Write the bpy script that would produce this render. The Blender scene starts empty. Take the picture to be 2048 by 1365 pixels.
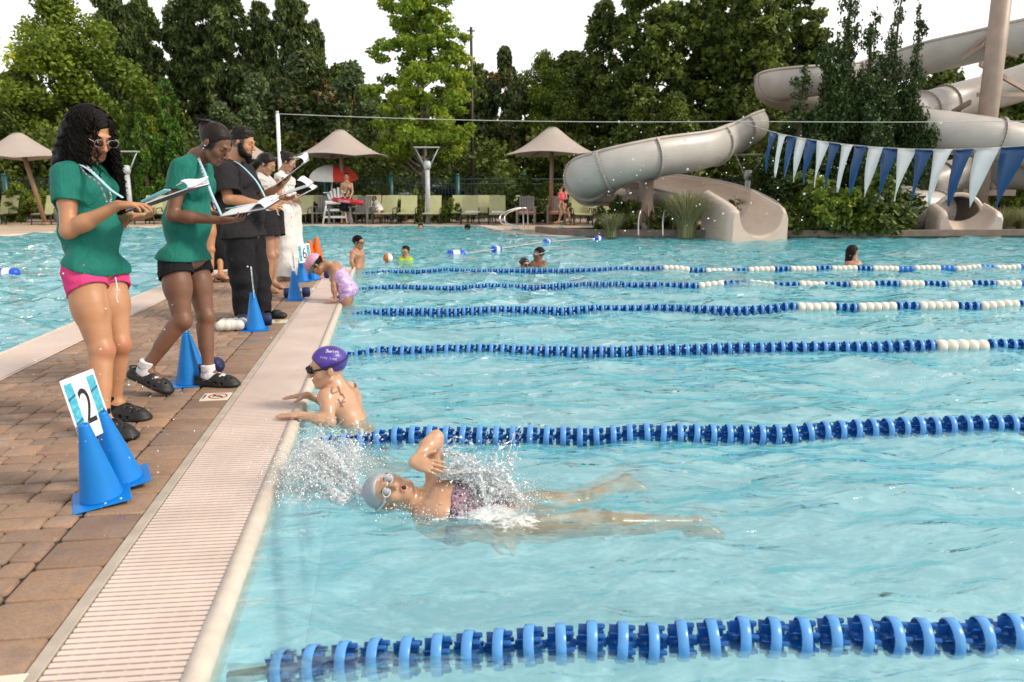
import bpy, math, random
import numpy as np
from math import radians as R, sin, cos, pi
# ---------------------------------------------------------------- camera, sky, sun, exposure
SC = bpy.context.scene
FPX, CX, CY, HOR, CH, VPX = 1500., 1024., 682.5, 383., 1.17, 767.
PITCH = math.atan((CY-HOR)/FPX); YAW = -math.atan((VPX-CX)/(FPX/math.cos(PITCH)))
cam = bpy.data.cameras.new('camera'); camo = bpy.data.objects.new('camera', cam)
SC.collection.objects.link(camo); SC.camera = camo
camo.location = (0, 0, CH); camo.rotation_euler = (pi/2-PITCH, 0, -YAW)
cam.sensor_width = 36; cam.lens = 36*FPX/2048; cam.clip_start = .1; cam.clip_end = 900
cam.dof.use_dof = True; cam.dof.focus_distance = 4.2; cam.dof.aperture_fstop = 4.5
W = bpy.data.worlds.new('World'); SC.world = W; W.use_nodes = True
nt = W.node_tree; nt.nodes.clear()
sky = nt.nodes.new('ShaderNodeTexSky'); sky.sky_type = 'NISHITA'; sky.sun_disc = False
SUN_EL, SUN_AZ = R(40), R(112)       # azimuth clockwise from +Y (towards +X)
sky.sun_elevation = SUN_EL; sky.sun_rotation = SUN_AZ; sky.dust_density = 4; sky.air_density = 1.2
b1 = nt.nodes.new('ShaderNodeBackground'); b1.inputs[1].default_value = .12
nt.links.new(sky.outputs[0], b1.inputs[0])
b2 = nt.nodes.new('ShaderNodeBackground')                      # the bright, even, warm-white cloud sheet
tc = nt.nodes.new('ShaderNodeTexCoord'); nz = nt.nodes.new('ShaderNodeTexNoise'); nz.inputs['Scale'].default_value = 2.2
nz.inputs['Detail'].default_value = 5
nt.links.new(tc.outputs['Generated'], nz.inputs['Vector'])
cr = nt.nodes.new('ShaderNodeValToRGB'); nt.links.new(nz.outputs['Fac'], cr.inputs[0])
cr.color_ramp.elements[0].position = .3; cr.color_ramp.elements[0].color = (.86, .85, .86, 1)
cr.color_ramp.elements[1].position = .7; cr.color_ramp.elements[1].color = (1., .965, .92, 1)
nt.links.new(cr.outputs[0], b2.inputs[0])
sxy = nt.nodes.new('ShaderNodeSeparateXYZ'); nt.links.new(tc.outputs['Generated'], sxy.inputs[0])      # evening: brighter low down than overhead
mr = nt.nodes.new('ShaderNodeMapRange'); nt.links.new(sxy.outputs[2], mr.inputs[0]); mr.inputs[1].default_value = .12; mr.inputs[2].default_value = .75; mr.inputs[3].default_value = 1.7; mr.inputs[4].default_value = .82
nt.links.new(mr.outputs[0], b2.inputs[1])
ms = nt.nodes.new('ShaderNodeMixShader'); ms.inputs[0].default_value = .82
wo = nt.nodes.new('ShaderNodeOutputWorld')
nt.links.new(b1.outputs[0], ms.inputs[1]); nt.links.new(b2.outputs[0], ms.inputs[2]); nt.links.new(ms.outputs[0], wo.inputs[0])
sl = bpy.data.lights.new('sun', 'SUN'); sl.energy = 3.0; sl.angle = R(12); sl.color = (1, .89, .74)
slo = bpy.data.objects.new('sun', sl); SC.collection.objects.link(slo)
slo.rotation_euler = (pi/2-SUN_EL, 0, -SUN_AZ+pi)   # light travels away from azimuth SUN_AZ
slo.location = (20, 10, 30)
SC.view_settings.view_transform = 'Standard'; SC.view_settings.look = 'None'
SC.view_settings.exposure = 0.1; SC.view_settings.gamma = 1
SC.cycles.use_denoising = True
SC.cycles.max_bounces = 8; SC.cycles.transparent_max_bounces = 16; SC.cycles.caustics_refractive = False; SC.cycles.caustics_reflective = False

# ---------------------------------------------------------------- ground-point helpers
_cp, _sp = cos(PITCH), sin(PITCH)
FW = np.array((sin(YAW)*_cp, cos(YAW)*_cp, -_sp)); RT = np.array((cos(YAW), -sin(YAW), 0.)); UP = np.array((sin(YAW)*_sp, cos(YAW)*_sp, _cp))
def at(px, py, zc):
    return FW*zc + RT*((px-CX)/FPX*zc) - UP*((py-CY)/FPX*zc) + np.array((0, 0, CH))
def G(px, py, z=0.):
    d = FW + RT*((px-CX)/FPX) - UP*((py-CY)/FPX)
    return d*((z-CH)/d[2]) + np.array((0, 0, CH))
def V(*a): return np.array(a, float)
def unit(v): v = np.asarray(v, float); return v/(np.linalg.norm(v)+1e-12)

# ---------------------------------------------------------------- objects
COL = SC.collection
def link(name, data, parent=None):
    o = bpy.data.objects.new(name, data); COL.objects.link(o)
    if parent is not None:
        o.parent = parent
        o.matrix_parent_inverse.identity()
    return o
def tag(o, label=None, cat=None, group=None, kind=None):
    if label: o['label'] = label
    if cat: o['category'] = cat
    if group: o['group'] = group
    if kind: o['kind'] = kind
    return o
def empty(name, loc=(0, 0, 0), rz=0., label=None, cat=None, group=None, kind=None):
    o = link(name, None); o.location = loc; o.rotation_euler = (0, 0, rz); o.empty_display_size = .1
    return tag(o, label, cat, group, kind)
def copy_tree(o, parent=None):
    c = o.copy(); COL.objects.link(c)
    if parent is not None: c.parent = parent
    for ch in list(o.children): copy_tree(ch, c)
    return c
def local(parent, v):
    """world points -> coordinates of a (rotated about z, moved) parent"""
    if parent is None: return v
    if parent.parent is not None: v = local(parent.parent, v)
    t = V(*parent.location); a = -parent.rotation_euler[2]; v = np.asarray(v, float)-t
    if a:
        c, s = cos(a), sin(a); v = np.stack((v[..., 0]*c-v[..., 1]*s, v[..., 0]*s+v[..., 1]*c, v[..., 2]), -1)
    return v
def mesh(name, v, faces, mat=None, parent=None, smooth=False, attrs=None, mats=None, mi=None, world=False):
    """faces: (n,k) int array or list of lists; attrs {name: per-vertex float array}"""
    me = bpy.data.meshes.new(name); v = np.asarray(v, dtype=np.float64).reshape(-1, 3)
    if world and parent is not None: v = local(parent, v)
    me.vertices.add(len(v)); me.vertices.foreach_set('co', v.astype(np.float32).ravel())
    if isinstance(faces, np.ndarray):
        n, k = faces.shape; me.loops.add(n*k); me.polygons.add(n)
        me.loops.foreach_set('vertex_index', faces.astype(np.int32).ravel())
        me.polygons.foreach_set('loop_start', np.arange(0, n*k, k, dtype=np.int32))
    else:
        n = len(faces); fl = [i for f_ in faces for i in f_]; st = np.cumsum([0]+[len(f_) for f_ in faces])[:-1]
        me.loops.add(len(fl)); me.polygons.add(n)
        me.loops.foreach_set('vertex_index', np.array(fl, np.int32)); me.polygons.foreach_set('loop_start', st.astype(np.int32))
    if smooth is not False: me.polygons.foreach_set('use_smooth', np.ones(n, bool) if smooth is True else np.asarray(smooth, bool))
    else: me.polygons.foreach_set('use_smooth', np.zeros(n, bool))
    for m_ in (mats or ([mat] if mat else [])): me.materials.append(m_)
    if mi is not None: me.polygons.foreach_set('material_index', np.asarray(mi, np.int32))
    for k_, a in (attrs or {}).items():
        at_ = me.attributes.new(k_, 'FLOAT', 'POINT'); at_.data.foreach_set('value', np.asarray(a, np.float32))
    me.update(calc_edges=True); me.validate()
    return link(name, me, parent)
class MB:
    """collects pieces, builds ONE mesh"""
    def __init__(s): s.v = []; s.f = []; s.n = 0; s.sm = []; s.a = []; s.mi = []
    def add(s, v, f, smooth=False, a=0., mi=0):
        v = np.asarray(v, float).reshape(-1, 3); s.v.append(v); s.f += [[i+s.n for i in q] for q in f]
        s.sm += [smooth]*len(f); s.a.append(np.full(len(v), a)); s.mi += [mi]*len(f); s.n += len(v); return s
    def box(s, lo, hi, a=0., ax=None, o=None, mi=0):
        """axis box, or with ax (3 unit rows) and o an oriented one"""
        x0, y0, z0 = lo; x1, y1, z1 = hi
        v = np.array([(x0, y0, z0), (x1, y0, z0), (x1, y1, z0), (x0, y1, z0), (x0, y0, z1), (x1, y0, z1), (x1, y1, z1), (x0, y1, z1)], float)
        if ax is not None: v = v@np.array(ax)+np.asarray(o)
        return s.add(v, [(0, 3, 2, 1), (4, 5, 6, 7), (0, 1, 5, 4), (1, 2, 6, 5), (2, 3, 7, 6), (3, 0, 4, 7)], False, a, mi)
    def bbox(s, lo, hi, b=.01, a=0., ax=None, o=None, mi=0):
        """box with chamfered vertical+horizontal edges (rounded look)"""
        lo = np.array(lo, float); hi = np.array(hi, float); c = (lo+hi)/2; h = (hi-lo)/2; b = min(b, *(h*.49)); vs = []; 
        for sx in (-1, 1):
            for sy in (-1, 1):
                for sz in (-1, 1):
                    S = V(sx, sy, sz)
                    for k in range(3):
                        w = h-b; w[k] = h[k]; vs.append(c+S*w)
        def id_(sx, sy, sz, k): return (((sx > 0)*2+(sy > 0))*2+(sz > 0))*3+k
        F = []
        for k in range(3):
            i, j = (k+1) % 3, (k+2) % 3
            for sk in (-1, 1):
                q = []
                for (a1, b1_) in ((-1, -1), (1, -1), (1, 1), (-1, 1)):
                    S = [0, 0, 0]; S[k] = sk; S[i] = a1; S[j] = b1_; q.append(id_(*S, k))
                F.append(q if sk > 0 else q[::-1])
            for a1 in (-1, 1):
                for b1_ in (-1, 1):
                    S0 = [0, 0, 0]; S0[i] = a1; S0[j] = b1_; S1 = list(S0); S0[k] = -1; S1[k] = 1
                    q = [id_(*S0, i), id_(*S1, i), id_(*S1, j), id_(*S0, j)]
                    F.append(q if a1*b1_ < 0 else q[::-1])
        for sx in (-1, 1):
            for sy in (-1, 1):
                for sz in (-1, 1):
                    q = [id_(sx, sy, sz, 0), id_(sx, sy, sz, 1), id_(sx, sy, sz, 2)]
                    F.append(q if sx*sy*sz > 0 else q[::-1])
        v = np.array(vs)
        if ax is not None: v = v@np.array(ax)+np.asarray(o)
        return s.add(v, F, False, a, mi)
    def tube(s, pts, r, n=10, cap=True, a=0., closed=False, flat=None, mi=0):
        v, f = tube(pts, r, n, cap, closed, flat); return s.add(v, f, True, a, mi)
    def lathe(s, prof, c=(0, 0, 0), n=24, axis=None, a=0., mi=0):
        v, f = lathe(prof, c, n, axis); return s.add(v, f, True, a, mi)
    def ball(s, c, r, n=10, a=0., mi=0):
        r = np.ones(3)*r; pr = [(sin(t), -cos(t)) for t in np.linspace(0.001, pi-.001, n)]
        v, f = lathe(pr, (0, 0, 0), max(8, n+4)); return s.add(v*r+np.asarray(c), f, True, a, mi)
    def build(s, name, mat=None, parent=None, world=False, mats=None, tint=True):
        return mesh(name, np.concatenate(s.v), s.f, mat, parent, s.sm, {'tint': np.concatenate(s.a)} if tint else None, mats, s.mi if mats else None, world)
def tube(pts, r, n=10, cap=True, closed=False, flat=None):
    P = np.asarray(pts, float); m = len(P); r = np.ones(m)*r
    T = np.gradient(P, axis=0) if not closed else np.roll(P, -1, 0)-np.roll(P, 1, 0)
    T /= np.linalg.norm(T, axis=1)[:, None]+1e-12
    N = np.cross(T[0], V(0, 0, 1)); 
    if np.linalg.norm(N) < .05: N = np.cross(T[0], V(0, 1, 0))
    N = unit(N); ths = np.arange(n)*2*pi/n; vs = []
    for i in range(m):
        N = unit(N-T[i]*np.dot(N, T[i])); B = np.cross(T[i], N); fl = flat or 1.
        vs.append(P[i]+r[i]*(np.cos(ths)[:, None]*N+fl*np.sin(ths)[:, None]*B))
    v = np.concatenate(vs); f = []
    for i in range(m if closed else m-1):
        a, b = i*n, ((i+1) % m)*n
        f += [(a+k, a+(k+1) % n, b+(k+1) % n, b+k) for k in range(n)]
    if cap and not closed: f.append(tuple(range(n))[::-1]); f.append(tuple((m-1)*n+k for k in range(n)))
    return v, f
def lathe(prof, c=(0, 0, 0), n=24, axis=None):
    prof = np.asarray(prof, float); m = len(prof); th = np.arange(n)*2*pi/n
    v = np.concatenate([np.stack((p[0]*np.cos(th), p[0]*np.sin(th), np.full(n, p[1])), 1) for p in prof])
    if axis is not None:
        z = unit(axis); x = unit(np.cross(z, V(.3, .9, .2))); y = np.cross(z, x); v = v@np.stack((x, y, z))
    f = [(i*n+k, i*n+(k+1) % n, (i+1)*n+(k+1) % n, (i+1)*n+k) for i in range(m-1) for k in range(n)]
    if prof[0][0] > 1e-4: f.append(tuple(range(n))[::-1])
    if prof[-1][0] > 1e-4: f.append(tuple((m-1)*n+k for k in range(n)))
    return v+np.asarray(c), f
def spline(pts, n=8):
    P = np.asarray(pts, float); P = np.vstack((2*P[0]-P[1], P, 2*P[-1]-P[-2])); out = []
    for i in range(1, len(P)-2):
        for t in np.linspace(0, 1, n, endpoint=False):
            a, b, c, d = P[i-1:i+3]
            out.append(.5*(2*b+(c-a)*t+(2*a-5*b+4*c-d)*t*t+(3*b-a-3*c+d)*t**3))
    out.append(P[-2]); return np.array(out)

# ---------------------------------------------------------------- materials
def lin(c):
    if isinstance(c, str): c = tuple(int(c[i:i+2], 16)/255 for i in (0, 2, 4)); c = tuple(x/12.92 if x <= .04045 else ((x+.055)/1.055)**2.4 for x in c)
    return tuple(c)[:3]+(1,)
class N:
    def __init__(s, name):
        s.m = bpy.data.materials.new(name); s.m.use_nodes = True; s.t = s.m.node_tree; s.b = s.t.nodes['Principled BSDF']; s.out = s.t.nodes['Material Output']
    def n(s, ty, **kw):
        nd = s.t.nodes.new('ShaderNode'+ty)
        for k, v in kw.items():
            if k in nd.inputs.keys(): nd.inputs[k].default_value = v
            else: setattr(nd, k, v)
        return nd
    def l(s, a, b): s.t.links.new(a, b); return s
    def coord(s, kind='Object', scale=(1, 1, 1), rot=(0, 0, 0)):
        c = s.n('TexCoord'); m = s.n('Mapping'); m.inputs['Scale'].default_value = scale; m.inputs['Rotation'].default_value = rot
        s.l(c.outputs[kind], m.inputs[0]); return m.outputs[0]
    def noise(s, scale=5, detail=4, rough=.55, vec=None, dist=0.):
        k = s.n('TexNoise'); k.inputs['Scale'].default_value = scale; k.inputs['Detail'].default_value = detail
        k.inputs['Roughness'].default_value = rough; k.inputs['Distortion'].default_value = dist
        s.l(vec if vec is not None else s.coord(), k.inputs['Vector']); return k.outputs['Fac']
    def ramp(s, fac, stops):
        r = s.n('ValToRGB'); e = r.color_ramp.elements
        while len(e) < len(stops): e.new(.5)
        for i, (p, c) in enumerate(stops): e[i].position = p; e[i].color = lin(c) if not isinstance(c, (int, float)) else (c, c, c, 1)
        s.l(fac, r.inputs[0]); return r.outputs[0]
    def mix(s, fac, a, b, mode='MIX'):
        k = s.n('Mix', data_type='RGBA', blend_type=mode)
        for i, x in ((0, fac), (6, a), (7, b)):
            if hasattr(x, 'links'): s.l(x, k.inputs[i])
            elif i == 0: k.inputs[0].default_value = x
            else: k.inputs[i].default_value = lin(x) if not isinstance(x, float) else (x, x, x, 1)
        return k.outputs[2]
    def math(s, op, a, b=0., c=None):
        k = s.n('Math', operation=op)
        for i, x in enumerate((a, b, c)):
            if x is None: continue
            if hasattr(x, 'links'): s.l(x, k.inputs[i])
            else: k.inputs[i].default_value = x
        return k.outputs[0]
    def attr(s, name): return s.n('Attribute', attribute_name=name).outputs['Fac']
    def bump(s, h, strength=.3, dist=.01):
        k = s.n('Bump'); k.inputs['Strength'].default_value = strength; k.inputs['Distance'].default_value = dist
        s.l(h, k.inputs['Height']); s.l(k.outputs[0], s.b.inputs['Normal']); return k.outputs[0]
    def col(s, c):
        if hasattr(c, 'links'): s.l(c, s.b.inputs['Base Color'])
        else: s.b.inputs['Base Color'].default_value = lin(c)
        return s
    def set(s, **kw):
        for k, v in kw.items():
            k = k.replace('_', ' ')
            if hasattr(v, 'links'): s.l(v, s.b.inputs[k])
            else: s.b.inputs[k].default_value = v
        return s
def simple(name, c, rough=.6, var=.15, scale=8, bump=0., bscale=60, metal=0., spec=.5, dark=None, **kw):
    m = N(name); f = m.noise(scale, 5)
    c = lin(c); d = tuple(x*(1-var*1.3) for x in c[:3]) if dark is None else lin(dark)
    m.col(m.ramp(f, ((.3, d), (.7, tuple(min(1, x*(1+var*.5)) for x in c[:3]))))).set(Roughness=rough, Metallic=metal)
    m.b.inputs['Specular IOR Level'].default_value = spec
    if bump: m.bump(m.noise(bscale, 3), bump, .004)
    m.set(**kw); return m.m
M = {}
# ================================================================ the setting: deck, gutter, pool, water, far deck
XE, XS, XL, XLO = -.47, -.88, -2.44, -2.80    # pool edge, grate's inner edge, left edge of pavers, left water edge
YT = 11.7                                      # far tip of the dividing deck
WZ = -.03                                      # water level
def pavers_mat():
    m = N('paver_brick'); t = m.attr('tint')
    c = m.ramp(t, ((0, '8a6f5b'), (.3, '9b7c65'), (.55, 'a8876d'), (.8, '8c7768'), (1, 'b28f72')))
    n1 = m.noise(90, 6, .7); n2 = m.noise(9, 5, .6); n3 = m.noise(2.3, 4, .6); n4 = m.noise(420, 2)
    c = m.mix(m.ramp(n1, ((.35, .0), (.75, .5))), c, '4b3d33')
    c = m.mix(m.ramp(n4, ((.62, .0), (.75, .55))), c, 'd8c2a8')
    c = m.mix(m.ramp(n2, ((.5, .0), (.72, .6))), c, '6f6058')
    c = m.mix(m.ramp(n3, ((.55, .0), (.75, .35))), c, 'b8aaa0')
    wet = m.ramp(m.noise(5.5, 5, .65), ((.5, .75), (.64, .20)))
    m.col(c).set(Roughness=wet); m.bump(m.noise(160, 6, .7), .6, .004); return m.m
M['paver'] = pavers_mat()
M['joint'] = simple('joint_sand', '473a30', .95, .4, 30)
M['lip'] = simple('gutter_lip', 'd2c6b8', .45, .12, 14, .15, 90)
M['grate'] = simple('grate_plastic', 'dcc9be', .38, .12, 3, .1, 200)
M['gap'] = simple('gutter_trough', '7c6a5e', .9, .3)
M['strip'] = simple('edge_strip', 'b3a89a', .6, .15, 12, .3, 150)
random.seed(4)
mb = MB()
def brick(x0, x1, y0, y1, t):
    g, b, c = .0035, .007, .012
    x0 += g; x1 -= g; y0 += g; y1 -= g
    dz = random.uniform(-.002, .0015); tx, ty = random.uniform(-.006, .006), random.uniform(-.006, .006)
    def ring(i, z):
        X0, X1, Y0, Y1 = x0+i, x1-i, y0+i, y1-i; k = c
        return [(x, y, z+dz+(x-x0)*tx+(y-y0)*ty) for x, y in ((X0+k, Y0), (X1-k, Y0), (X1, Y0+k), (X1, Y1-k), (X1-k, Y1), (X0+k, Y1), (X0, Y1-k), (X0, Y0+k))]
    v = ring(b, 0)+ring(b*.25, -.003)+ring(0, -.016)
    f = [tuple(range(8))]+[(i, i+8, (i+1) % 8+8, (i+1) % 8) for i in range(8)]+[(i+8, i+16, (i+1) % 8+16, (i+1) % 8+8) for i in range(8)]
    mb.add(v, f, True, t)
y = .2
while y < YT:                                    # border course beside the gutter
    brick(XS-.255, XS-.035, y, min(y+.2, YT), random.random()); y += .2
y = .2; row = 0
while y < YT:
    d = .105+(.045 if row % 3 == 1 else 0); x = XL+.02; 
    x2 = XS-.26
    while x < x2-.01:
        w = random.choice((.10, .15, .15, .205, .205)); nx = x+w
        if x2-nx < .09: nx = x2
        if x < -1.9 < nx+.08: nx = -1.9 if -1.9-x > .08 else nx
        brick(x, nx, y, min(y+d, YT), random.random()); x = nx
    y += d; row += 1
tag(mb.build('deck_pavers', M['paver']), kind='structure')
mb = MB(); mb.box((XLO-.0, -2., -1.6), (XS+.02, YT+.38, -.0125)); tag(mb.build('deck_base', M['joint']), kind='structure')
# grate with slanted slots, its seat, the edge strip and the rounded lip
mb = MB(); sk = -.062
yy = .2
while yy < YT+.2:
    for (a, b) in ((XS+.012, XE-.055),):
        v = []
        for z in (.0, -.012):
            for (x, y_) in ((a, yy), (b, yy+(b-a)*sk*-1*-1), (b, yy+(b-a)*sk+.0188), (a, yy+.0188)):
                v.append((x, y_, z))
        # small chamfer: top ring slightly narrower
        mb.add(v, [(0, 1, 2, 3), (0, 4, 5, 1), (1, 5, 6, 2), (2, 6, 7, 3), (3, 7, 4, 0)], False, random.random())
    yy += .0262
for k in range(7):
    x = XS+.05+k*.052; mb.box((x-.004, .1, -.014), (x+.004, YT+.2, -.004), .5)
tag(mb.build('gutter_grate', M['grate']), 'long cream plastic gutter grate with narrow slots between pavers and swimming lanes', 'gutter grate')
mb = MB(); mb.box((XS+.005, -2, -.12), (XE-.05, YT+.2, -.055)); tag(mb.build('gutter_floor', M['gap']), kind='structure')
mb = MB(); 
for i in range(9): mb.bbox((XS-.032, .1+i*1.35, -.03), (XS+.006, .1+(i+1)*1.35-.003, .003), .002, random.random())
tag(mb.build('edge_strip', M['strip']), kind='structure')
def lip(path, w, name, up=.004, depth=.17):
    """rounded coping of width w, right-hand side of path is the water"""
    P = np.asarray(path, float); T = np.gradient(P, axis=0); T /= np.linalg.norm(T, axis=1)[:, None]; Nn = np.stack((T[:, 1], -T[:, 0]), 1)
    prof = [(-w, -.1), (-w, up), (-.03, up), (-.014, up-.003), (-.004, up-.012), (0, up-.03), (.0, -.10), (-.03, -.14), (-.03, -depth)]
    v = [(p[0]+n[0]*a, p[1]+n[1]*a, z) for p, n in zip(P, Nn) for a, z in prof]; k = len(prof)
    f = [(i*k+j, i*k+j+1, (i+1)*k+j+1, (i+1)*k+j) for i in range(len(P)-1) for j in range(k-1)]
    return tag(mesh(name, v, [q[::-1] for q in f], M['lip'], smooth=True), kind='structure')
lip([(XE, y_) for y_ in np.linspace(-2, YT+.25, 60)], .056, 'pool_edge')
lip([(x, YT+.36) for x in np.linspace(XE-.0, XLO+.0, 20)][::-1][::-1], .34, 'pool_edge')
# left coping: fine square-grid plastic grate
def gridmat():
    m = N('coping_grid'); co = m.coord(scale=(1, 1, 1)); sx = m.n('SeparateXYZ'); m.l(co, sx.inputs[0])
    gx = m.math('PINGPONG', m.math('MULTIPLY', sx.outputs[0], 38.), .5); gy = m.math('PINGPONG', m.math('MULTIPLY', sx.outputs[1], 38.), .5)
    g = m.math('MINIMUM', gx, gy); k = m.ramp(g, ((.06, 0.), (.12, 1.)))
    m.col(m.mix(k, 'b49a8c', m.ramp(m.noise(3), ((.3, 'dcc6ba'), (.7, 'e6d6cc'))))).set(Roughness=.4); m.bump(k, .5, .004); return m.m
M['coping'] = gridmat()
mb = MB(); mb.bbox((XLO-.0, -2, -.2), (XL+.0, YT+.30, .002), .01); tag(mb.build('coping', M['coping']), kind='structure')
lip([(XLO-.05, y_) for y_ in np.linspace(YT+.36, -2, 60)], .052, 'pool_edge')

# far deck, one sheet to the horizon with the pool cut out of its near side
FE = [(-60, 8), (-22, 15.5), (-12.5, 20.6), (-10.2, 23.4), (-9.3, 25.6), (-8.2, 27.2), (-6.2, 27.8), (-3, 27.7), (3.2, 26.6), (3.45, 22.6), (3.95, 19.9), (8, 19.2), (17.2, 18.0), (30, 15.5), (60, 10)]
FEs = spline([(a, b, 0) for a, b in FE[:8]], 6)[:, :2].tolist()+[list(q) for q in FE[8:]]
n = len(FEs); v = [(a, b, 0) for a, b in FEs]+[(a*8, 420, 0) for a, b in FEs]
def decksolid():
    m = N('deck_concrete'); c = m.ramp(m.noise(.6, 6), ((.3, 'b29c86'), (.7, 'c8b49c')))
    c = m.mix(m.ramp(m.noise(25, 5), ((.4, 0.), (.8, .4))), c, '93806c')
    m.col(c).set(Roughness=.7); m.bump(m.noise(120, 4), .3, .003); return m.m
M['deck'] = decksolid()
tag(mesh('ground', v, [(i, i+1, n+i+1, n+i) for i in range(n-1)], M['deck']), kind='structure')
fe2 = []
for i in range(n-1):
    for t in np.linspace(0, 1, 6, endpoint=False): fe2.append((FEs[i][0]*(1-t)+FEs[i+1][0]*t, FEs[i][1]*(1-t)+FEs[i+1][1]*t))
M['lip2'] = simple('far_coping', 'd8c4b6', .5, .1, 2)
o = lip(fe2, .42, 'far_pool_edge', .006, 2.); o.data.materials.clear(); o.data.materials.append(M['lip2'])
# pool shell
def shellmat():
    m = N('pool_plaster'); c = m.ramp(m.noise(1.6, 6, .6), ((.3, (.37, .61, .71)), (.7, (.53, .74, .81)))); m.col(c).set(Roughness=.8); return m.m
M['shell'] = shellmat()
tag(mesh('pool_floor', [(-70, -8, -1.25), (70, -8, -1.25), (70, 60, -1.25), (-70, 60, -1.25)], [(0, 1, 2, 3)], M['shell']), kind='structure')
mb = MB(); mb.box((XS, -2, -1.24), (XE-.028, YT+.3, -.13)); tag(mb.build('pool_wall', M['shell']), kind='structure')
# water: one wavy sheet
def waves(X, Y):
    rs = np.random.RandomState(7); Z = np.zeros_like(X); wx = np.sin(X*.9+Y*.35)*.35+np.sin(Y*1.3-X*.5)*.3; wy = np.sin(Y*.8-X*.6)*.4+np.cos(X*1.7)*.2
    for i in range(64):
        lam = .13*(1.1**rs.uniform(0, 25)); k = 2*pi/lam; a = rs.normal(pi/2, .6) if rs.rand() < .75 else rs.uniform(0, 2*pi)
        am = lam*.0062*rs.uniform(.4, 1.3)*(1.2 if lam > .3 else 1.15)
        ph = rs.uniform(0, 6.28); Z += am*(1-2*np.abs(np.sin(.5*(k*(cos(a)*(X+.5*wx)+sin(a)*(Y+.5*wy))+ph)))**.9+.25)*.9
    return Z
def foam_at(X, Y):
    """churned white water round the swimmer and the splash"""
    f = np.zeros_like(X)
    for px, py, rx, ry, s in ((640, 930, .20, .22, .85), (600, 985, .15, .16, .6), (690, 990, .16, .13, .55), (590, 1060, .18, .14, .35), (655, 880, .15, .16, .5), (985, 1020, .16, .12, .9), (1030, 1040, .14, .08, .7), (950, 960, .12, .10, .5), (850, 1010, .3, .10, .3), (1300, 1050, .3, .06, .16), (1650, 950, .25, .2, .3), (1250, 940, .35, .25, .22), (740, 1180, .3, .2, .22), (1000, 1175, .35, .15, .24), (1480, 1230, .3, .1, .18), (600, 1120, .2, .3, .20)):
        cx, cy, _ = G(px, py, WZ)
        f = np.maximum(f, s*np.exp(-((X-cx)/rx)**2-((Y-cy)/ry)**2))
    return f
def axis(a, b, c, d0, g):
    """spacing d0 near c growing by g with distance"""
    out = [c]; x = c
    while x < b: x += d0+g*abs(x-c); out.append(x)
    x = c; lo = []
    while x > a: x -= d0+g*abs(x-c); lo.append(x)
    return np.array(lo[::-1]+out)
ax_ = axis(-45, 60, .4, .016, .0085); ay_ = axis(-2, 45, 2.2, .014, .0075)
X, Y = np.meshgrid(ax_, ay_, indexing='ij'); amp = 1.+.10*np.clip(Y-3.2, 0, 4.5)
Z = waves(X, Y)*amp; rs = np.random.RandomState(3); F = foam_at(X, Y)
ch = sum(np.sin(X*k*cos(a)+Y*k*sin(a)+p_)/k for k, a, p_ in zip(rs.uniform(30, 140, 30), rs.uniform(0, 6.28, 30), rs.uniform(0, 6.28, 30)))
Z = Z+F*ch*.085+WZ
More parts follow.
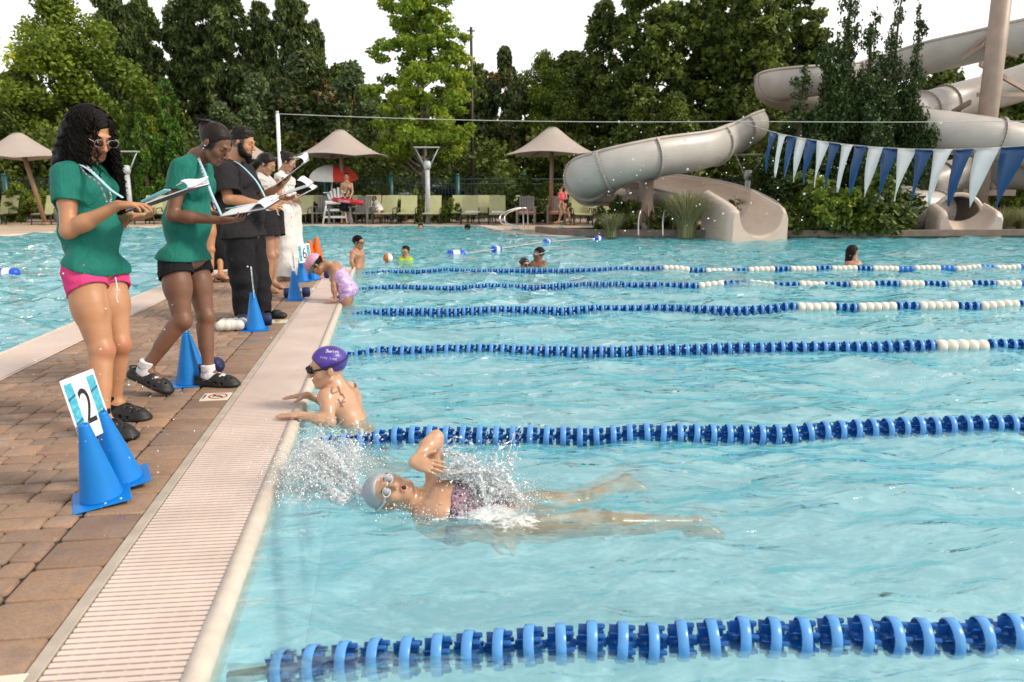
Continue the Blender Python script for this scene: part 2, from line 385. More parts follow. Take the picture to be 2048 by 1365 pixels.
# keep the sheet below deck level beside the gutter lip
edge = (X > XLO-.35) & (X < XE+.06) & (Y < YT+.6); eb = np.clip((X-XE)/.35, .12, 1); Z = np.where((X > XE-.1) & (X < XE+.35) & (Y < YT+.6), WZ+(Z-WZ)*eb, Z); Z = np.where(edge, np.minimum(Z, -.018), Z)
nx, ny = X.shape; idx = np.arange(nx*ny).reshape(nx, ny)
q = np.stack((idx[:-1, :-1], idx[1:, :-1], idx[1:, 1:], idx[:-1, 1:]), -1).reshape(-1, 4)
xc = (X[:-1, :-1]+X[1:, 1:]).ravel()/2; yc = (Y[:-1, :-1]+Y[1:, 1:]).ravel()/2
q = q[~((xc > XLO+.02) & (xc < XE-.03) & (yc < YT+.3))]
def watermat():
    m = N('pool_water'); t = m.t; fo = m.attr('foam')
    v = m.coord(scale=(1, 1.25, 1)); v2 = m.coord(scale=(.8, 1.9, 1), rot=(0, 0, .25))
    h = m.math('ADD', m.math('MULTIPLY', m.noise(30, 4, .6, v, .8), .07), m.noise(3.2, 2.5, .5, v2, 1.0))
    bp = m.n('Bump'); bp.inputs['Strength'].default_value = .8; bp.inputs['Distance'].default_value = .07; m.l(h, bp.inputs['Height'])
    fr = m.n('Fresnel'); fr.inputs['IOR'].default_value = 1.36; m.l(bp.outputs[0], fr.inputs['Normal']); gb = m.n('NewGeometry'); front = m.math('SUBTRACT', 1., gb.outputs['Backfacing']); frf = m.math('MULTIPLY', fr.outputs[0], front)
    gl = m.n('BsdfGlossy'); gl.inputs['Roughness'].default_value = .03; gl.inputs['Color'].default_value = (1, 1, 1, 1); m.l(bp.outputs[0], gl.inputs['Normal'])
    tr = m.n('BsdfTransparent'); tr.inputs['Color'].default_value = (.84, .995, 1., 1)
    rf = m.n('BsdfRefraction'); rf.inputs['Color'].default_value = (.86, .99, 1., 1); rf.inputs['IOR'].default_value = 1.2; rf.inputs['Roughness'].default_value = .02; m.l(bp.outputs[0], rf.inputs['Normal'])
    mx = m.n('MixShader'); mx.inputs[0].default_value = .38; m.l(tr.outputs[0], mx.inputs[1]); m.l(rf.outputs[0], mx.inputs[2])
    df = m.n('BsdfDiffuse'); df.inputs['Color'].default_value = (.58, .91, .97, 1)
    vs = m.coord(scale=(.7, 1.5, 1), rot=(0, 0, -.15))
    ml = m.math('ADD', m.math('MULTIPLY', m.ramp(m.noise(2.6, 9, .68, vs, 1.8), ((.46, 0.), (.70, 1.))), .26), m.math('MULTIPLY', m.ramp(m.noise(17, 6, .7, vs, 1.2), ((.5, 0.), (.72, 1.))), .20))  # pale bubbly water; its mottling is coloured in to stand for rippling, refracted light
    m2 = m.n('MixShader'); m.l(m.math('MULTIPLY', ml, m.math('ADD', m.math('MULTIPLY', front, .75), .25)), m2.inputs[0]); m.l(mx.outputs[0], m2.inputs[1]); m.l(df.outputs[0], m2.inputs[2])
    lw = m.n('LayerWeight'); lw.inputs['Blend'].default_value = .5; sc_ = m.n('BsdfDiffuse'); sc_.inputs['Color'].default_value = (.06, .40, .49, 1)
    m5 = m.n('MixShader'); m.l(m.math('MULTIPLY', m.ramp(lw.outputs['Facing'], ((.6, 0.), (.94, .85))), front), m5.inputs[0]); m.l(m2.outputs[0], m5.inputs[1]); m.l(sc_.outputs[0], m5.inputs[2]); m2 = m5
    m3 = m.n('MixShader'); m.l(frf, m3.inputs[0]); m.l(m2.outputs[0], m3.inputs[1]); m.l(gl.outputs[0], m3.inputs[2])
    fd = m.n('BsdfDiffuse'); fd.inputs['Color'].default_value = (.86, .9, .92, 1)
    fn = m.ramp(m.math('ADD', fo, m.math('MULTIPLY', m.math('SUBTRACT', m.noise(34, 6, .7, None, 1.5), .5), 1.6)), ((.42, 0.), (.72, 1.)))
    fn = m.math('MULTIPLY', fn, m.math('MULTIPLY', m.math('MINIMUM', m.math('MULTIPLY', fo, 4.), 1.), .8))
    m4 = m.n('MixShader'); m.l(fn, m4.inputs[0]); m.l(m3.outputs[0], m4.inputs[1]); m.l(fd.outputs[0], m4.inputs[2])
    m.l(m4.outputs[0], m.out.inputs[0]); return m.m
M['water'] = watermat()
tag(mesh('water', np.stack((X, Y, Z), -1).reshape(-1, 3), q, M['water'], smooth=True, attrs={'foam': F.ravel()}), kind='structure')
def wz(x, y): return float(waves(np.array([float(x)]), np.array([float(y)]))[0])*1.1+WZ
# ================================================================ lane lines
M['fblue'] = simple('float_blue', '2f7fd0', .25, .12, 30); M['fband'] = simple('float_band', '5b9fe2', .3, .1, 20)
M['fwhite'] = simple('float_white', 'e8e2d6', .3, .06, 20); M['fdark'] = simple('float_dark_blue', '1b60ae', .3, .15, 20)
M['cable'] = simple('cable_sleeve', '8a8071', .7, .4, 40, .4, 100)
def float_mesh():
    """wave-quelling disc along x: open band, perforated dish, core, radial paddles"""
    b = MB(); r, w = .055, .029; n = 28
    prof = [(r-.0035, -w/2), (r, -w/2+.002), (r, w/2-.002), (r-.0035, w/2), (r-.0035, -w/2)]
    v, f = lathe(prof, n=n, axis=(1, 0, 0)); b.add(v, f[:-2] if len(f) > n*4 else f, True, .0, 0)
    # dish with round holes: rings of faces with gaps
    rr = [.012, .0185, .025, .0315, .038, .0445, .0515]; th = np.arange(n*1)*2*pi/n; vs = []
    for i, q in enumerate(rr):
        for t in th: vs.append((-.012-.016*(1-(q/.0515)**2)+.012, q*cos(t), q*sin(t)))
    F_ = []
    for i in range(len(rr)-1):
        for k in range(n):
            if i % 2 == 1 and k % 2 == 0: continue
            F_.append((i*n+k, i*n+(k+1) % n, (i+1)*n+(k+1) % n, (i+1)*n+k))
    b.add(vs, F_, True, .0, 1)
    b.tube([(-.041, 0, 0), (.041, 0, 0)], .0135, 10, True, mi=1)
    for k in range(6):
        a = k*pi/3; ex = V(1, 0, 0); er = V(0, cos(a), sin(a)); et = V(0, -sin(a), cos(a))
        b.bbox((-.036, .012, -.0015), (.030, .045, .0015), .0016, 0, (ex, er, et), (0, 0, 0), 1)
        b.bbox((.006, .034, -.006), (.036, .048, .006), .004, 0, (ex, er, et), (0, 0, 0), 1)
    return b
def float_white():
    b = MB(); n = 20
    for s_ in (0,):
        prof = [(.014, -.041), (.036, -.039), (.049, -.03), (.054, -.012), (.055, 0), (.054, .012), (.049, .03), (.036, .039), (.014, .041)]
        b.lathe(prof, n=n, axis=(1, 0, 0), mi=2)
    return b
FM = [M['fband'], M['fdark'], M['fwhite'], M['fblue']]
def protoflt(b, name):
    o = b.build(name, mats=FM); me = o.data; bpy.data.objects.remove(o); return me
FBL = protoflt(float_mesh(), 'float_disc'); FWH = protoflt(float_white(), 'float_disc')
random.seed(11)
def lane(i, x1, y0, slope, white, sub):
    """one lane rope from the gutter wall out to x1; white(px) tells where floats are white"""
    words = ('nearest', 'second', 'third', 'fourth', 'fifth', 'farthest')[i]
    ewords = ('nearest', 'second nearest', 'third nearest', 'fourth nearest', 'fifth nearest', 'farthest')[i]
    extra = ('sinking under the water at the gutter', 'just behind the raised arm of the swimmer on her back', 'starting behind the purple cap', 'starting below the lilac swimsuit', 'just in front of the farthest one', 'passing the two boys in goggles')[i]
    root = empty('lane_line', (XE, y0, 0), 0, f'{words} blue floating lane rope, {extra}', 'lane rope', 'lane ropes across the pool')
    sp = .083; n = int((x1-XE-.14)/sp); pts = []; rest = []
    for k in range(-1, n+1):
        x = XE+.16+k*sp if k >= 0 else XE+.02; y = y0+slope*(x-XE)+.012*sin(x*2.1+i)
        s = max(0, 1-(x-XE)/(sub*.8)); z = WZ+(wz(x, y)-WZ)*(.7 if i == 0 else .45)+(0 if i == 0 else .009)-(.075 if i == 0 else .062)*s**1.3; pts.append((x, y, z))
    loc = [(p[0]-XE, p[1]-y0, p[2]) for p in pts]
    mb = MB(); mb.tube(loc, .006, 6); mb.build('cable', M['cable'], root)
    mb = MB(); mb.tube([loc[0], (loc[1][0]-.02, loc[1][1], loc[1][2])], .018, 8); mb.build('end_sleeve', M['cable'], root)
    for k in range(1, len(pts)-1):
        t = unit(np.subtract(pts[k+1], pts[k-1])); me = FWH if white(pts[k]) else FBL
        if k > 100: rest.append((pts[k], me)); continue
        o = link('float_disc', me, root); o.location = loc[k]
        o.rotation_euler = (random.uniform(0, 6.28), -math.asin(t[2])+random.uniform(-.05, .05), math.atan2(t[1], t[0])+(-.12 if me is FBL else 0)+random.uniform(-.04, .04))
    if rest:
        mb = MB()
        for p, me in rest: mb.lathe([(.014, -.041), (.046, -.036), (.055, 0), (.046, .036), (.014, .041)], (p[0]-XE, p[1]-y0, p[2]), 12, (1, slope, 0), mi=2 if me is FWH else 3)
        mb.build('float_disc', None, root, mats=FM)['kind'] = 'stuff'
def pxx(p):
    q = np.asarray(p)-V(0, 0, CH); z = q@FW; return CX+FPX*(q@RT)/z
def pattern(spans, period=None, start=None):
    def f(p):
        x = pxx(p)
        if any(a <= x <= b for a, b in spans): return True
        return False
    return f
WX = [G(1621, 618)[0], G(1406, 572)[0], G(1338, 540)[0]]
lane(0, 2.4, 1.90, -.124, lambda p: False, 1.0)
lane(1, 3.9, 3.66, -.115, lambda p: False, .75)
lane(2, 5.7, 5.66, -.115, lambda p: 1876 < pxx(p) < 1966, .7)
lane(3, 7.4, 7.62, -.10, lambda p: p[0] > WX[0] and (p[0]-WX[0]) % .664 < .35, .7)
lane(4, 9.1, 9.58, -.108, lambda p: p[0] > WX[1] and (p[0]-WX[1]) % .664 < .35, .7)
lane(5, 10.9, 11.50, -.104, lambda p: p[0] > WX[2] and (p[0]-WX[2]) % .664 < .35, .7)
# ================================================================ trees and plants
def gp(px, zc, z=0.):
    v = (z-CH+_sp*zc)/_cp; return FW*zc+RT*((px-CX)/FPX*zc)+UP*v+V(0, 0, CH)
def zat(py, zc): return at(CX, py, zc)[2]
def leafmat(name, stops, trans=.35, rough=.55):
    m = N(name); stops = tuple((a, tuple(x*1.6 for x in c_)) for a, c_ in stops); c = m.ramp(m.attr('tint'), stops); m.col(c).set(Roughness=rough); m.b.inputs['Specular IOR Level'].default_value = .35
    tl = m.n('BsdfTranslucent'); m.l(c, tl.inputs['Color']); mx = m.n('MixShader'); mx.inputs[0].default_value = trans
    m.l(m.b.outputs[0], mx.inputs[1]); m.l(tl.outputs[0], mx.inputs[2]); m.l(mx.outputs[0], m.out.inputs[0]); return m.m
def G3(a, b, c, d=None): return ((0, a), (.5, b), (.9, c), (1, d or c))
M['l_elm'] = leafmat('leaf_elm', G3((.038, .066, .008), (.10, .145, .015), (.20, .245, .026)))
M['l_maple'] = leafmat('leaf_maple', G3((.075, .125, .012), (.14, .21, .02), (.25, .31, .03), (.42, .38, .05)), .45)
M['l_pine'] = leafmat('needle_pine', G3((.026, .043, .012), (.054, .080, .020), (.105, .135, .032)), .2)
M['l_magn'] = leafmat('leaf_magnolia', ((0, (.018, .032, .01)), (.5, (.04, .06, .014)), (.72, (.08, .09, .02)), (.86, (.16, .07, .02)), (1, (.24, .11, .025))), .15, .35)
M['l_gray'] = leafmat('leaf_grey_green', G3((.05, .075, .03), (.09, .13, .05), (.15, .19, .08)))
M['l_thuja'] = leafmat('leaf_thuja', G3((.03, .065, .008), (.055, .12, .012), (.10, .19, .02)), .25)
M['l_dark'] = leafmat('leaf_dark', G3((.026, .042, .007), (.058, .085, .012), (.125, .155, .022)), .25)
M['l_cyp'] = leafmat('leaf_cypress', G3((.024, .042, .009), (.062, .092, .015), (.145, .175, .028)), .3)
M['l_jun'] = leafmat('leaf_juniper', G3((.012, .024, .006), (.024, .046, .009), (.050, .085, .016)), .15)
M['l_grass'] = leafmat('blade_grass', G3((.06, .08, .03), (.13, .15, .06), (.26, .23, .13)), .3)
M['bark'] = simple('bark', '54463a', .9, .35, 6, .6, 30); M['bark2'] = simple('bark_pale', '80766a', .9, .3, 8, .5, 30)
def quads(P, nrm, up, size, asp=1.7):
    """rhombic leaves"""
    n = len(P); t = np.cross(nrm, up); t /= np.linalg.norm(t, axis=1)[:, None]+1e-9; b = np.cross(nrm, t); b /= np.linalg.norm(b, axis=1)[:, None]+1e-9
    s = size[:, None]; v = np.stack((P-b*s*asp/2, P+t*s/2-b*s*.1, P+b*s*asp/2, P-t*s/2-b*s*.1), 1).reshape(-1, 3)
    return v, np.arange(4*n).reshape(n, 4)
def leaves(rs, C, rad, n, size, asp=1.6, flat=1., up=None, shell=.75):
    """n leaves spread over clumps C (m,3) with radii rad"""
    m = len(C); w = rad**2; i = rs.choice(m, n, p=w/w.sum()); d = rs.normal(size=(n, 3)); d /= np.linalg.norm(d, axis=1)[:, None]
    r = rs.uniform(0, 1, n)**(1-shell*.7); off = d*(r*rad[i])[:, None]; off[:, 2] *= flat; P = C[i]+off
    nr = rs.normal(size=(n, 3))*.8+d*.5+V(0, 0, .4); nr /= np.linalg.norm(nr, axis=1)[:, None]
    u = rs.normal(size=(n, 3)) if up is None else rs.normal(size=(n, 3))*.45+up
    v, f = quads(P, nr, u, size*rs.uniform(.6, 1.4, n), asp)
    t = np.clip(rs.beta(2, 2.6, m)[i]*.7+rs.uniform(-.2, .45, n), 0, 1)
    return v, f, np.repeat(t, 4)
def crown_data(kind, seed, H, Rd, n, size, base=.25):
    rs = np.random.RandomState(seed); C = []; rad = []; u = dict(asp=1.6, flat=.8)
    z0 = H*base; up = None
    if kind == 'round':
        for k in range(90):
            a = rs.uniform(0, 6.28); t = rs.uniform(0, 1); prof = (sin(pi*min(1, t*1.02+.04))**.55)*(1-.25*t)*(.8+.3*sin(3*a+seed)); q = rs.uniform(.25, 1)**.5
            C.append((Rd*prof*q*cos(a), Rd*prof*q*sin(a), z0+t*(H-z0)*(1-.06))); rad.append(Rd*rs.uniform(.13, .26))
    elif kind == 'cone':            # airy young maple: whorled limbs, wide base, loose top
        for k in range(240):
            a = rs.uniform(0, 6.28); t = rs.uniform(0, 1)**1.25; q = rs.uniform(.1, 1)**.55
            prof = (1-t)**.62*(.8+.3*sin(4*a+seed+t*9))+.12; prof *= min(1, .6+t*5)
            C.append((Rd*prof*q*cos(a), Rd*prof*q*sin(a), z0+t*(H-z0)+Rd*.15*q)); rad.append(Rd*rs.uniform(.09, .22)*(1.1-.4*t))
        u['flat'] = .6
    elif kind == 'pine':
        for k in range(330):
            a = rs.uniform(0, 6.28); t = rs.uniform(0, 1); q = rs.uniform(.1, 1)**.55; prof = (1-t)**.5*(.7+.35*sin(5*a+t*13+seed))+.07
            C.append((Rd*prof*q*cos(a), Rd*prof*q*sin(a), z0+t*(H-z0)+Rd*.25*q)); rad.append(Rd*rs.uniform(.06, .16))
        u = dict(asp=3., flat=1.1); up = V(0, 0, 1)
    elif kind == 'cypress':
        for k in range(330):
            a = rs.uniform(0, 6.28); t = rs.uniform(0, 1); q = rs.uniform(.1, 1)**.55; prof = (1-t)**.62*(.75+.3*sin(6*a+t*17+seed))+.09
            C.append((Rd*prof*q*cos(a), Rd*prof*q*sin(a), z0+t*(H-z0))); rad.append(Rd*rs.uniform(.07, .19)*(1.1-.4*t))
        u = dict(asp=1.9, flat=.9); up = V(0, 0, .5)
    elif kind == 'column':
        for k in range(90):
            a = rs.uniform(0, 6.28); t = rs.uniform(0, 1); prof = min(1, (1-t)*2.2)**.6*(.9+.1*sin(3*a))
            C.append((Rd*prof*.72*cos(a), Rd*prof*.72*sin(a), z0+t*(H-z0)*.97)); rad.append(Rd*.3*(.4+.6*min(1, (1-t)*2)))
        u = dict(asp=2.6, flat=1.5); up = V(0, 0, 1)
    elif kind == 'flame':           # twisted upright juniper with flame-like leaders
        nl = 6
        for j in range(nl):
            a0 = j*2*pi/nl+rs.uniform(-.3, .3); q0 = .0 if j == 0 else Rd*rs.uniform(.35, .75); hh = H*(1. if j == 0 else rs.uniform(.55, .9)); tw = rs.uniform(-1, 1)
            for k in range(60):
                t = k/59; a = a0+tw*t*1.3+.3*sin(t*9+j); q = q0*(.5+.75*sin(pi*min(1, t*.8+.15)))+.12*sin(t*14+j)
                w = Rd*.46*(1-t)**.55*(.5+.62*abs(sin(t*15+j*2+seed)))+.09
                aa = rs.uniform(0, 6.28)
                C.append((q*cos(a)+w*.55*cos(aa), q*sin(a)+w*.55*sin(aa), hh*(base+(1-base)*t)+rs.uniform(-.2, .2))); rad.append(w*rs.uniform(.45, .8))
        u = dict(asp=1.7, flat=1.2); up = V(0, 0, 1)
    elif kind == 'shrub':
        for k in range(40):
            a = rs.uniform(0, 6.28); t = rs.uniform(0, 1); q = rs.uniform(.1, 1)**.6; C.append((Rd*q*cos(a), Rd*q*sin(a), H*(.08+.8*t*(1-.5*q*q)))); rad.append(min(Rd, H)*rs.uniform(.16, .3))
    C = np.array(C); rad = np.array(rad); v, f, t = leaves(rs, C, rad, n, size, up=up, **u)
    return v, f, t, C, rad
TREE = {}
def tree_mesh(key, kind, seed, H, Rd, n, size, leaf, bark='bark', base=.25, limbs=22, r0=.16, sharp=None):
    if key in TREE: return TREE[key]
    v, f, t, C, rad = crown_data(kind, seed, H, Rd, n, size, base)
    ok = v[:, 2] > .05; 
    crown = mesh('crown', v, f, M[leaf], attrs={'tint': t})
    mb = MB(); rs = np.random.RandomState(seed+1); top = H*.93
    if kind != 'shrub':
        mb.tube([(sin(k*1.3+seed)*.04*k*r0, cos(k+seed)*.04*k*r0, top*k/9) for k in range(10)], np.linspace(r0*1.15, r0*.12, 10), 9)
        for i in rs.choice(len(C), min(limbs, len(C)), False):
            c = C[i]; zb = max(H*base*.8, c[2]-np.hypot(c[0], c[1])*rs.uniform(.4, .9)-.2); zb = min(zb, top*.97); rr = r0*(1-zb/top)*.55+.012
            mb.tube(spline([(0, 0, zb), (c[0]*.45, c[1]*.45, zb+(c[2]-zb)*.35), tuple(c)], 4), np.linspace(rr, rr*.25, 9), 5)
        trunk = mb.build('trunk', M[bark])
        r = (crown.data, trunk.data); bpy.data.objects.remove(trunk)
    else: r = (crown.data, None)
    bpy.data.objects.remove(crown); TREE[key] = r; return r
def put_tree(key, name, p, label, cat='tree', group=None, rz=0., sc=(1, 1, 1)):
    c, t = TREE[key]
    if t is None:
        o = link(name, c); o.location = p; o.rotation_euler[2] = rz; o.scale = sc; return tag(o, label, cat, group)
    e = empty(name, p, rz, label, cat, group); e.scale = sc
    link('crown', c, e); link('trunk', t, e); return e
tree_mesh('elm', 'round', 2, 10.5, 3.9, 42000, .12, 'l_elm', base=.12)
tree_mesh('elm2', 'round', 12, 10, 3.4, 22000, .15, 'l_dark', base=.06)
tree_mesh('maple', 'cone', 5, 11.6, 3.05, 34000, .12, 'l_maple', 'bark2', base=.22, limbs=60, r0=.17)
tree_mesh('pine', 'pine', 7, 16, 3.6, 30000, .15, 'l_pine', base=.2, limbs=60, r0=.22)
tree_mesh('pine2', 'pine', 23, 16, 3.3, 30000, .15, 'l_pine', base=.2, limbs=60, r0=.22)
tree_mesh('magn', 'round', 9, 7.2, 2.2, 24000, .13, 'l_magn', base=.04)
tree_mesh('gray', 'round', 14, 6.5, 2.1, 13000, .13, 'l_gray', base=.05)
tree_mesh('thuja', 'column', 3, 6.2, .62, 11000, .085, 'l_thuja', base=.02)
tree_mesh('cyp', 'cypress', 31, 13, 3.3, 36000, .14, 'l_cyp', base=.05, limbs=50)
tree_mesh('cyp2', 'cypress', 37, 13, 3.1, 36000, .14, 'l_cyp', base=.05, limbs=50)
tree_mesh('wood', 'round', 41, 9, 3.6, 22000, .17, 'l_dark', base=.0)
tree_mesh('jun', 'flame', 51, 7, 1.2, 48000, .06, 'l_jun', base=.02)
tree_mesh('jun2', 'flame', 58, 7, 1.1, 44000, .06, 'l_jun', base=.02)
tree_mesh('shrub', 'shrub', 61, 1.6, 1.1, 7000, .075, 'l_dark')
tree_mesh('shrub2', 'shrub', 64, 1.4, .95, 6000, .07, 'l_elm')
def T(key, name, px, zc, topy, label, nat, cat='tree', group=None, rz=0, wide=1.):
    """native height nat scaled so its top stands at picture row topy"""
    p = gp(px, zc); s = zat(topy, zc)/nat; return put_tree(key, name, p, label, cat, group, rz, (s*wide, s*wide, s))
T('wood', 'broadleaf_tree', -60, 40, -120, 'dark broadleaf tree at the left edge of the picture, cut off by it', 9, rz=1, wide=.62)
T('elm', 'broadleaf_tree', 155, 36, 0, 'big yellow-green broadleaf tree behind the left shade umbrella and the curly hair', 10.5, rz=.4, wide=1.12)
T('elm2', 'broadleaf_tree', 75, 34, 150, 'dark lower tree under the big yellow-green one, above the left umbrella', 10, rz=2)
for i, (px, zc, ty, k, w, lb) in enumerate(((262, 46, 22, 'pine', 1., 'pine with its top just right of the big yellow-green tree'), (318, 49, 38, 'pine2', .95, 'pine standing above the two clipped columns, lower than its neighbours'), (408, 47, 12, 'pine', 1.05, 'tall pine whose top stands above the bun of the stooping woman'),
        (478, 46, -8, 'pine2', 1., 'tallest of the pines, above the bearded man'), (545, 49, 45, 'pine', .85, 'pine between the two tallest pine tops left of the flag post'), (598, 45, 8, 'pine2', .95, 'sharp-topped pine left of the light green maple, behind the red-leaved magnolia'), (648, 47, 78, 'pine', .62, 'smallest pine, at the right end of the pine row'))):
    T(k, 'pine_tree', px, zc, ty, lb, 16, 'pine', 'pines behind the pool', i*1.1, w)
T('wood', 'broadleaf_tree', 330, 43, 170, 'dark tree filling the gap behind the clipped green columns', 9, rz=2.2, wide=1.1)
T('wood', 'broadleaf_tree', 560, 44, 185, 'dark tree behind the flag post', 9, rz=4.2, wide=1.2)
for px, zc, ty, w, lb in ((268, 30.5, 232, 1., 'shortest clipped green thuja column, left of the other two'), (300, 30, 205, 1., 'middle clipped green thuja column behind the curly-haired woman'), (355, 30.3, 152, 1.15, 'tallest clipped green thuja column, left of the stooping woman')):
    T('thuja', 'thuja', px, zc, ty, lb, 6.2, 'thuja', 'clipped thuja columns', px, w)
T('gray', 'broadleaf_tree', 455, 37, 205, 'grey-green bushy tree behind the stooping woman and the bearded man', 6.5, wide=1.1)
T('gray', 'broadleaf_tree', 530, 39, 150, 'taller grey-green tree left of the flag post', 6.5, rz=2)
T('magn', 'magnolia_tree', 618, 34, 108, 'magnolia with rusty red-brown leaf undersides right of the flag post', 7.2, rz=1., wide=1.08)
T('gray', 'broadleaf_tree', 715, 42, 128, 'grey-green tree between the magnolia and the light green maple', 6.5, rz=3)
T('maple', 'maple_tree', 850, 31.5, -45, 'light yellow-green maple with an airy top and bare grey trunk, middle of the picture', 11.6, rz=.5, wide=1.02)
T('wood', 'broadleaf_tree', 780, 44, 235, 'low dark tree behind the maple, left side', 9, rz=.5)
T('wood', 'broadleaf_tree', 930, 43, 215, 'low dark tree behind the thin black pole', 9, rz=5.5, wide=1.)
T('magn', 'magnolia_tree', 1010, 39, 98, 'narrow magnolia with a dark red top, left of the right shade umbrella', 7.2, rz=3., wide=.62)
T('wood', 'broadleaf_tree', 955, 42, 128, 'dark tree top between the thin black pole and the dark red magnolia', 9, rz=1.4, wide=.8)
T('wood', 'broadleaf_tree', 1135, 43, 105, 'dark tree behind the mid green one right of the magnolia', 9, rz=3.3, wide=1.)
T('wood', 'broadleaf_tree', 690, 46, 128, 'dark tree closing the gap left of the light green maple', 9, rz=2.9, wide=.8)
T('elm', 'broadleaf_tree', 1085, 40, 112, 'mid green tree above the right shade umbrella', 10.5, rz=3, wide=.85)
T('elm2', 'broadleaf_tree', 1130, 37, 185, 'dark green tree right behind the right shade umbrella', 10, rz=1)
T('cyp', 'cypress_tree', 1200, 39, 25, 'feathery cypress, leftmost of the feathery trees', 13, 'cypress', 'feathery cypresses', 0, 1.05)
T('cyp2', 'cypress_tree', 1278, 36, -30, 'tall feathery cypress rising above the upper slide bend', 13, 'cypress', 'feathery cypresses', 2, 1.15)
T('cyp', 'cypress_tree', 1385, 38, -110, 'tallest feathery cypress, cut off by the top of the picture', 13, 'cypress', 'feathery cypresses', 4, 1.1)
T('cyp2', 'cypress_tree', 1490, 36, -40, 'feathery cypress left of the dark junipers', 13, 'cypress', 'feathery cypresses', 1, 1.15)
T('cyp', 'cypress_tree', 1440, 41, -60, 'feathery cypress standing behind and between the two right ones', 13, 'cypress', 'feathery cypresses', 5, 1.0)
T('cyp2', 'cypress_tree', 1570, 41, -30, 'feathery cypress farthest right, behind the junipers', 13, 'cypress', 'feathery cypresses', 3, 1.2)
T('elm2', 'broadleaf_tree', 1340, 33, 190, 'dark tree behind the lower slide channel', 10, rz=4)
T('elm2', 'broadleaf_tree', 1500, 33, 170, 'dark tree behind the slide ramp and its grass tuft', 10, rz=5)
T('wood', 'broadleaf_tree', 1860, 46, 118, 'dark tree seen under the top slide channel, left of the thick pillar', 9, rz=1, wide=.8)
T('wood', 'broadleaf_tree', 1990, 45, 100, 'dark tree behind the thick pillar', 9, rz=3, wide=.9)
T('wood', 'broadleaf_tree', 2130, 44, 40, 'dark tree at the right edge of the picture', 9, rz=2, wide=.9)
T('wood', 'broadleaf_tree', 1720, 48, 150, 'pale distant tree between the dark junipers', 9, rz=5, wide=.9)
for i, (px, zc, ty, k, w, lb) in enumerate(((1585, 21.6, 128, 'jun2', 1.2, 'short forked juniper in front of the upper slide bend'), (1660, 22.2, -55, 'jun', .8, 'tallest twisted juniper, cut off by the top of the picture'), (1712, 21.5, 30, 'jun2', 1., 'slim juniper between the two taller ones'), (1758, 22.5, -30, 'jun', .6, 'twisted juniper with a long leaning leader in front of the top slide channel'), (1797, 22.6, 14, 'jun2', .62, 'slender flame-shaped juniper, nearest the thick pillar'))):
    T(k, 'juniper', px, zc, ty, lb, 7, 'juniper', 'twisted junipers in front of the slides', i*2.1, w*1.12)
# understory behind the fence: one mass of bushes nobody could count
rs = np.random.RandomState(77); C = []; rad = []
for k in range(520):
    px = rs.uniform(-250, 2300); zc = rs.uniform(31.5, 41) if px < 1500 else rs.uniform(27, 38); p = gp(px, zc); C.append((p[0], p[1], rs.uniform(0, 1)**1.2*3.6)); rad.append(rs.uniform(.5, 1.1))
v, f, t = leaves(rs, np.array(C), np.array(rad), 90000, .15)
tag(mesh('undergrowth', v, f, M['l_dark'], attrs={'tint': t}), 'dark undergrowth of mixed bushes behind the fence', 'bushes', kind='stuff')
# far wood closing the horizon
C = []; rad = []
for k in range(400):
    px = rs.uniform(-400, 2500); zc = rs.uniform(50, 58); p = gp(px, zc); C.append((p[0], p[1], rs.uniform(0, 1)*7.0)); rad.append(rs.uniform(1.2, 2.4))
v, f, t = leaves(rs, np.array(C), np.array(rad), 60000, .38)
tag(mesh('far_wood', v, f, M['l_dark'], attrs={'tint': t}), 'far-off dark wood closing the view behind all the trees', 'wood', kind='stuff')
# shrubs
for px, zc, ty, k, w, lb in ((62, 28.8, 358, 'shrub2', 1., 'round light green bush by the pole of the left umbrella'), (610, 28.9, 385, 'shrub', 1., 'low dark hedge bush behind the lifeguard chair'), (668, 29, 380, 'shrub', 1.2, 'dark hedge bush right behind the lifeguard'), (825, 28.9, 372, 'shrub2', .6, 'young yellow-green bush at the foot of the maple'), (893, 28.8, 392, 'shrub2', .9, 'low bush beside the parked car'),
        (1070, 28.6, 330, 'shrub', .8, 'dark bush behind the walking woman'), (1240, 21.2, 372, 'shrub', .7, 'dark bush left of the slide pillar'), (1340, 21., 385, 'shrub', .8, 'dark bush right of the slide pillar'),
        (1612, 20.6, 335, 'shrub', .9, 'tall dark shrub right beside the open slide end'), (1645, 19.9, 345, 'shrub2', 1.0, 'greener shrub between the two slide ends'), (1690, 20.6, 340, 'shrub', 1.1, 'dark shrub below the junipers'), (1742, 22.6, 345, 'shrub', .5, 'dark shrub touching the closed slide tube'), (1590, 22.3, 300, 'shrub', 1.3, 'dark shrub behind the open slide end'), (1640, 21.8, 290, 'shrub', 1.3, 'tall dark shrub under the tallest juniper'), (1712, 22.4, 285, 'shrub', .8, 'tall dark shrub under the slim juniper'), (1800, 25., 330, 'shrub', .8, 'tall dark shrub behind the closed slide tube'), (2034, 23, 392, 'shrub2', .7, 'light green shrub right of the closed slide end')):
    nat = 1.6 if k == 'shrub' else 1.4; T(k, 'shrub', px, zc, ty, lb, nat, 'shrub', None, px, w)
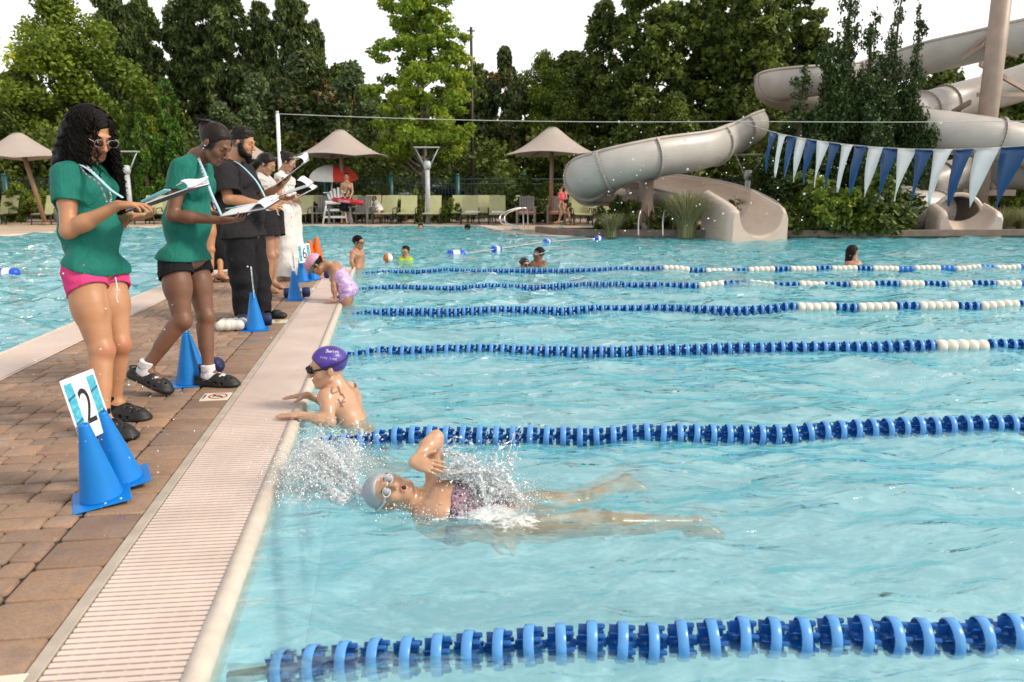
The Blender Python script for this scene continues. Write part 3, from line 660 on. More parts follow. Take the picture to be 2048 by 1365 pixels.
def grass(px, zc, h, r, n, label):
    rs = np.random.RandomState(int(px)); p = gp(px, zc); v = []; f = []; t = []
    for k in range(n):
        a = rs.uniform(0, 6.28); q = rs.uniform(0, 1)**.5*r*.3; l = h*rs.uniform(.6, 1.08); ln = rs.uniform(.15, 1)*r; b = V(q*cos(a), q*sin(a), 0); w = .006+.004*rs.rand()
        tv = V(-sin(a), cos(a), 0)*w; tt = rs.rand()
        for j in range(5):
            s = j/4; c = b+V(cos(a), sin(a), 0)*ln*s**2.2+V(0, 0, l*(s-.22*s**3)); v += [c-tv*(1-s*.8), c+tv*(1-s*.8)]; t += [tt]*2
            if j: m_ = len(v)-4; f.append((m_, m_+1, m_+3, m_+2))
    o = mesh('ornamental_grass', v, np.array(f), M['l_grass'], attrs={'tint': t}); o.location = p; return tag(o, label, 'grass tuft', 'ornamental grass tufts')
grass(1372, 19.4, 1.45, .75, 1500, 'tall feathery grass tuft in front of the open slide ramp')
grass(1222, 19.6, .75, .5, 700, 'small green grass tuft left of the slide pillar')
grass(2000, 21., .9, .6, 700, 'grass tuft beside the closed slide end')
grass(2046, 21.3, .9, .6, 500, 'grass tuft at the right edge of the picture')
# ================================================================ water slides
def slidemat(name, c, c2):
    m = N(name); k = m.ramp(m.noise(1.2, 6, .6), ((.3, c), (.7, c2))); st = m.noise(9, 5, .6, m.coord(scale=(.25, .25, 2.)))
    k = m.mix(m.ramp(st, ((.5, 0.), (.75, .35))), k, '9a938b'); m.col(k).set(Roughness=m.ramp(m.noise(4), ((.3, .28), (.7, .45)))); return m.m
M['slide'] = slidemat('slide_outside', 'aaa49e', 'bab5ae'); M['slidein'] = slidemat('slide_inside', 'c0afa0', 'd2c2b4')
M['rim'] = simple('slide_rim', 'b4aaa0', .45, .15, 3); M['steel'] = simple('slide_steel', 'a08b7c', .5, .12, 3)
M['bolt'] = simple('bolt_dark', '5e574f', .5)
def sweep(P, r, a0, a1, n=26, th=.05):
    """open channel (angles from the bottom, degrees) or closed tube swept along P; returns shell, rims"""
    P = np.asarray(P, float); m = len(P); T_ = np.gradient(P, axis=0); T_ /= np.linalg.norm(T_, axis=1)[:, None]
    S = np.cross(T_, V(0, 0, 1)); S /= np.linalg.norm(S, axis=1)[:, None]; U = np.cross(S, T_)
    r = np.ones(m)*r; a0 = np.ones(m)*a0; a1 = np.ones(m)*a1; o = []; i_ = []
    for k in range(m):
        th_ = np.radians(np.linspace(a0[k], a1[k], n)); d = np.sin(th_)[:, None]*S[k]-np.cos(th_)[:, None]*U[k]
        o.append(P[k]+d*r[k]); i_.append(P[k]+d*(r[k]-th))
    o = np.concatenate(o); i_ = np.concatenate(i_); return o, i_, P, T_, S, U, r, a0, a1
def slide_section(name, P, r, a0, a1, root, rims=True, flange=None, th=.05, closed=False):
    n = 30; o, i_, P, T_, S, U, r, a0, a1 = sweep(P, r, a0, a1, n, th); m = len(P); k = n*m
    fo = [(a*n+b, a*n+b+1, (a+1)*n+b+1, (a+1)*n+b) for a in range(m-1) for b in range(n-1)]
    fi = [tuple(x+k for x in q[::-1]) for q in fo]; ed = []
    for b in range(n-1): ed += [(b, k+b, k+b+1, b+1), ((m-1)*n+b+1, k+(m-1)*n+b+1, k+(m-1)*n+b, (m-1)*n+b)]
    for a in range(m-1): ed += [(a*n, (a+1)*n, k+(a+1)*n, k+a*n), (a*n+n-1, k+a*n+n-1, k+(a+1)*n+n-1, (a+1)*n+n-1)]
    mesh(name, np.vstack((o, i_)), fo+fi+ed, None, root, [True]*(len(fo)+len(fi))+[False]*len(ed), None, [M['slide'], M['slidein']], [0]*len(fo)+[1]*len(fi)+[1]*len(ed), True)
    if rims:
        for e in (0, n-1):
            mb = MB(); L = o.reshape(m, n, 3)[:, e]; mb.tube(L, .045, 8, True, flat=1.); mb.build('rim', M['rim'], root, True)
    for f_ in (flange or []):
        mb = MB(); a = int(f_*(m-1)); t_ = np.radians(np.linspace(a0[a], a1[a], 34)); d = np.sin(t_)[:, None]*S[a]-np.cos(t_)[:, None]*U[a]
        pr = [(r[a]-.01, -.035), (r[a]+.06, -.035), (r[a]+.06, .035), (r[a]-.01, .035)]
        v = np.concatenate([P[a]+d*q+T_[a]*w for q, w in pr]); nn = 34; F_ = [(x*nn+y, x*nn+y+1, ((x+1) % 4)*nn+y+1, ((x+1) % 4)*nn+y) for x in range(4) for y in range(nn-1)]
        mb.add(v, F_, False)
        fl = mb.build('flange', M['rim'], root, True)
        mb = MB()
        for y in range(1, nn, 1): mb.ball(P[a]+d[y]*(r[a]+.03)+T_[a]*.04, .016, 4)
        for y in range(1, nn, 1): mb.ball(P[a]+d[y]*(r[a]+.03)-T_[a]*.04, .016, 4)
        b_ = mb.build('bolt', M['bolt'], None, False); b_.parent = fl; b_.data.transform(__import__('mathutils').Matrix.Translation(-root.location))
        b_['kind'] = 'stuff'
# slide one: open channel
r1 = empty('water_slide', gp(1290, 20.5), 0, 'open cream water slide curling round a pillar and ending in the pool', 'water slide')
A = [at(1500, 250, 24.0), at(1476, 260, 23.0), at(1446, 276, 21.9), at(1400, 296, 20.9), at(1300, 312, 20.2), at(1225, 330, 20.0), at(1180, 350, 20.4), at(1176, 366, 21.6), at(1235, 374, 22.9), at(1310, 372, 22.8), at(1390, 384, 22.1), at(1455, 402, 21.2), at(1495, 422, 20.5), at(1512, 440, 19.9)]
A = spline(A, 7); m = len(A); u = np.linspace(0, 1, m)
A0 = np.interp(u, [0, .3, .45, .6, .8, 1], [-135, -135, -132, -125, -122, -112]); A1 = np.interp(u, [0, .45, .6, .8, 1], [95, 100, 88, 80, 84])
slide_section('channel', A, np.interp(u, [0, .6, .85, 1], [.60, .60, .72, .72]), A0, A1, r1, True, [.1, .2, .31, .41, .49, .56, .8])
def run_out(root, start, front, T2, h0, h1, w=.86, r_in=.6, L=1.1):
    """moulded end trough: flat-sided block with a U cut in it, growing lower towards the water"""
    T2 = unit(T2); S2 = unit(np.cross(T2, V(0, 0, 1))); ns = 9; rings = []
    for i in range(ns):
        t = i/(ns-1); c = front-T2*L*(1-t); hh = h0+(h1-h0)*t-(.0 if t < .85 else (t-.85)/.15*.10); zb = .34*(1-t)**1.3+.02; rr = r_in
        bevel = .17; ww = w-(.05*(t > .93)); pr = [(-ww, -.4), (-ww, hh-bevel), (-ww+bevel*.3, hh-bevel*.3), (-ww+bevel, hh), (-rr-.02, hh-.01)]
        for q in np.radians(np.linspace(-84, 84, 17)): pr.append((rr*sin(q), zb+rr*(1-cos(q))*min(1., (hh-zb-.03)/rr)))
        pr += [(rr+.02, hh-.01), (ww-bevel, hh), (ww-bevel*.3, hh-bevel*.3), (ww, hh-bevel), (ww, -.4)]
        rings.append([c+S2*a*-1+V(0, 0, b_-c[2]) for a, b_ in pr])
    k = len(rings[0]); v = np.concatenate(rings); f = [(i*k+j, i*k+j+1, (i+1)*k+j+1, (i+1)*k+j) for i in range(ns-1) for j in range(k-1)]; f += [tuple((ns-1)*k+j for j in range(k))]
    mesh('run_out', v, f, M['slidein'], root, [True]*(len(f)-1)+[False], world=True)
run_out(r1, None, G(1520, 478), V(.12, -.99, 0), 1.2, .76, .84, .62, 1.45)
def pillar(root, px, zc, ztop, r, name='pillar', foot=True, lean=0):
    p = gp(px, zc); mb = MB(); mb.lathe([(r, 0), (r, ztop)], p, 22)
    mb.build(name, M['steel'], root, True)
    if foot:
        mb = MB(); mb.lathe([(r*1.75, 0), (r*1.75, .28), (r*1.5, .3)], p, 20)
        mb.build('footing', M['strip'], root, True)
        mb = MB(); 
        for k in range(8): a = k*pi/4; ex = V(cos(a), sin(a), 0); ey = V(-sin(a), cos(a), 0); v = [p+ex*r+V(0, 0, .85)+ey*.015, p+ex*r*1.6+V(0, 0, .3)+ey*.015, p+ex*r+V(0, 0, .3)+ey*.015]; v += [q-ey*.03 for q in v]; mb.add(v, [(0, 1, 2), (5, 4, 3), (0, 3, 4, 1), (1, 4, 5, 2), (2, 5, 3, 0)])
        mb.build('gusset', M['steel'], root, True)
    return p
pillar(r1, 1289, 21.3, zat(352, 21.3), .21)
def beam(root, a, b, w=.09, name='support_arm'):
    mb = MB(); a, b = np.asarray(a), np.asarray(b); x = unit(b-a); y = unit(np.cross(V(0, 0, 1), x)); z = np.cross(x, y); mb.box((0, -w*.6, -w), (np.linalg.norm(b-a), w*.6, w), 0, np.array([x, y, z]), a); mb.build(name, M['steel'], root, True)
beam(r1, at(1213, 370, 21.3), at(1288, 372, 21.2)); beam(r1, at(1175, 397, 21.5), at(1290, 398, 21.2)); beam(r1, at(1220, 388, 21.5), at(1270, 352, 21.3), .05, 'brace'); beam(r1, at(1258, 386, 21.9), at(1245, 352, 21.7), .05, 'brace'); beam(r1, at(1235, 372, 20.6), at(1240, 350, 20.4), .08, 'brace')
# slide two: top open channel and closed tubes round the thick leaning-looking pillar
r2 = empty('water_slide', gp(1955, 22.5), 0, 'big slide of cream tubes round a thick pillar, right side, ending in a short trough', 'water slide')
B = spline([at(2230, 10, 21.5), at(2120, 42, 22.6), at(2000, 68, 23.4), at(1900, 92, 24.), at(1800, 118, 25.), at(1700, 140, 25.3), at(1610, 150, 24.6), at(1560, 158, 25.2), at(1560, 176, 26.8), at(1640, 196, 28.), at(1720, 205, 28)], 7)
slide_section('channel', B, .72, -103, 103, r2, True, [.14, .24, .36, .5, .62, .7])
for nm, pts, fl in (('closed_tube', [at(2150, 120, 25), at(2048, 165, 25.2), at(1960, 190, 25.3), at(1880, 212, 25.), at(1822, 232, 23.8), at(1830, 255, 22.6), at(1900, 266, 22.2), at(1980, 278, 22.), at(2060, 296, 22.), at(2150, 320, 22.6)], [.33, .41, .56, .8]),
                    ('closed_tube', [at(2100, 345, 23), at(2020, 340, 23.5), at(1930, 352, 24.2), at(1850, 372, 23.8), at(1800, 398, 22.6), at(1812, 421, 21.6), at(1850, 424, 21.6), at(1885, 428, 21.9), at(1908, 431, 21.4), at(1915, 433, 20.9)], [.3, .55, .72])):
    slide_section(nm, spline(pts, 7), .60, -180, 180, r2, False, fl)
# seams of the closed tubes
run_out(r2, None, G(1940, 472), V(-.26, -.97, 0), .85, .62, .84, .60, .8)
mb = MB(); t_ = np.linspace(0, 2*pi, 31)[:-1]; c = at(1915, 433, 20.9); T2 = unit(at(1915, 433, 20.9)-at(1908, 431, 21.4)); S2 = unit(np.cross(T2, V(0, 0, 1))); U2 = np.cross(S2, T2)
mb.tube([c+(S2*cos(q)+U2*sin(q))*.60 for q in t_], .06, 8, False, closed=True); mb.build('mouth_ring', M['slidein'], r2, True)
pp = pillar(r2, 1948, 22.9, 8.5, .27)
for a, b, w in (((1968, 90, 22.8), (1925, 118, 23.4), .06), ((1985, 20, 22.8), (2010, 95, 23), .06), ((1970, 90, 22.8), (2035, 110, 23.3), .09), ((1975, 70, 22.8), (1925, 115, 23.5), .05), ((1960, 128, 22.8), (2060, 185, 24.5), .07), ((1955, 190, 22.8), (2060, 190, 23.4), .06), ((1950, 290, 22.7), (1800, 295, 22.6), .11), ((1948, 300, 22.7), (2060, 310, 22.6), .11), ((1925, 385, 22.8), (2030, 386, 22.6), .09), ((1960, 345, 22.8), (1990, 378, 22.5), .05), ((1940, 205, 22.8), (1905, 225, 24.2), .07)):
    beam(r2, at(*a), at(*b), w)
# ================================================================ smooth-union bodies (one continuous surface each)
def smin(a, b, k):
    if k <= 0: return np.minimum(a, b)
    h = np.maximum(k-np.abs(a-b), 0)/k; return np.minimum(a, b)-h*h*k*.25
class Field:
    def __init__(s, h): s.h = h; s.ops = []
    def _add(s, fn, lo, hi, k, op): s.ops.append((fn, np.asarray(lo, float), np.asarray(hi, float), k, op)); return s
    def cone(s, a, b, r1, r2=None, k=.02, op='u', flat=None, ff=1., cap=None):
        """tapered capsule a->b; flat: unit vector along which the section is squeezed by ff; cap: (point, normal) cutting it"""
        a = np.asarray(a, float); b = np.asarray(b, float); r2 = r1 if r2 is None else r2; ba = b-a; L = max(ba@ba, 1e-9)
        fl = None if flat is None else unit(flat)
        def fn(X, Y, Z):
            x, y, z = X-a[0], Y-a[1], Z-a[2]; t = np.clip((x*ba[0]+y*ba[1]+z*ba[2])/L, 0, 1); x = x-t*ba[0]; y = y-t*ba[1]; z = z-t*ba[2]
            if fl is not None:
                q = (x*fl[0]+y*fl[1]+z*fl[2])*(ff-1); x = x+q*fl[0]; y = y+q*fl[1]; z = z+q*fl[2]
            d = np.sqrt(x*x+y*y+z*z)-(r1+(r2-r1)*t)
            if cap is not None:
                c, n_ = cap; d = np.maximum(d, (X-c[0])*n_[0]+(Y-c[1])*n_[1]+(Z-c[2])*n_[2])
            return d
        m = max(r1, r2); return s._add(fn, np.minimum(a, b)-m, np.maximum(a, b)+m, k, op)
    def ell(s, c, r, axes=None, k=.02, op='u'):
        c = np.asarray(c, float); r = np.ones(3)*r; A = np.eye(3) if axes is None else np.asarray(axes, float)
        def fn(X, Y, Z):
            x, y, z = X-c[0], Y-c[1], Z-c[2]; p = [x*A[i, 0]+y*A[i, 1]+z*A[i, 2] for i in range(3)]
            k0 = np.sqrt(sum((p[i]/r[i])**2 for i in range(3))); k1 = np.sqrt(sum((p[i]/r[i]**2)**2 for i in range(3)))+1e-9
            return np.where(k0 < 1e-6, -min(r), k0*(k0-1)/k1)
        e = np.abs(A.T)@r; return s._add(fn, c-e, c+e, k, op)
    def half(s, c, n_, R_=9.):                     # cut away everything on the +n side (within R_ of c)
        c = np.asarray(c, float); n_ = unit(n_)
        def fn(X, Y, Z): return (X-c[0])*n_[0]+(Y-c[1])*n_[1]+(Z-c[2])*n_[2]
        return s._add(fn, c-R_, c+R_, 0, 'clip')
    def grid(s, pad=.0, lo=None, hi=None):
        us = [o for o in s.ops if o[4] == 'u']; lo = np.min([o[1] for o in us], 0) if lo is None else lo; hi = np.max([o[2] for o in us], 0) if hi is None else hi
        s.lo = lo-3*s.h-pad; s.n = np.ceil((hi+3*s.h+pad-s.lo)/s.h).astype(int)+1
        s.ax = [(s.lo[i]+np.arange(s.n[i])*s.h).astype(np.float32) for i in range(3)]
        return s
    def eval(s, shell=0., warp=None, base=None):
        D = np.full(s.n, .2, np.float32) if base is None else base
        def run(ops):
            nonlocal D
            for fn, lo, hi, k, op in ops:
                mg = k+3*s.h; i0 = np.clip(np.floor((lo-mg-s.lo)/s.h).astype(int), 0, s.n); i1 = np.clip(np.ceil((hi+mg-s.lo)/s.h).astype(int)+1, 0, s.n)
                if np.any(i1 <= i0): continue
                sl = tuple(slice(i0[j], i1[j]) for j in range(3))
                X = s.ax[0][sl[0]][:, None, None]; Y = s.ax[1][sl[1]][None, :, None]; Z = s.ax[2][sl[2]][None, None, :]
                d = fn(X, Y, Z)
                if op == 'u': D[sl] = smin(D[sl], d, k)
                elif op == 's': D[sl] = -smin(-D[sl], d, k)
                elif op == 'clip': D[sl] = np.maximum(D[sl], d)
        run([o for o in s.ops if o[4] == 'u'])
        if warp is not None:
            m = np.abs(D) < .035; I = np.nonzero(m); D[m] += warp(s.ax[0][I[0]], s.ax[1][I[1]], s.ax[2][I[2]]).astype(np.float32)
        if shell: D = np.maximum(D, -(D+shell))
        run([o for o in s.ops if o[4] != 'u']); return D
def nets(D, lo, h):
    S = D < 0; nx, ny, nz = D.shape; c = np.zeros((nx-1, ny-1, nz-1), np.int8)
    for i in (0, 1):
        for j in (0, 1):
            for k in (0, 1): c += S[i:nx-1+i, j:ny-1+j, k:nz-1+k]
    act = (c > 0) & (c < 8); I = np.argwhere(act); pos = np.zeros((len(I), 3)); cnt = np.zeros(len(I))
    for ax in range(3):
        e = np.zeros(3, int); e[ax] = 1; o1, o2 = [a for a in range(3) if a != ax]
        for u in (0, 1):
            for w in (0, 1):
                a = np.zeros(3, int); a[o1] = u; a[o2] = w; A = I+a; B = A+e; da = D[A[:, 0], A[:, 1], A[:, 2]]; db = D[B[:, 0], B[:, 1], B[:, 2]]
                m = (da < 0) != (db < 0); t = np.where(m, da/(da-db+1e-20), 0); pos += m[:, None]*(a+t[:, None]*e); cnt += m
    v = (I+pos/np.maximum(cnt, 1)[:, None])*h+lo
    vid = np.full(act.shape, -1, np.int32); vid[act] = np.arange(len(I)); F = []
    for ax in range(3):
        o1, o2 = (ax+1) % 3, (ax+2) % 3
        s0 = [slice(None)]*3; s1 = [slice(None)]*3; s0[ax] = slice(0, -1); s1[ax] = slice(1, None); ch = S[tuple(s0)] != S[tuple(s1)]
        E = np.argwhere(ch); E = E[(E[:, o1] > 0) & (E[:, o2] > 0) & (E[:, o1] < D.shape[o1]-1) & (E[:, o2] < D.shape[o2]-1)]
        ins = S[E[:, 0], E[:, 1], E[:, 2]]; q = []
        for u, w in ((-1, -1), (0, -1), (0, 0), (-1, 0)):
            C = E.copy(); C[:, o1] += u; C[:, o2] += w; q.append(vid[C[:, 0], C[:, 1], C[:, 2]])
        q = np.stack(q, 1); q[~ins] = q[~ins][:, ::-1]; F.append(q)
    return v, np.concatenate(F)
def body_mesh(name, fld, mat, parent, shell=0., warp=None, masks=None, extra=None, relax=1):
    fld.grid(); D = fld.eval(shell, warp)
    for g in (extra or []):
        pass
    v, f = nets(D, fld.lo, fld.h)
    v = relaxed(v, f, relax)
    at_ = {k: fn(v) for k, fn in (masks or {}).items()}
    return mesh(name, v, f, mat, parent, True, at_, world=True)
def relaxed(v, f, it):
    for _ in range(it):
        a = np.zeros_like(v); c = np.zeros(len(v))
        for i in range(4):
            j = (i+1) % 4
            for p, q in ((i, j), (j, i)):
                np.add.at(a, f[:, p], v[f[:, q]]); np.add.at(c, f[:, p], 1)
        v = v*.5+.5*a/np.maximum(c, 1)[:, None]
    return v
def union_mesh(name, flds, mat, parent, k=.015, shells=None, warp=None, relax=1, masks=None):
    """garment: several shelled pieces (each with its own cuts) joined"""
    lo = np.min([np.min([o[1] for o in f.ops if o[4] == 'u'], 0) for f in flds], 0); hi = np.max([np.max([o[2] for o in f.ops if o[4] == 'u'], 0) for f in flds], 0)
    T_ = None
    for i, f in enumerate(flds):
        f.grid(lo=lo, hi=hi); d = f.eval(shells if shells is not None else 0., warp); T_ = d if T_ is None else smin(T_, d, k)
    v, q = nets(T_, flds[0].lo, flds[0].h); v = relaxed(v, q, relax); at_ = {k_: fn(v) for k_, fn in (masks or {}).items()}
    return mesh(name, v, q, mat, parent, True, at_, world=True)
def near(a, b, r, fade):
    a = np.asarray(a, float); b = np.asarray(b, float); ba = b-a; L = ba@ba+1e-9
    return lambda v: np.clip((r+fade-np.linalg.norm(v-a-np.clip((v-a)@ba/L, 0, 1)[:, None]*ba, axis=1))/fade, 0, 1)
def frame(fwd, up=(0, 0, 1)):
    """rows: right-hand side x, forward y, up z"""
    y = unit(fwd); x = unit(np.cross(y, up)); z = np.cross(x, y); return np.array([x, y, z])
def folds(amp, f1=24., f2=9., d=(0, 0, 1), seed=0):
    rs = np.random.RandomState(seed); K = [(rs.normal(size=3)*V(1, 1, 1.6)*f1*rs.uniform(.4, 1.1), rs.uniform(0, 6.28), rs.normal(size=3)*f2, rs.uniform(0, 6.28)) for _ in range(5)]
    def w(x, y, z):
        s_ = 0
        for k, p, k2, p2 in K: s_ = s_+np.sin(k[0]*x+k[1]*y+k[2]*z+p+1.7*np.sin(k2[0]*x+k2[1]*y+k2[2]*z+p2))
        return amp*s_/2.2
    return w
# ---- skin
def skinmat(name, c, red, dark, wet=False):
    m = N(name); n1 = m.noise(14, 4); k = m.ramp(n1, ((.3, tuple(x*.86 for x in lin(c)[:3])), (.7, lin(c)[:3])))
    k = m.mix(m.math('MULTIPLY', m.attr('flush'), .5), k, red); k = m.mix(m.attr('lip'), k, red); k = m.mix(m.attr('hair'), k, dark)
    m.col(k).set(Roughness=.32 if wet else m.ramp(m.noise(30), ((.3, .42), (.7, .58)))); m.bump(m.noise(260, 3), .12, .002)
    m.b.inputs['Subsurface Weight'].default_value = .12; m.b.inputs['Subsurface Radius'].default_value = (.012, .005, .003); m.b.inputs['Subsurface Scale'].default_value = .6
    if wet: m.b.inputs['Coat Weight'].default_value = .5; m.b.inputs['Coat Roughness'].default_value = .08
    return m.m
M['skin_tan'] = skinmat('skin_tan', (.50, .245, .125), (.40, .11, .065), (.02, .014, .01))
M['skin_brown'] = skinmat('skin_brown', (.185, .082, .045), (.20, .06, .045), (.008, .006, .005))
M['skin_mid'] = skinmat('skin_mid', (.42, .22, .13), (.35, .11, .08), (.012, .009, .008))
M['skin_wet'] = skinmat('skin_wet', (.58, .33, .20), (.50, .16, .11), (.03, .02, .015), True)
M['skin_far'] = skinmat('skin_far', (.44, .24, .15), (.40, .13, .10), (.02, .014, .01))
M['eye'] = simple('eyeball', (.62, .58, .54), .2, .02); M['iris'] = simple('iris', (.02, .012, .008), .1)
M['hairblk'] = simple('hair_black', (.007, .005, .004), .55, .5, 60, .4, 200, 0., .12); M['hairdk'] = simple('hair_dark_brown', (.018, .011, .008), .55, .5, 60, .4, 200, 0., .12)
def hairmat(name, c):
    m = N(name); k = m.noise(170, 4, .6, m.coord(scale=(.25, .25, 1.))); m.col(m.ramp(k, ((.35, tuple(x*.5 for x in c)), (.7, tuple(x*1.8 for x in c))))).set(Roughness=.42); m.b.inputs['Specular IOR Level'].default_value = .22; m.bump(k, .9, .004); return m.m
M['hairtied'] = hairmat('hair_tied', (.014, .008, .006)); M['hairshort'] = hairmat('hair_short', (.008, .006, .005))
def head(F, c, A, s=1., fine=True):
    """skull and face features; c centre at eye level, A frame rows (right, forward, up)"""
    P = lambda x, y, z: c+s*(x*A[0]+y*A[1]+z*A[2])
    F.ell(P(0, -.014, .032), s*V(.074, .094, .080), A, .02); F.ell(P(0, .022, -.03), s*V(.060, .062, .068), A, .03)
    F.ell(P(0, .030, -.072), s*V(.044, .046, .036), A, .025); F.ell(P(0, .066, -.098), s*V(.018, .014, .014), A, .02)
    for g in (-1, 1):
        F.ell(P(g*.037, .056, -.028), s*V(.021, .021, .022), A, .02); F.cone(P(g*.055, .0, -.055), P(g*.028, .05, -.092), s*.019, s*.016, .02)
        F.ell(P(g*.078, -.006, -.008), s*V(.0075, .017, .029), A, .006)
        if fine: F.ell(P(g*.031, .097, .003), s*V(.017, .016, .013), A, .012, 's')
    F.cone(P(-.028, .082, .022), P(.028, .082, .022), s*.010, None, .014)
    F.cone(P(0, .086, .010), P(0, .106, -.032), s*.0075, s*.0115, .010)
    for g in (-1, 1): F.ell(P(g*.011, .096, -.036), s*V(.009, .010, .008), A, .006)
    if fine:
        for g in (-1, 1): F.ell(P(g*.031, .0825, .0045), s*V(.0155, .0140, .0112), A, .004)
    F.cone(P(-.017, .080, -.0625), P(.017, .080, -.0625), s*.0062, None, .006); F.cone(P(-.010, .087, -.0615), P(.010, .087, -.0615), s*.0055, None, .006)
    F.cone(P(-.014, .080, -.0745), P(.014, .080, -.0745), s*.0072, None, .006); F.cone(P(-.012, .0905, -.068), P(.012, .0905, -.068), s*.0022, None, .002, 's')
    return P
def face_masks(P, s=1., beard=False, brow=True):
    L = [near(P(-.016, .085, -.0625), P(.016, .085, -.0625), .005*s, .004*s), near(P(-.013, .085, -.0745), P(.013, .085, -.0745), .006*s, .004*s)]
    H = []
    for g in (-1, 1):
        H += [near(P(g*.016, .096, .020), P(g*.036, .088, .026), .0030*s, .0035*s), near(P(g*.036, .088, .026), P(g*.048, .076, .020), .0018*s, .003*s)]
        H += [near(P(g*.019, .094, -.004), P(g*.031, .098, -.0065), .0012*s, .002*s), near(P(g*.031, .098, -.0065), P(g*.043, .089, -.003), .0012*s, .002*s)]
    if beard:
        H += [near(P(-.04, .045, -.095), P(.04, .045, -.095), .030*s, .010*s), near(P(0, .075, -.1), P(0, .07, -.14), .034*s, .008*s)]
        for g in (-1, 1): H.append(near(P(g*.066, .01, -.02), P(g*.052, .03, -.09), .022*s, .009*s)); H.append(near(P(0, .10, -.052), P(g*.026, .085, -.060), .004*s, .005*s))
    lip = lambda v: np.max([f(v) for f in L], 0); bm = lambda v: np.clip(np.max([f(v) for f in H], 0), 0, 1)
    if beard:
        l0 = lip; b0 = bm; bm = lambda v: b0(v)*(1-l0(v))
    return lip, bm
def scalp(hc, lo=-.06, full=.85):
    def f(v):
        l = (v-hc.c)@hc.A.T/hc.k; e = np.clip((l[:, 2]-lo-.5*np.clip(l[:, 1]+.02, 0, 1))/.02, 0, 1)*np.clip((.046-l[:, 1])/.010+np.clip((l[:, 2]-.05)*40, 0, 9), 0, 1)*~((np.abs(l[:, 0]) > .0775) & (l[:, 1] > -.026) & (l[:, 1] < .014) & (l[:, 2] > -.04) & (l[:, 2] < .024))
        return full*e
    return f
def eyes(root, P, s, down=.0, open_=True):
    for g in (-1, 1):
        mb = MB(); mb.ball(P(g*.031, .0805, -.0035), s*V(.0112, .0112, .0112), 10); mb.ball(P(g*.031, .0885, -.0035-down*.002), s*V(.0050, .0040, .0050), 8, mi=1)
        mb.build('eye', None, root, True, [M['eye'], M['iris']])
def hand(F, w, d, n, t, s=1., curl=(.25, .3, .3, .35), k=.006, spread=.1, thumb=None, tcurl=.4):
    """w wrist, d to the fingers, n palm normal, t to the thumb side"""
    d = unit(d); n = unit(n-d*(n@d)); t = unit(t-d*(t@d)-n*(t@n)); A = np.array([t, d, n])
    F.ell(w+d*.048*s, s*V(.040, .052, .0155), A, .012); F.cone(w+d*.03*s-t*.02*s, w+d*.085*s-t*.028*s, .0125*s, .0105*s, .01); F.cone(w, w+d*.04*s, .0235*s, .022*s, .02, flat=n, ff=1.35)
    tips = []
    for i, (off, L, b0) in enumerate(((.029, .072, .088), (.0095, .080, .093), (-.0105, .074, .089), (-.029, .058, .081))):
        p = w+d*b0*s+t*off*s; a = curl[i]*.6; r = (.0092, .0092, .0088, .0078)[i]*s; dd = unit(d+t*spread*off/.03*1.)
        for j, sg in enumerate((.45, .32, .23)):
            v = dd*cos(a)+n*sin(a); q = p+v*L*sg*s; F.cone(p, q, r*(1-.08*j), r*(1-.08*(j+1)), .004 if j == 0 else .003); p = q; a += curl[i]
        tips.append(p)
    td = unit(d*.62+t*.75+n*.22) if thumb is None else unit(thumb); p = w+d*.018*s+t*.026*s; q = p+td*.038*s; F.cone(w+d*.02*s+t*.012*s, q, .0155*s, .0125*s, .01)
    td2 = unit(td*1+d*tcurl+n*.15); q2 = q+td2*.030*s; F.cone(q, q2, .0118*s, .0105*s, .004); q3 = q2+unit(td2+d*.25)*.022*s; F.cone(q2, q3, .0105*s, .0088*s, .003)
    return tips
def limb(F, a, b, c, r, k=.02): F.cone(a, b, r[0], r[1], k); F.cone(b, c, r[1], r[2], k)
def arm(F, sh, el, wr, s=1., fat=1.):
    F.ell(sh, .052*s*fat, None, .04); F.cone(sh, el, .049*s*fat, .036*s*fat, .02); m = sh+(el-sh)*.45; F.ell(m, .043*s*fat, None, .03)
    F.cone(el, el+(wr-el)*.35, .036*s*fat, .0395*s*fat, .02); F.cone(el+(wr-el)*.3, wr, .039*s*fat, .0235*s*(.5+.5*fat), .02)
def leg(F, hp, kn, an, back, s=1., fat=1.):
    ax_ = unit(an-kn); bk = unit(back-ax_*(back@ax_)); F.cone(hp, hp+(kn-hp)*.45, .088*s*fat, .078*s*fat, .04); F.cone(hp+(kn-hp)*.4, kn, .080*s*fat, .052*s*fat, .03)
    F.ell(kn-bk*.012*s, .053*s*fat, None, .02); F.cone(kn, an, .050*s*fat, .034*s*(.4+.6*fat), .02); F.cone(kn+(an-kn)*.18+bk*.018*s, kn+(an-kn)*.52+bk*.012*s, .045*s*fat, .038*s*fat, .03)
    for g in (-1, 1): F.ell(an+np.cross(ax_, bk)*g*.022*s, .016*s, None, .012)
def foot(F, an, dirn, s=1., drop=.07, toes=True):
    d = unit(dirn); up = V(0, 0, 1); h = an-up*drop*s; F.cone(an, h+d*-.035*s+up*.028*s, .033*s, .030*s, .02); F.cone(an+d*.01, h+d*.09*s+up*.028*s, .034*s, .030*s, .03)
    F.cone(h+d*-.03*s+up*.024*s, h+d*.12*s+up*.018*s, .029*s, .026*s, .03); sd = np.cross(d, up); F.cone(h+d*.11*s-sd*.022*s+up*.016*s, h+d*.12*s+sd*.022*s+up*.016*s, .019*s, .021*s, .02)
    if toes:
        for i in range(5): F.cone(h+d*.13*s+sd*(i-2)*.016*s+up*.013*s, h+d*(.168-.006*abs(i-2)-.0*i)*s+sd*(i-2)*.0165*s+up*.012*s, .0098*s, .0092*s, .004)
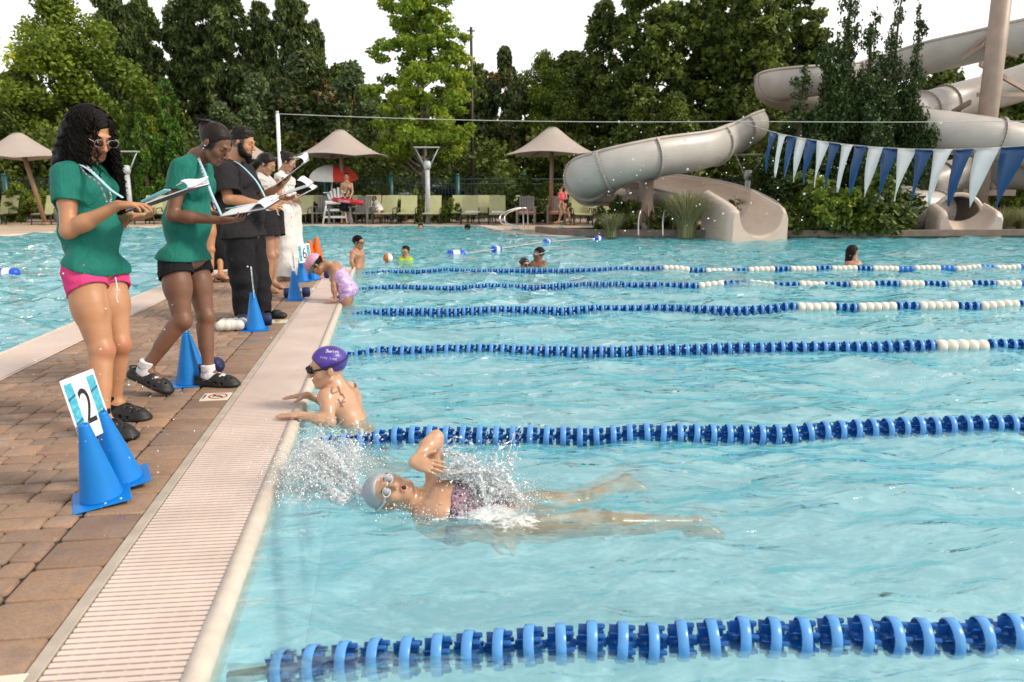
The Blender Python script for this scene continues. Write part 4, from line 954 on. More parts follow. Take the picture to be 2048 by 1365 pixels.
def torso(F, nk, sh, hp, fw, s=1., fat=1., bust=0., belly=0., flat=.82, glute=1.):
    """nk neck base, sh/hp pairs, fw chest direction"""
    ms = (sh[0]+sh[1])/2; mh = (hp[0]+hp[1])/2; ax_ = unit(ms-mh); rt = unit(sh[1]-sh[0]); rh = unit(hp[1]-hp[0]); fw = unit(fw-ax_*(fw@ax_)); L = np.linalg.norm(ms-mh)
    ch = ms-ax_*.13*L*1.6; wa = mh+ax_*L*.42; hw = np.linalg.norm(sh[1]-sh[0])/2
    F.cone(ch-rt*.085*s, ch+rt*.085*s, .100*s*fat, None, .05, flat=fw, ff=1/flat*.98); F.cone(ms-rt*hw*.72-ax_*.03*s, ms+rt*hw*.72-ax_*.03*s, .062*s*fat, None, .05)
    F.cone(wa-rt*.048*s, wa+rt*.048*s, .078*s*fat, None, .06, flat=fw, ff=1.1); F.cone(ch, wa, .094*s*fat, .078*s*fat, .06); F.cone(wa, mh+ax_*.03, .078*s*fat, .086*s*fat, .06)
    F.cone(mh-rh*.070*s+ax_*.02, mh+rh*.070*s+ax_*.02, .089*s*fat, None, .05)
    for g in (-1, 1):
        F.ell(mh+rh*g*.058*s-fw*.040*s-ax_*.03*s, .075*s*fat*glute, None, .04); F.cone(nk+ax_*.035*s, ms+rt*g*hw*.8+ax_*.012*s, .036*s*fat, .036*s*fat, .04)
        if bust: F.ell(ch+rt*g*.068*s+fw*.070*s-ax_*.005*s, bust*s, None, .03)
        else: F.ell(ch+rt*g*.065*s+fw*.062*s*fat+ax_*.015*s, V(.06, .06, .05)*s*fat, None, .05)
    if belly: F.ell(wa+fw*.055*s-ax_*.03, V(1, 1, 1)*belly, None, .06)
    return dict(ms=ms, mh=mh, ax=ax_, rt=rt, fw=fw, ch=ch, wa=wa, rh=rh)
def neck(F, nk, P, s=1., fat=1.): F.cone(nk, P(0, -.022, -.05), .052*s*fat, .050*s*fat, .03); F.cone(nk, P(0, -.012, -.06), .050*s*fat, .044*s*fat, .03)
# ================================================================ the two women in teal shirts
def fabric(name, c, rough=.75, bump=.25, sheen=.2, var=.12, scale=5):
    m = N(name); f = m.noise(scale, 4); b = lin(c)[:3]; m.col(m.ramp(f, ((.3, tuple(x*(1-var) for x in b)), (.7, tuple(min(1, x*(1+var*.5)) for x in b))))).set(Roughness=rough)
    m.b.inputs['Specular IOR Level'].default_value = .2; h = m.math('ADD', m.math('MULTIPLY', m.noise(420, 2), .10), m.math('MULTIPLY', m.noise(8, 5, .55, m.coord(scale=(1, 1, .5)), 3.2), 1.)); m.bump(h, bump*1.5, .035); return m.m
M['teal'] = fabric('shirt_teal', (.010, .165, .125), .62, .35); M['pink'] = fabric('shorts_pink', (.68, .06, .22), .85, .2); M['black'] = fabric('cloth_black', (.012, .012, .014), .85, .3)
M['charcoal'] = fabric('cloth_charcoal', (.022, .020, .022), .85, .35); M['whitecloth'] = fabric('cloth_white', (.74, .71, .67), .8, .3); M['greycloth'] = fabric('cloth_pale_grey', (.58, .56, .54), .8, .3)
M['clog'] = simple('clog_foam_black', (.012, .012, .013), .55, .2, 30, .2, 200); M['sock'] = fabric('sock_white', (.74, .73, .75), .9, .5, .2, .05); M['sockblk'] = fabric('sock_black', (.012, .012, .014), .9, .5)
M['paper'] = simple('paper_white', (.80, .79, .82), .6, .04, 4); M['board'] = simple('clipboard_dark', (.03, .03, .05), .4); M['clip'] = simple('clip_metal', (.6, .6, .62), .25, .1, metal=1.)
M['lany'] = simple('lanyard_pale_blue', (.36, .62, .72), .6, .1, 40); M['bead'] = simple('bead_pink', (.50, .16, .24), .3, .4, 90); M['beadw'] = simple('bead_white', (.6, .6, .62), .3)
M['phone'] = simple('phone_case_teal', (.16, .48, .55), .35); M['ink'] = simple('print_black', (.012, .012, .014), .6); M['frames'] = simple('glasses_clear', (.40, .33, .29), .15)
M['glass'] = N('lens_glass').m; b_ = M['glass'].node_tree.nodes['Principled BSDF']; b_.inputs['Transmission Weight'].default_value = 1; b_.inputs['Roughness'].default_value = .02; b_.inputs['IOR'].default_value = 1.1
M['gold'] = simple('metal_gold', (.7, .5, .25), .25, metal=1.)
def clog(root, an, d, s=1., pitch=0., mat='clog', zground=0.):
    """slip-on foam clog with strap and holes; an ankle, d foot direction (unit, may tilt)"""
    d = unit(d); side = unit(np.cross(d, V(0, 0, 1))); up = np.cross(side, d); A = np.array([side, d, up]); o = an-up*.085*s
    P = lambda x, y, z: o+s*(x*A[0]+y*A[1]+z*A[2]); F = Field(.0045)
    F.cone(P(0, -.055, .020), P(0, .155, .020), .042*s, .050*s, .02, flat=up, ff=2.2); F.ell(P(0, .108, .028), s*V(.052, .088, .052), A, .02); F.cone(P(0, -.055, .03), P(0, .06, .045), .040*s, .05*s, .02)
    F.ell(P(0, -.005, .088), s*V(.033, .066, .048), A, .008, 's'); F.half(P(0, 0, .001), -up)
    for x, y in ((0, .075), (-.024, .09), (.024, .09), (-.012, .11), (.012, .11), (-.032, .125), (.032, .125), (0, .135), (-.018, .152), (.018, .152)): F.cone(P(x, y, .05), P(x*1.2, y, .12), .0058*s, None, .002, 's')
    for g in (-1, 1): F.ell(P(g*.05, .07, .035), s*V(.012, .010, .009), A, .003, 's'); F.ell(P(g*.052, .11, .03), s*V(.012, .010, .008), A, .003, 's')
    o1 = body_mesh('clog', F, M[mat], root)
    mb = MB(); pts = [P(.046, .04, .045), P(.045, -.02, .06), P(.03, -.07, .068), P(0, -.088, .070), P(-.03, -.07, .068), P(-.045, -.02, .06), P(-.046, .04, .045)]
    mb.tube(spline(pts, 4), .0085*s, 6, flat=.45); mb.build('strap', M[mat], o1, True); return o1
def ring_line(root, name, pts, mat, r=.004, flat=None, n=6):
    mb = MB(); mb.tube(spline(pts, 6), r, n, flat=flat); return mb.build(name, M[mat], root, True)
def beads(root, pts, r=.0042):
    P = spline(pts, 8); L = np.r_[0, np.cumsum(np.linalg.norm(np.diff(P, axis=0), axis=1))]; mb = MB()
    for i, q in enumerate(np.arange(0, L[-1], r*2.1)): mb.ball([np.interp(q, L, P[:, j]) for j in range(3)], r, 5, mi=(i//2) % 2)
    return mb.build('bead_string', None, root, True, [M['bead'], M['beadw']])
def clipboard(p, x, y, L, Wd, label, curl=None, drop=0., lift=0.):
    """p lower-left corner, x along the width... board in plane x,y; sheets curling over the far end"""
    x = unit(x); y = unit(y-x*(y@x)); z = np.cross(x, y)
    if z[2] < 0: p = p+x*Wd; x = -x; z = -z
    e = empty('clipboard', tuple(p), 0, label, 'clipboard', 'clipboards held by the timekeepers')
    ax3 = np.array([x, y, z]); mb = MB(); mb.bbox((0, 0, -.004), (Wd, L, 0), .002, 0, ax3, p); mb.build('board', M['board'], e, True)
    mb = MB(); mb.bbox((.003, .002, .0015), (Wd-.003, L*.97, .007), .002, 0, ax3, p+0*z); mb.build('paper', M['paper'], e, True)
    mb = MB(); mb.bbox((Wd*.3, L-.045, .008), (Wd*.7, L-.012, .018), .004, 0, ax3, p); mb.tube([p+x*Wd*.36+y*(L-.012)+z*.02, p+x*Wd*.64+y*(L-.012)+z*.02], .006, 8); mb.build('clip', M['clip'], e, True)
    if curl is not None:                      # (radius, sweep degrees, tail length)
        r, sw, tail = curl; n = 14; rows = [(0, 0)]; t = np.radians(np.linspace(0, sw, n)); pts = [(L-.02+r*sin(a), .008+r*(1-cos(a))) for a in t]
        d_ = V(cos(t[-1]), sin(t[-1])); l0 = pts[-1]; pts += [(l0[0]+d_[0]*tail*q*1., l0[1]+d_[1]*tail*q-drop*q*q) for q in np.linspace(.15, 1, 7)]; v = []
        for j, (a, b_) in enumerate(pts):
            sk = .014*sin(j*.5); v += [p+x*(.004+u*(Wd-.008))+y*(a+sk*(u-.5))+z*(b_+.006*sin(u*5+j*.3)) for u in np.linspace(0, 1, 7)]
        m_ = len(pts); f = [(a*7+b, a*7+b+1, (a+1)*7+b+1, (a+1)*7+b) for a in range(m_-1) for b in range(6)]
        o = mesh('curled_sheets', v, f, M['paper'], e, True, world=True); md = o.modifiers.new('thick', 'SOLIDIFY'); md.thickness = .0025; md.offset = 0
    return e
def curls(root, P, s, n, seed, length, spread, mat='hairblk', rad=.0042, amp=.013, start=None, back=True):
    """corkscrew strands from the scalp"""
    rs = np.random.RandomState(seed); mb = MB()
    for i in range(n):
        az, el, L = start(rs); L = L*length; ph = rs.uniform(0, 6.28); a_ = amp*rs.uniform(.5, 1.5); dr = rs.uniform(.3, 1.15); fr = rs.uniform(120, 190); m = int(14+L*95); pts = []; e_ = el; q = ph; zf = 0.
        for j in range(m):
            st_ = L/(m-1)*j; arc = min(st_, max(0., (el+.15))*.092); e_ = el-arc/.092; zf = st_-arc; rr = 1.03+.06*min(1, st_*12); o = spread*dr*(1-math.exp(-zf*9)); w_ = P(0, 0, 0)+s*(((.083*rr*cos(e_)+o)*sin(az)+0)*P.A[0]+(-.016+(.102*rr*cos(e_)+o*.7)*cos(az))*P.A[1]+(.036+.090*rr*sin(e_))*P.A[2])-UZ*zf*s
            k = a_*min(1, st_*14); q = ph+st_*fr; pts.append(w_+k*(cos(q)*(P.A[0]*cos(az)-P.A[1]*sin(az))+sin(q)*(P.A[0]*sin(az)+P.A[1]*cos(az))*.9))
        mb.tube(pts, rad*np.linspace(1, .45, m)*rs.uniform(.7, 1.3), 4, False); continue
        x0 = .083*cos(el)*sin(az); y0 = -.016+.100*cos(el)*cos(az); z0 = .034+.088*sin(el); pts = []; out = unit(V(sin(az), cos(az)*.8, 0)); ph = rs.uniform(0, 6.28); L = L*length; m = int(16+L*60); a_ = amp*rs.uniform(.6, 1.5); turns = L*rs.uniform(32, 46)/2; dr = rs.uniform(.5, 1.)
        for j in range(m):
            t = j/(m-1); h_ = L*t; o = out*(spread*dr*sin(min(1, t*1.5)*pi*.5)*(1-.35*t)); q = ph+t*turns*6.28/3
            k = min(1, t*4); pts.append(P(0, 0, 0)+s*((x0+o[0]+k*a_*cos(q))*P.A[0]+(y0+o[1]+k*a_*sin(q))*P.A[1]+(z0+.02*sin(t*3))*P.A[2])-V(0, 0, 1)*h_*s)
        mb.tube(pts, rad*np.linspace(1, .45, m)*rs.uniform(.7, 1.3), 4, False)
    return mb.build('curl', M[mat], root, True)
class HP:                                     # head placement helper
    def __init__(s, c, A, k=1.): s.c = np.asarray(c, float); s.A = A; s.k = k
    def __call__(s, x, y, z): return s.c+s.k*(x*s.A[0]+y*s.A[1]+z*s.A[2])
# world directions seen from the camera
CR = RT.copy(); CF = unit(FW*V(1, 1, 0)); UZ = V(0, 0, 1)
def cam_dir(r, f, u): return unit(CR*r+CF*f+UZ*u)

# ---- woman 1: long curls, glasses, teal shirt, pink shorts
D1 = 3.78
def j1(px, py, dz=0.): return at(px, py, D1+dz)
r = empty('person', tuple(gp(225, D1)), 0, 'young woman with long dark curls, clear glasses, teal shirt and pink shorts', 'person')
F = Field(.0042); hd = frame(cam_dir(.80, -.42, -.40)); hc = HP(j1(184, 270, 0), hd, 1.08)
sh = (j1(134, 352, -.10), j1(196, 343, .20)); hp = (j1(166, 545, -.07), j1(214, 540, .12)); nkb = j1(158, 328, .06); fw1 = cam_dir(.86, -.5, 0)
# sh[0] is her right (near) shoulder, sh[1] the far one
tt = torso(F, nkb, (sh[1], sh[0]), (hp[1], hp[0]), fw1, .98, 1.0, .055, glute=1.05)
P = head(F, hc.c, hd, 1.08); neck(F, nkb, hc, .9)
el0, wr0 = j1(137, 463, -.14), j1(236, 411, -.16); el1, wr1 = j1(222, 455, .26), j1(262, 433, .16)
arm(F, sh[0], el0, wr0, .98, 1.03); arm(F, sh[1], el1, wr1, .95)
hand(F, wr0, cam_dir(.97, .05, .04), cam_dir(.1, .1, -1), cam_dir(.3, .9, .1), .95, (.32, .4, .5, .55), tcurl=.8); hand(F, wr1, cam_dir(.95, -.25, -.05), cam_dir(0, -.1, 1), cam_dir(.2, -.9, .2), .95, (.35, .4, .45, .5))
kn0, an0 = j1(203, 702, -.06), j1(204, 838, -.12); kn1, an1 = j1(238, 690, .10), j1(228, 808, .16); bk1 = -fw1
leg(F, hp[0]+V(0, 0, -.02), kn0, an0, bk1, 1.0, 1.06); leg(F, hp[1]+V(0, 0, -.02), kn1, an1, bk1, .97, 1.04)
foot(F, an0, cam_dir(.93, -.35, 0), .9, .06, False); foot(F, an1, cam_dir(.97, -.2, 0), .9, .06, False)
lip, brow = face_masks(hc, 1.08); kneeflush = [near(kn0+fw1*.045, kn0+fw1*.046, .02, .04), near(kn1+fw1*.045, kn1+fw1*.046, .02, .04), near(hc(-.03, .09, -.03), hc(.03, .09, -.03), .012, .03)]
body = body_mesh('body', F, M['skin_tan'], r, masks={'lip': lip, 'hair': brow, 'flush': lambda v: np.max([f_(v) for f_ in kneeflush], 0)})
eyes(r, hc, 1.08, 1.)
# shirt
def tee(root, T, sh, el, hp, hem, nk, fat=1., s=1., sleeve=.42, mat='teal', seed=1, sl_r=(.068, .078), hemn=None, bustr=0., slack=.0215, h=.0052, nr=.07, belly=0.):
    """sh/el given as (right, left); hem point and normal cut the bottom"""
    A = Field(h); ms, mh, ax_, rt, fw_ = T['ms'], T['mh'], T['ax'], T['rt'], T['fw']; ch, wa = T['ch'], T['wa']; hw = np.linalg.norm(sh[1]-sh[0])/2; w = slack
    A.cone(ch-rt*.082*s, ch+rt*.082*s, (.099*fat+w*.7)*s, None, .05, flat=fw_, ff=1.16); A.cone(ms-rt*hw*.8-ax_*.035*s, ms+rt*hw*.8-ax_*.035*s, (.062*fat+w)*s, None, .05)
    A.cone(wa-rt*.05*s, wa+rt*.05*s, (.081*fat+w*1.7)*s, None, .06); A.cone(ch, wa, (.094*fat+w*.8)*s, (.081*fat+w*1.7)*s, .06); A.cone(wa, mh+ax_*.02, (.081*fat+w*1.7)*s, (.090*fat+w*.9)*s, .06)
    lo_ = mh-ax_*.05; A.cone(mh-T['rh']*.07*s, mh+T['rh']*.07*s, (.088*fat+w)*s, None, .04); A.cone(lo_-T['rh']*.074*s, lo_+T['rh']*.074*s, (.086*fat+w*.9)*s, None, .03)
    for g in (-1, 1):
        A.ell(mh+T['rh']*g*.058*s-fw_*.040*s-ax_*.03*s, (.080*fat+w*.9)*s, None, .03); A.ell(hp[0] if g > 0 else hp[1], (.086*fat+w)*s, None, .03); A.ell(ch+rt*g*.065*s+fw_*.062*s*fat+ax_*.015, (V(.06, .06, .05)*fat+w*.8)*s, None, .05); A.cone(nk+ax_*.022*s, ms+rt*g*hw*.85+ax_*.012*s, (.036*fat+w*.55)*s, (.038*fat+w*.6)*s, .04)
        if bustr: A.ell(ch+rt*g*.068*s+fw_*.070*s-ax_*.005*s, (bustr+w*.55)*s, None, .04)
    if belly: A.ell(wa+fw_*.055*s-ax_*.03, belly+w, None, .06)
    A.half(hem, -ax_ if hemn is None else hemn); A.ell(nk+ax_*.045*s+fw_*.03*s, V(.075, .075, .062)*s*nr/.07, None, .01, 's'); A.cone(nk-ax_*.01, nk+ax_*.12, nr*.85*s, None, .01, 's')
    parts = [A]
    for S_, E_ in zip(sh, el):
        B = Field(h); u = unit(E_-S_); L = np.linalg.norm(E_-S_); e = S_+u*L*sleeve; B.cone(S_-u*.005, e+u*.03, sl_r[0]*s*fat, sl_r[1]*s*fat, .03); B.half(e, u, .3); parts.append(B)
    return union_mesh('shirt', parts, M[mat], root, .03, .011, folds(.0046, 32, 11, seed=seed), 1)
hem1 = tt['mh']-tt['ax']*.005
sht = tee(r, tt, sh, (el0, el1), hp, j1(186, 536, 0), nkb, 1., .98, .50, 'teal', 3, hemn=unit(-UZ*1.-CR*.36+0*CF), bustr=.055)
# shorts
def shorts(root, T, hp, kn, waist, lens, mat, fat=1., s=1., seed=2, r0=.095, r1=.098, h=.0052, slack=.012, tilt=None):
    parts = []; mh, ax_, rh = T['mh'], T['ax'], T['rh']; A = Field(h); A.cone(mh-rh*.07*s+ax_*.02, mh+rh*.07*s+ax_*.02, (.089*fat+slack*.3)*s, None, .03); A.cone(mh+ax_*.07-rh*.05*s, mh+ax_*.07+rh*.05*s, (.08*fat+slack*.5)*s, None, .04)
    for g in (-1, 1): A.ell(mh+rh*g*.058*s-T['fw']*.040*s-ax_*.03*s, (.076*fat+slack*.8)*s, None, .03)
    A.half(waist, ax_); A.half(mh-ax_*.075*s, -ax_); parts.append(A)
    for i in (0, 1):
        B = Field(h); u = unit(kn[i]-hp[i]); e = hp[i]+u*lens[i]; B.cone(hp[i], e+u*.04, r0*s*fat, r1*s*fat, .03); B.half(e, u if tilt is None else unit(u+tilt), .4); B.half(hp[i]-u*.05, -u, .4); parts.append(B)
    return union_mesh('shorts', parts, M[mat], root, .03, .011, folds(.003, 30, 9, seed=seed), 1)
shorts(r, tt, hp, (kn0, kn1), tt['mh']-tt['ax']*.045, (.10, .11), 'pink', 1.03, 1.0, 5, tilt=.35*fw1)
ring_line(r, 'drawstring', [j1(231, 555, -.115), j1(234, 575, -.125), j1(233, 596, -.12), j1(236, 606, -.12)], 'whitecloth', .003)
# hair: cap of curls falling to the chest and back
H = Field(.0055); H.ell(hc(0, -.022, .046), 1.02*V(.086, .103, .086), hd, .02); H.cone(hc(-.06, -.06, .0), hc(-.06, -.09, -.20), .055, .06, .04); H.cone(hc(.06, -.06, .0), hc(.06, -.085, -.20), .055, .05, .04); H.cone(hc(0, -.08, .02), hc(0, -.12, -.22), .075, .07, .04)
H.cone(j1(140, 290, -.02), j1(118, 372, 0), .055, .045, .04); H.ell(hc(.0, .07, -.02), 1.0*V(.052, .085, .075), hd, .012, 's'); H.ell(hc(0, .12, .02), V(.05, .06, .06), hd, .01, 's'); H.cone(hc(0, .0, .145), hc(0, .08, .115), .006, .004, .008, 's')
hm = body_mesh('hair', H, M['hairblk'], r, warp=folds(.006, 60, 20, seed=8))
hc_ = hc
st = lambda rs: (rs.uniform(-pi, pi)*.86+pi, rs.uniform(-.1, 1.0), rs.uniform(.72, 1.1))
def st1(rs):
    side = rs.choice((-1, 1)); az = side*rs.uniform(1.25 if side < 0 else .75, 3.1); return az, rs.uniform(-.2, 1.5), rs.uniform(.65, 1.1)*(.8 if abs(az) < 1.3 else 1.)
curls(hm, hc, 1.08, 640, 5, .44, .040, start=st1, amp=.0095, rad=.0034)
curls(hm, hc, 1.08, 22, 9, .27, .03, start=lambda rs: (rs.choice((-1, 1))*rs.uniform(.32, .7), rs.uniform(.45, .8), rs.uniform(.6, 1.)), amp=.009, rad=.0034)
# glasses
g = MB()
for s_ in (-1, 1):
    pts = [hc(s_*.033+.0255*np.sign(cos(a))*abs(cos(a))**.7, .109, .0+.0175*np.sign(sin(a))*abs(sin(a))**.7) for a in np.linspace(0, 2*pi, 21)[:-1]]; g.tube(pts, .0011, 6, False, closed=True); g.tube([hc(s_*.063, .108, .008), hc(s_*.072, .06, .008), hc(s_*.080, -.005, .004)], .0017, 6)
g.tube([hc(-.006, .112, .004), hc(.006, .112, .004)], .002, 6); gl = g.build('glasses', M['frames'], r, True)
for s_ in (-1, 1): v, f = lathe([(0.0001, 0), (.020, .0)], hc(s_*.033, .109, 0), 20, hd[1]); mesh('lens', v, f, M['glass'], gl, world=True)
# lanyard, beads, hair ties, phone and clipboard
ring_line(r, 'lanyard', [j1(143, 300, .06), j1(150, 322, -.06), j1(175, 338, -.13), j1(192, 352, -.17), j1(222, 380, -.2), j1(246, 396, -.2)], 'lany', .0075, .25)
beads(r, [j1(150, 318, -.05), j1(172, 348, -.13), j1(196, 365, -.17), j1(207, 385, -.185), j1(214, 406, -.17)]); beads(r, [j1(160, 320, -.03), j1(190, 348, -.15), j1(212, 370, -.16), j1(222, 392, -.16), j1(221, 404, -.16)])
ring_line(r, 'hair_tie', [wr1+V(.0, 0, .024), wr1+cam_dir(0, -1, 0)*.027, wr1-V(0, 0, .026), wr1+cam_dir(0, 1, 0)*.025, wr1+V(0, 0, .024)], 'ink', .003)
for an, d, sk_ in ((an0, cam_dir(.93, -.35, 0), 1), (an1, cam_dir(.97, -.2, 0), 1)):
    S_ = Field(.004); S_.cone(an+V(0, 0, .055), an-V(0, 0, .02), .040, .041, .02); S_.cone(an-V(0, 0, .02), an-V(0, 0, .03)+d*.08, .040, .036, .02); S_.half(an+V(0, 0, .05), UZ); body_mesh('sock', S_, M['sockblk'], r); clog(r, an, d, 1.03)
b0 = at(250, 424, D1-.10); bx = at(386, 377, D1-.12)-b0
clipboard(b0, cam_dir(.1, 1, .12), bx, .36, .23, 'clipboard with white sheets held by the curly-haired woman in glasses', curl=(.018, 185, .03))
e = empty('phone', tuple(at(318, 397, D1-.02)), 0, 'teal phone lying on the clipboard of the curly-haired woman', 'phone'); ax3 = frame(bx+UZ*.05); MB().bbox((-.036, -.07, 0), (.036, .07, .009), .004, 0, ax3, at(313, 398, D1+.02)+V(0, 0, .012)).build('case', M['phone'], e, True)

def mark(root, pts, mat, w, name='mark'):
    mb = MB(); P = spline(pts, 6); m = len(P); mb.tube(P, w*np.interp(np.linspace(0, 1, m), [0, .35, 1], [.35, 1, .25]), 5, flat=.5); return mb.build(name, M[mat], root, True)
# ---- woman 2: hair in a claw clip, teal shirt, black shorts, mid-step
D2 = 4.5
def j2(px, py, dz=0.): return at(px, py, D2+dz)
r = empty('person', tuple(gp(400, D2)), 0, 'stooping woman with hair clipped up, teal shirt, black shorts and white socks, stepping forward', 'person')
F = Field(.0044); hd = frame(cam_dir(.80, -.22, -.56), unit(UZ+CR*.15)); hc = HP(j2(431, 288, 0), hd, 1.0)
sh = (j2(364, 339, -.13), j2(404, 332, .2)); hp = (j2(349, 525, -.09), j2(389, 523, .10)); nkb = j2(392, 322, .04); fw2 = cam_dir(.86, -.42, -.1)
tt = torso(F, nkb, (sh[1], sh[0]), (hp[1], hp[0]), fw2, .98, .94, .045, glute=1.02); P = head(F, hc.c, hd, 1.0); neck(F, nkb, hc, .92)
el0, wr0 = j2(345, 432, -.17), j2(440, 441, -.13); el1, wr1 = j2(402, 430, .24), j2(440, 431, .16)
arm(F, sh[0], el0, wr0, .97, .96); arm(F, sh[1], el1, wr1, .93, .95)
hand(F, wr0, cam_dir(.97, .1, 0), cam_dir(.1, .3, .9), cam_dir(.2, .9, .2), .95, (.5, .55, .6, .6), tcurl=.9); hand(F, wr1, cam_dir(.97, -.1, .12), cam_dir(-.1, .1, .9), cam_dir(.1, -.9, .1), .95, (.4, .5, .6, .6))
kn0, an0 = j2(364, 641, -.10), j2(290, 739, -.12); kn1, an1 = j2(411, 634, .10), j2(417, 747, .10)
leg(F, hp[0], kn0, an0, cam_dir(-.8, .3, .3), .98, .98); leg(F, hp[1], kn1, an1, -fw2, .96, .98); d0, d1 = cam_dir(.90, -.12, -.36), cam_dir(.98, -.14, 0)
foot(F, an0, d0, .85, .06, False); foot(F, an1, d1, .85, .06, False); lip, br_ = face_masks(hc); sc_ = scalp(hc, -.07, 1.); brow = lambda v: np.maximum(br_(v), sc_(v))
body_mesh('body', F, M['skin_brown'], r, masks={'lip': lip, 'hair': brow})
tee(r, tt, sh, (el0, el1), hp, j2(362, 518, 0), nkb, .94, .98, .50, 'teal', 11, hemn=unit(-UZ-CR*.1), bustr=.048)
shorts(r, tt, hp, (kn0, kn1), tt['mh']-tt['ax']*.045, (.085, .085), 'black', .98, 1.0, 6, r0=.094, r1=.102, tilt=.2*fw2)
H = Field(.0048); H.ell(hc(0, -.018, .038), V(.079, .096, .083), hd, .02); H.cone(hc(0, -.07, .03), hc(0, -.115, .052), .05, .034, .03); H.ell(hc(0, .075, -.030), V(.085, .075, .095), hd, .012, 's'); H.half(hc(0, 0, -.065), unit(-hc.A[2]*.75+hc.A[1]*.65), .2)
hm = body_mesh('hair', H, M['hairtied'], r, warp=folds(.0012, 160, 20, seed=2)); mb = MB()
for i in range(7): mb.tube([hc(-.04+.013*i, -.10, .09), hc(-.04+.013*i, -.14, .085-.002*i), hc(-.035+.012*i, -.145, .045)], .0045, 5)
mb.tube([hc(-.045, -.10, .092), hc(.045, -.10, .092)], .006, 6); mb.build('claw_clip', M['clog'], r, True)
mb = MB(); rs = np.random.RandomState(4)
for i in range(26): a = rs.uniform(-.03, .03); mb.tube([hc(a, -.10, .05+rs.uniform(-.02, .04)), hc(a+rs.uniform(-.03, .03), -.15, .06+rs.uniform(-.03, .05)), hc(a+rs.uniform(-.05, .05), -.18, .02+rs.uniform(-.05, .07))], .0012, 3)
mb.build('loose_strands', M['hairdk'], hm, True)
for z in (-.042, -.022): MB().ball(hc(.086, .0, z), .0042, 6).build('earring', M['beadw'], r, True)
ring_line(r, 'lanyard', [j2(390, 296, .05), j2(397, 318, -.03), j2(409, 345, -.17), j2(422, 385, -.2), j2(438, 420, -.19), j2(443, 432, -.18)], 'lany', .0075, .25)
beads(r, [j2(392, 305, .02), j2(401, 335, -.1), j2(412, 365, -.17), j2(424, 400, -.19), j2(430, 424, -.19)]); beads(r, [j2(396, 308, .0), j2(408, 345, -.12), j2(421, 385, -.17), j2(431, 420, -.17)])
for an, d, z_ in ((an0, d0, 0), (an1, d1, 0)):
    up = np.cross(unit(np.cross(d, UZ)), d); S_ = Field(.004); S_.cone(an+up*.06, an-up*.02, .041, .041, .02); S_.cone(an-up*.02, an-up*.035+d*.09, .041, .037, .02); S_.half(an+up*.055, up); so = body_mesh('sock', S_, M['sock'], r)
    sd = unit(np.cross(d, UZ)); q = an+sd*.046+up*.018; mark(so, [q-d*.022+up*.008, q-d*.012-up*.004, q+d*.002-up*.004, q+d*.026+up*.010-sd*.004], 'ink', .0042); clog(r, an, d, .98)
b0 = at(437, 436, D2-.12); clipboard(b0, cam_dir(.12, 1, .25), at(528, 415, D2-.1)-b0, .30, .23, 'clipboard with drooping white sheets held by the stooping woman in teal', curl=(.012, 150, .12), drop=.10)
ax3 = frame(cam_dir(.97, .1, .12)); p_ = at(480, 420, D2+.06); e = empty('phone', tuple(p_), 0, 'teal phone in the hand of the stooping woman', 'phone'); MB().bbox((-.036, -.075, 0), (.036, .075, .009), .004, 0, ax3, p_+V(0, 0, .012)).build('case', M['phone'], e, True)
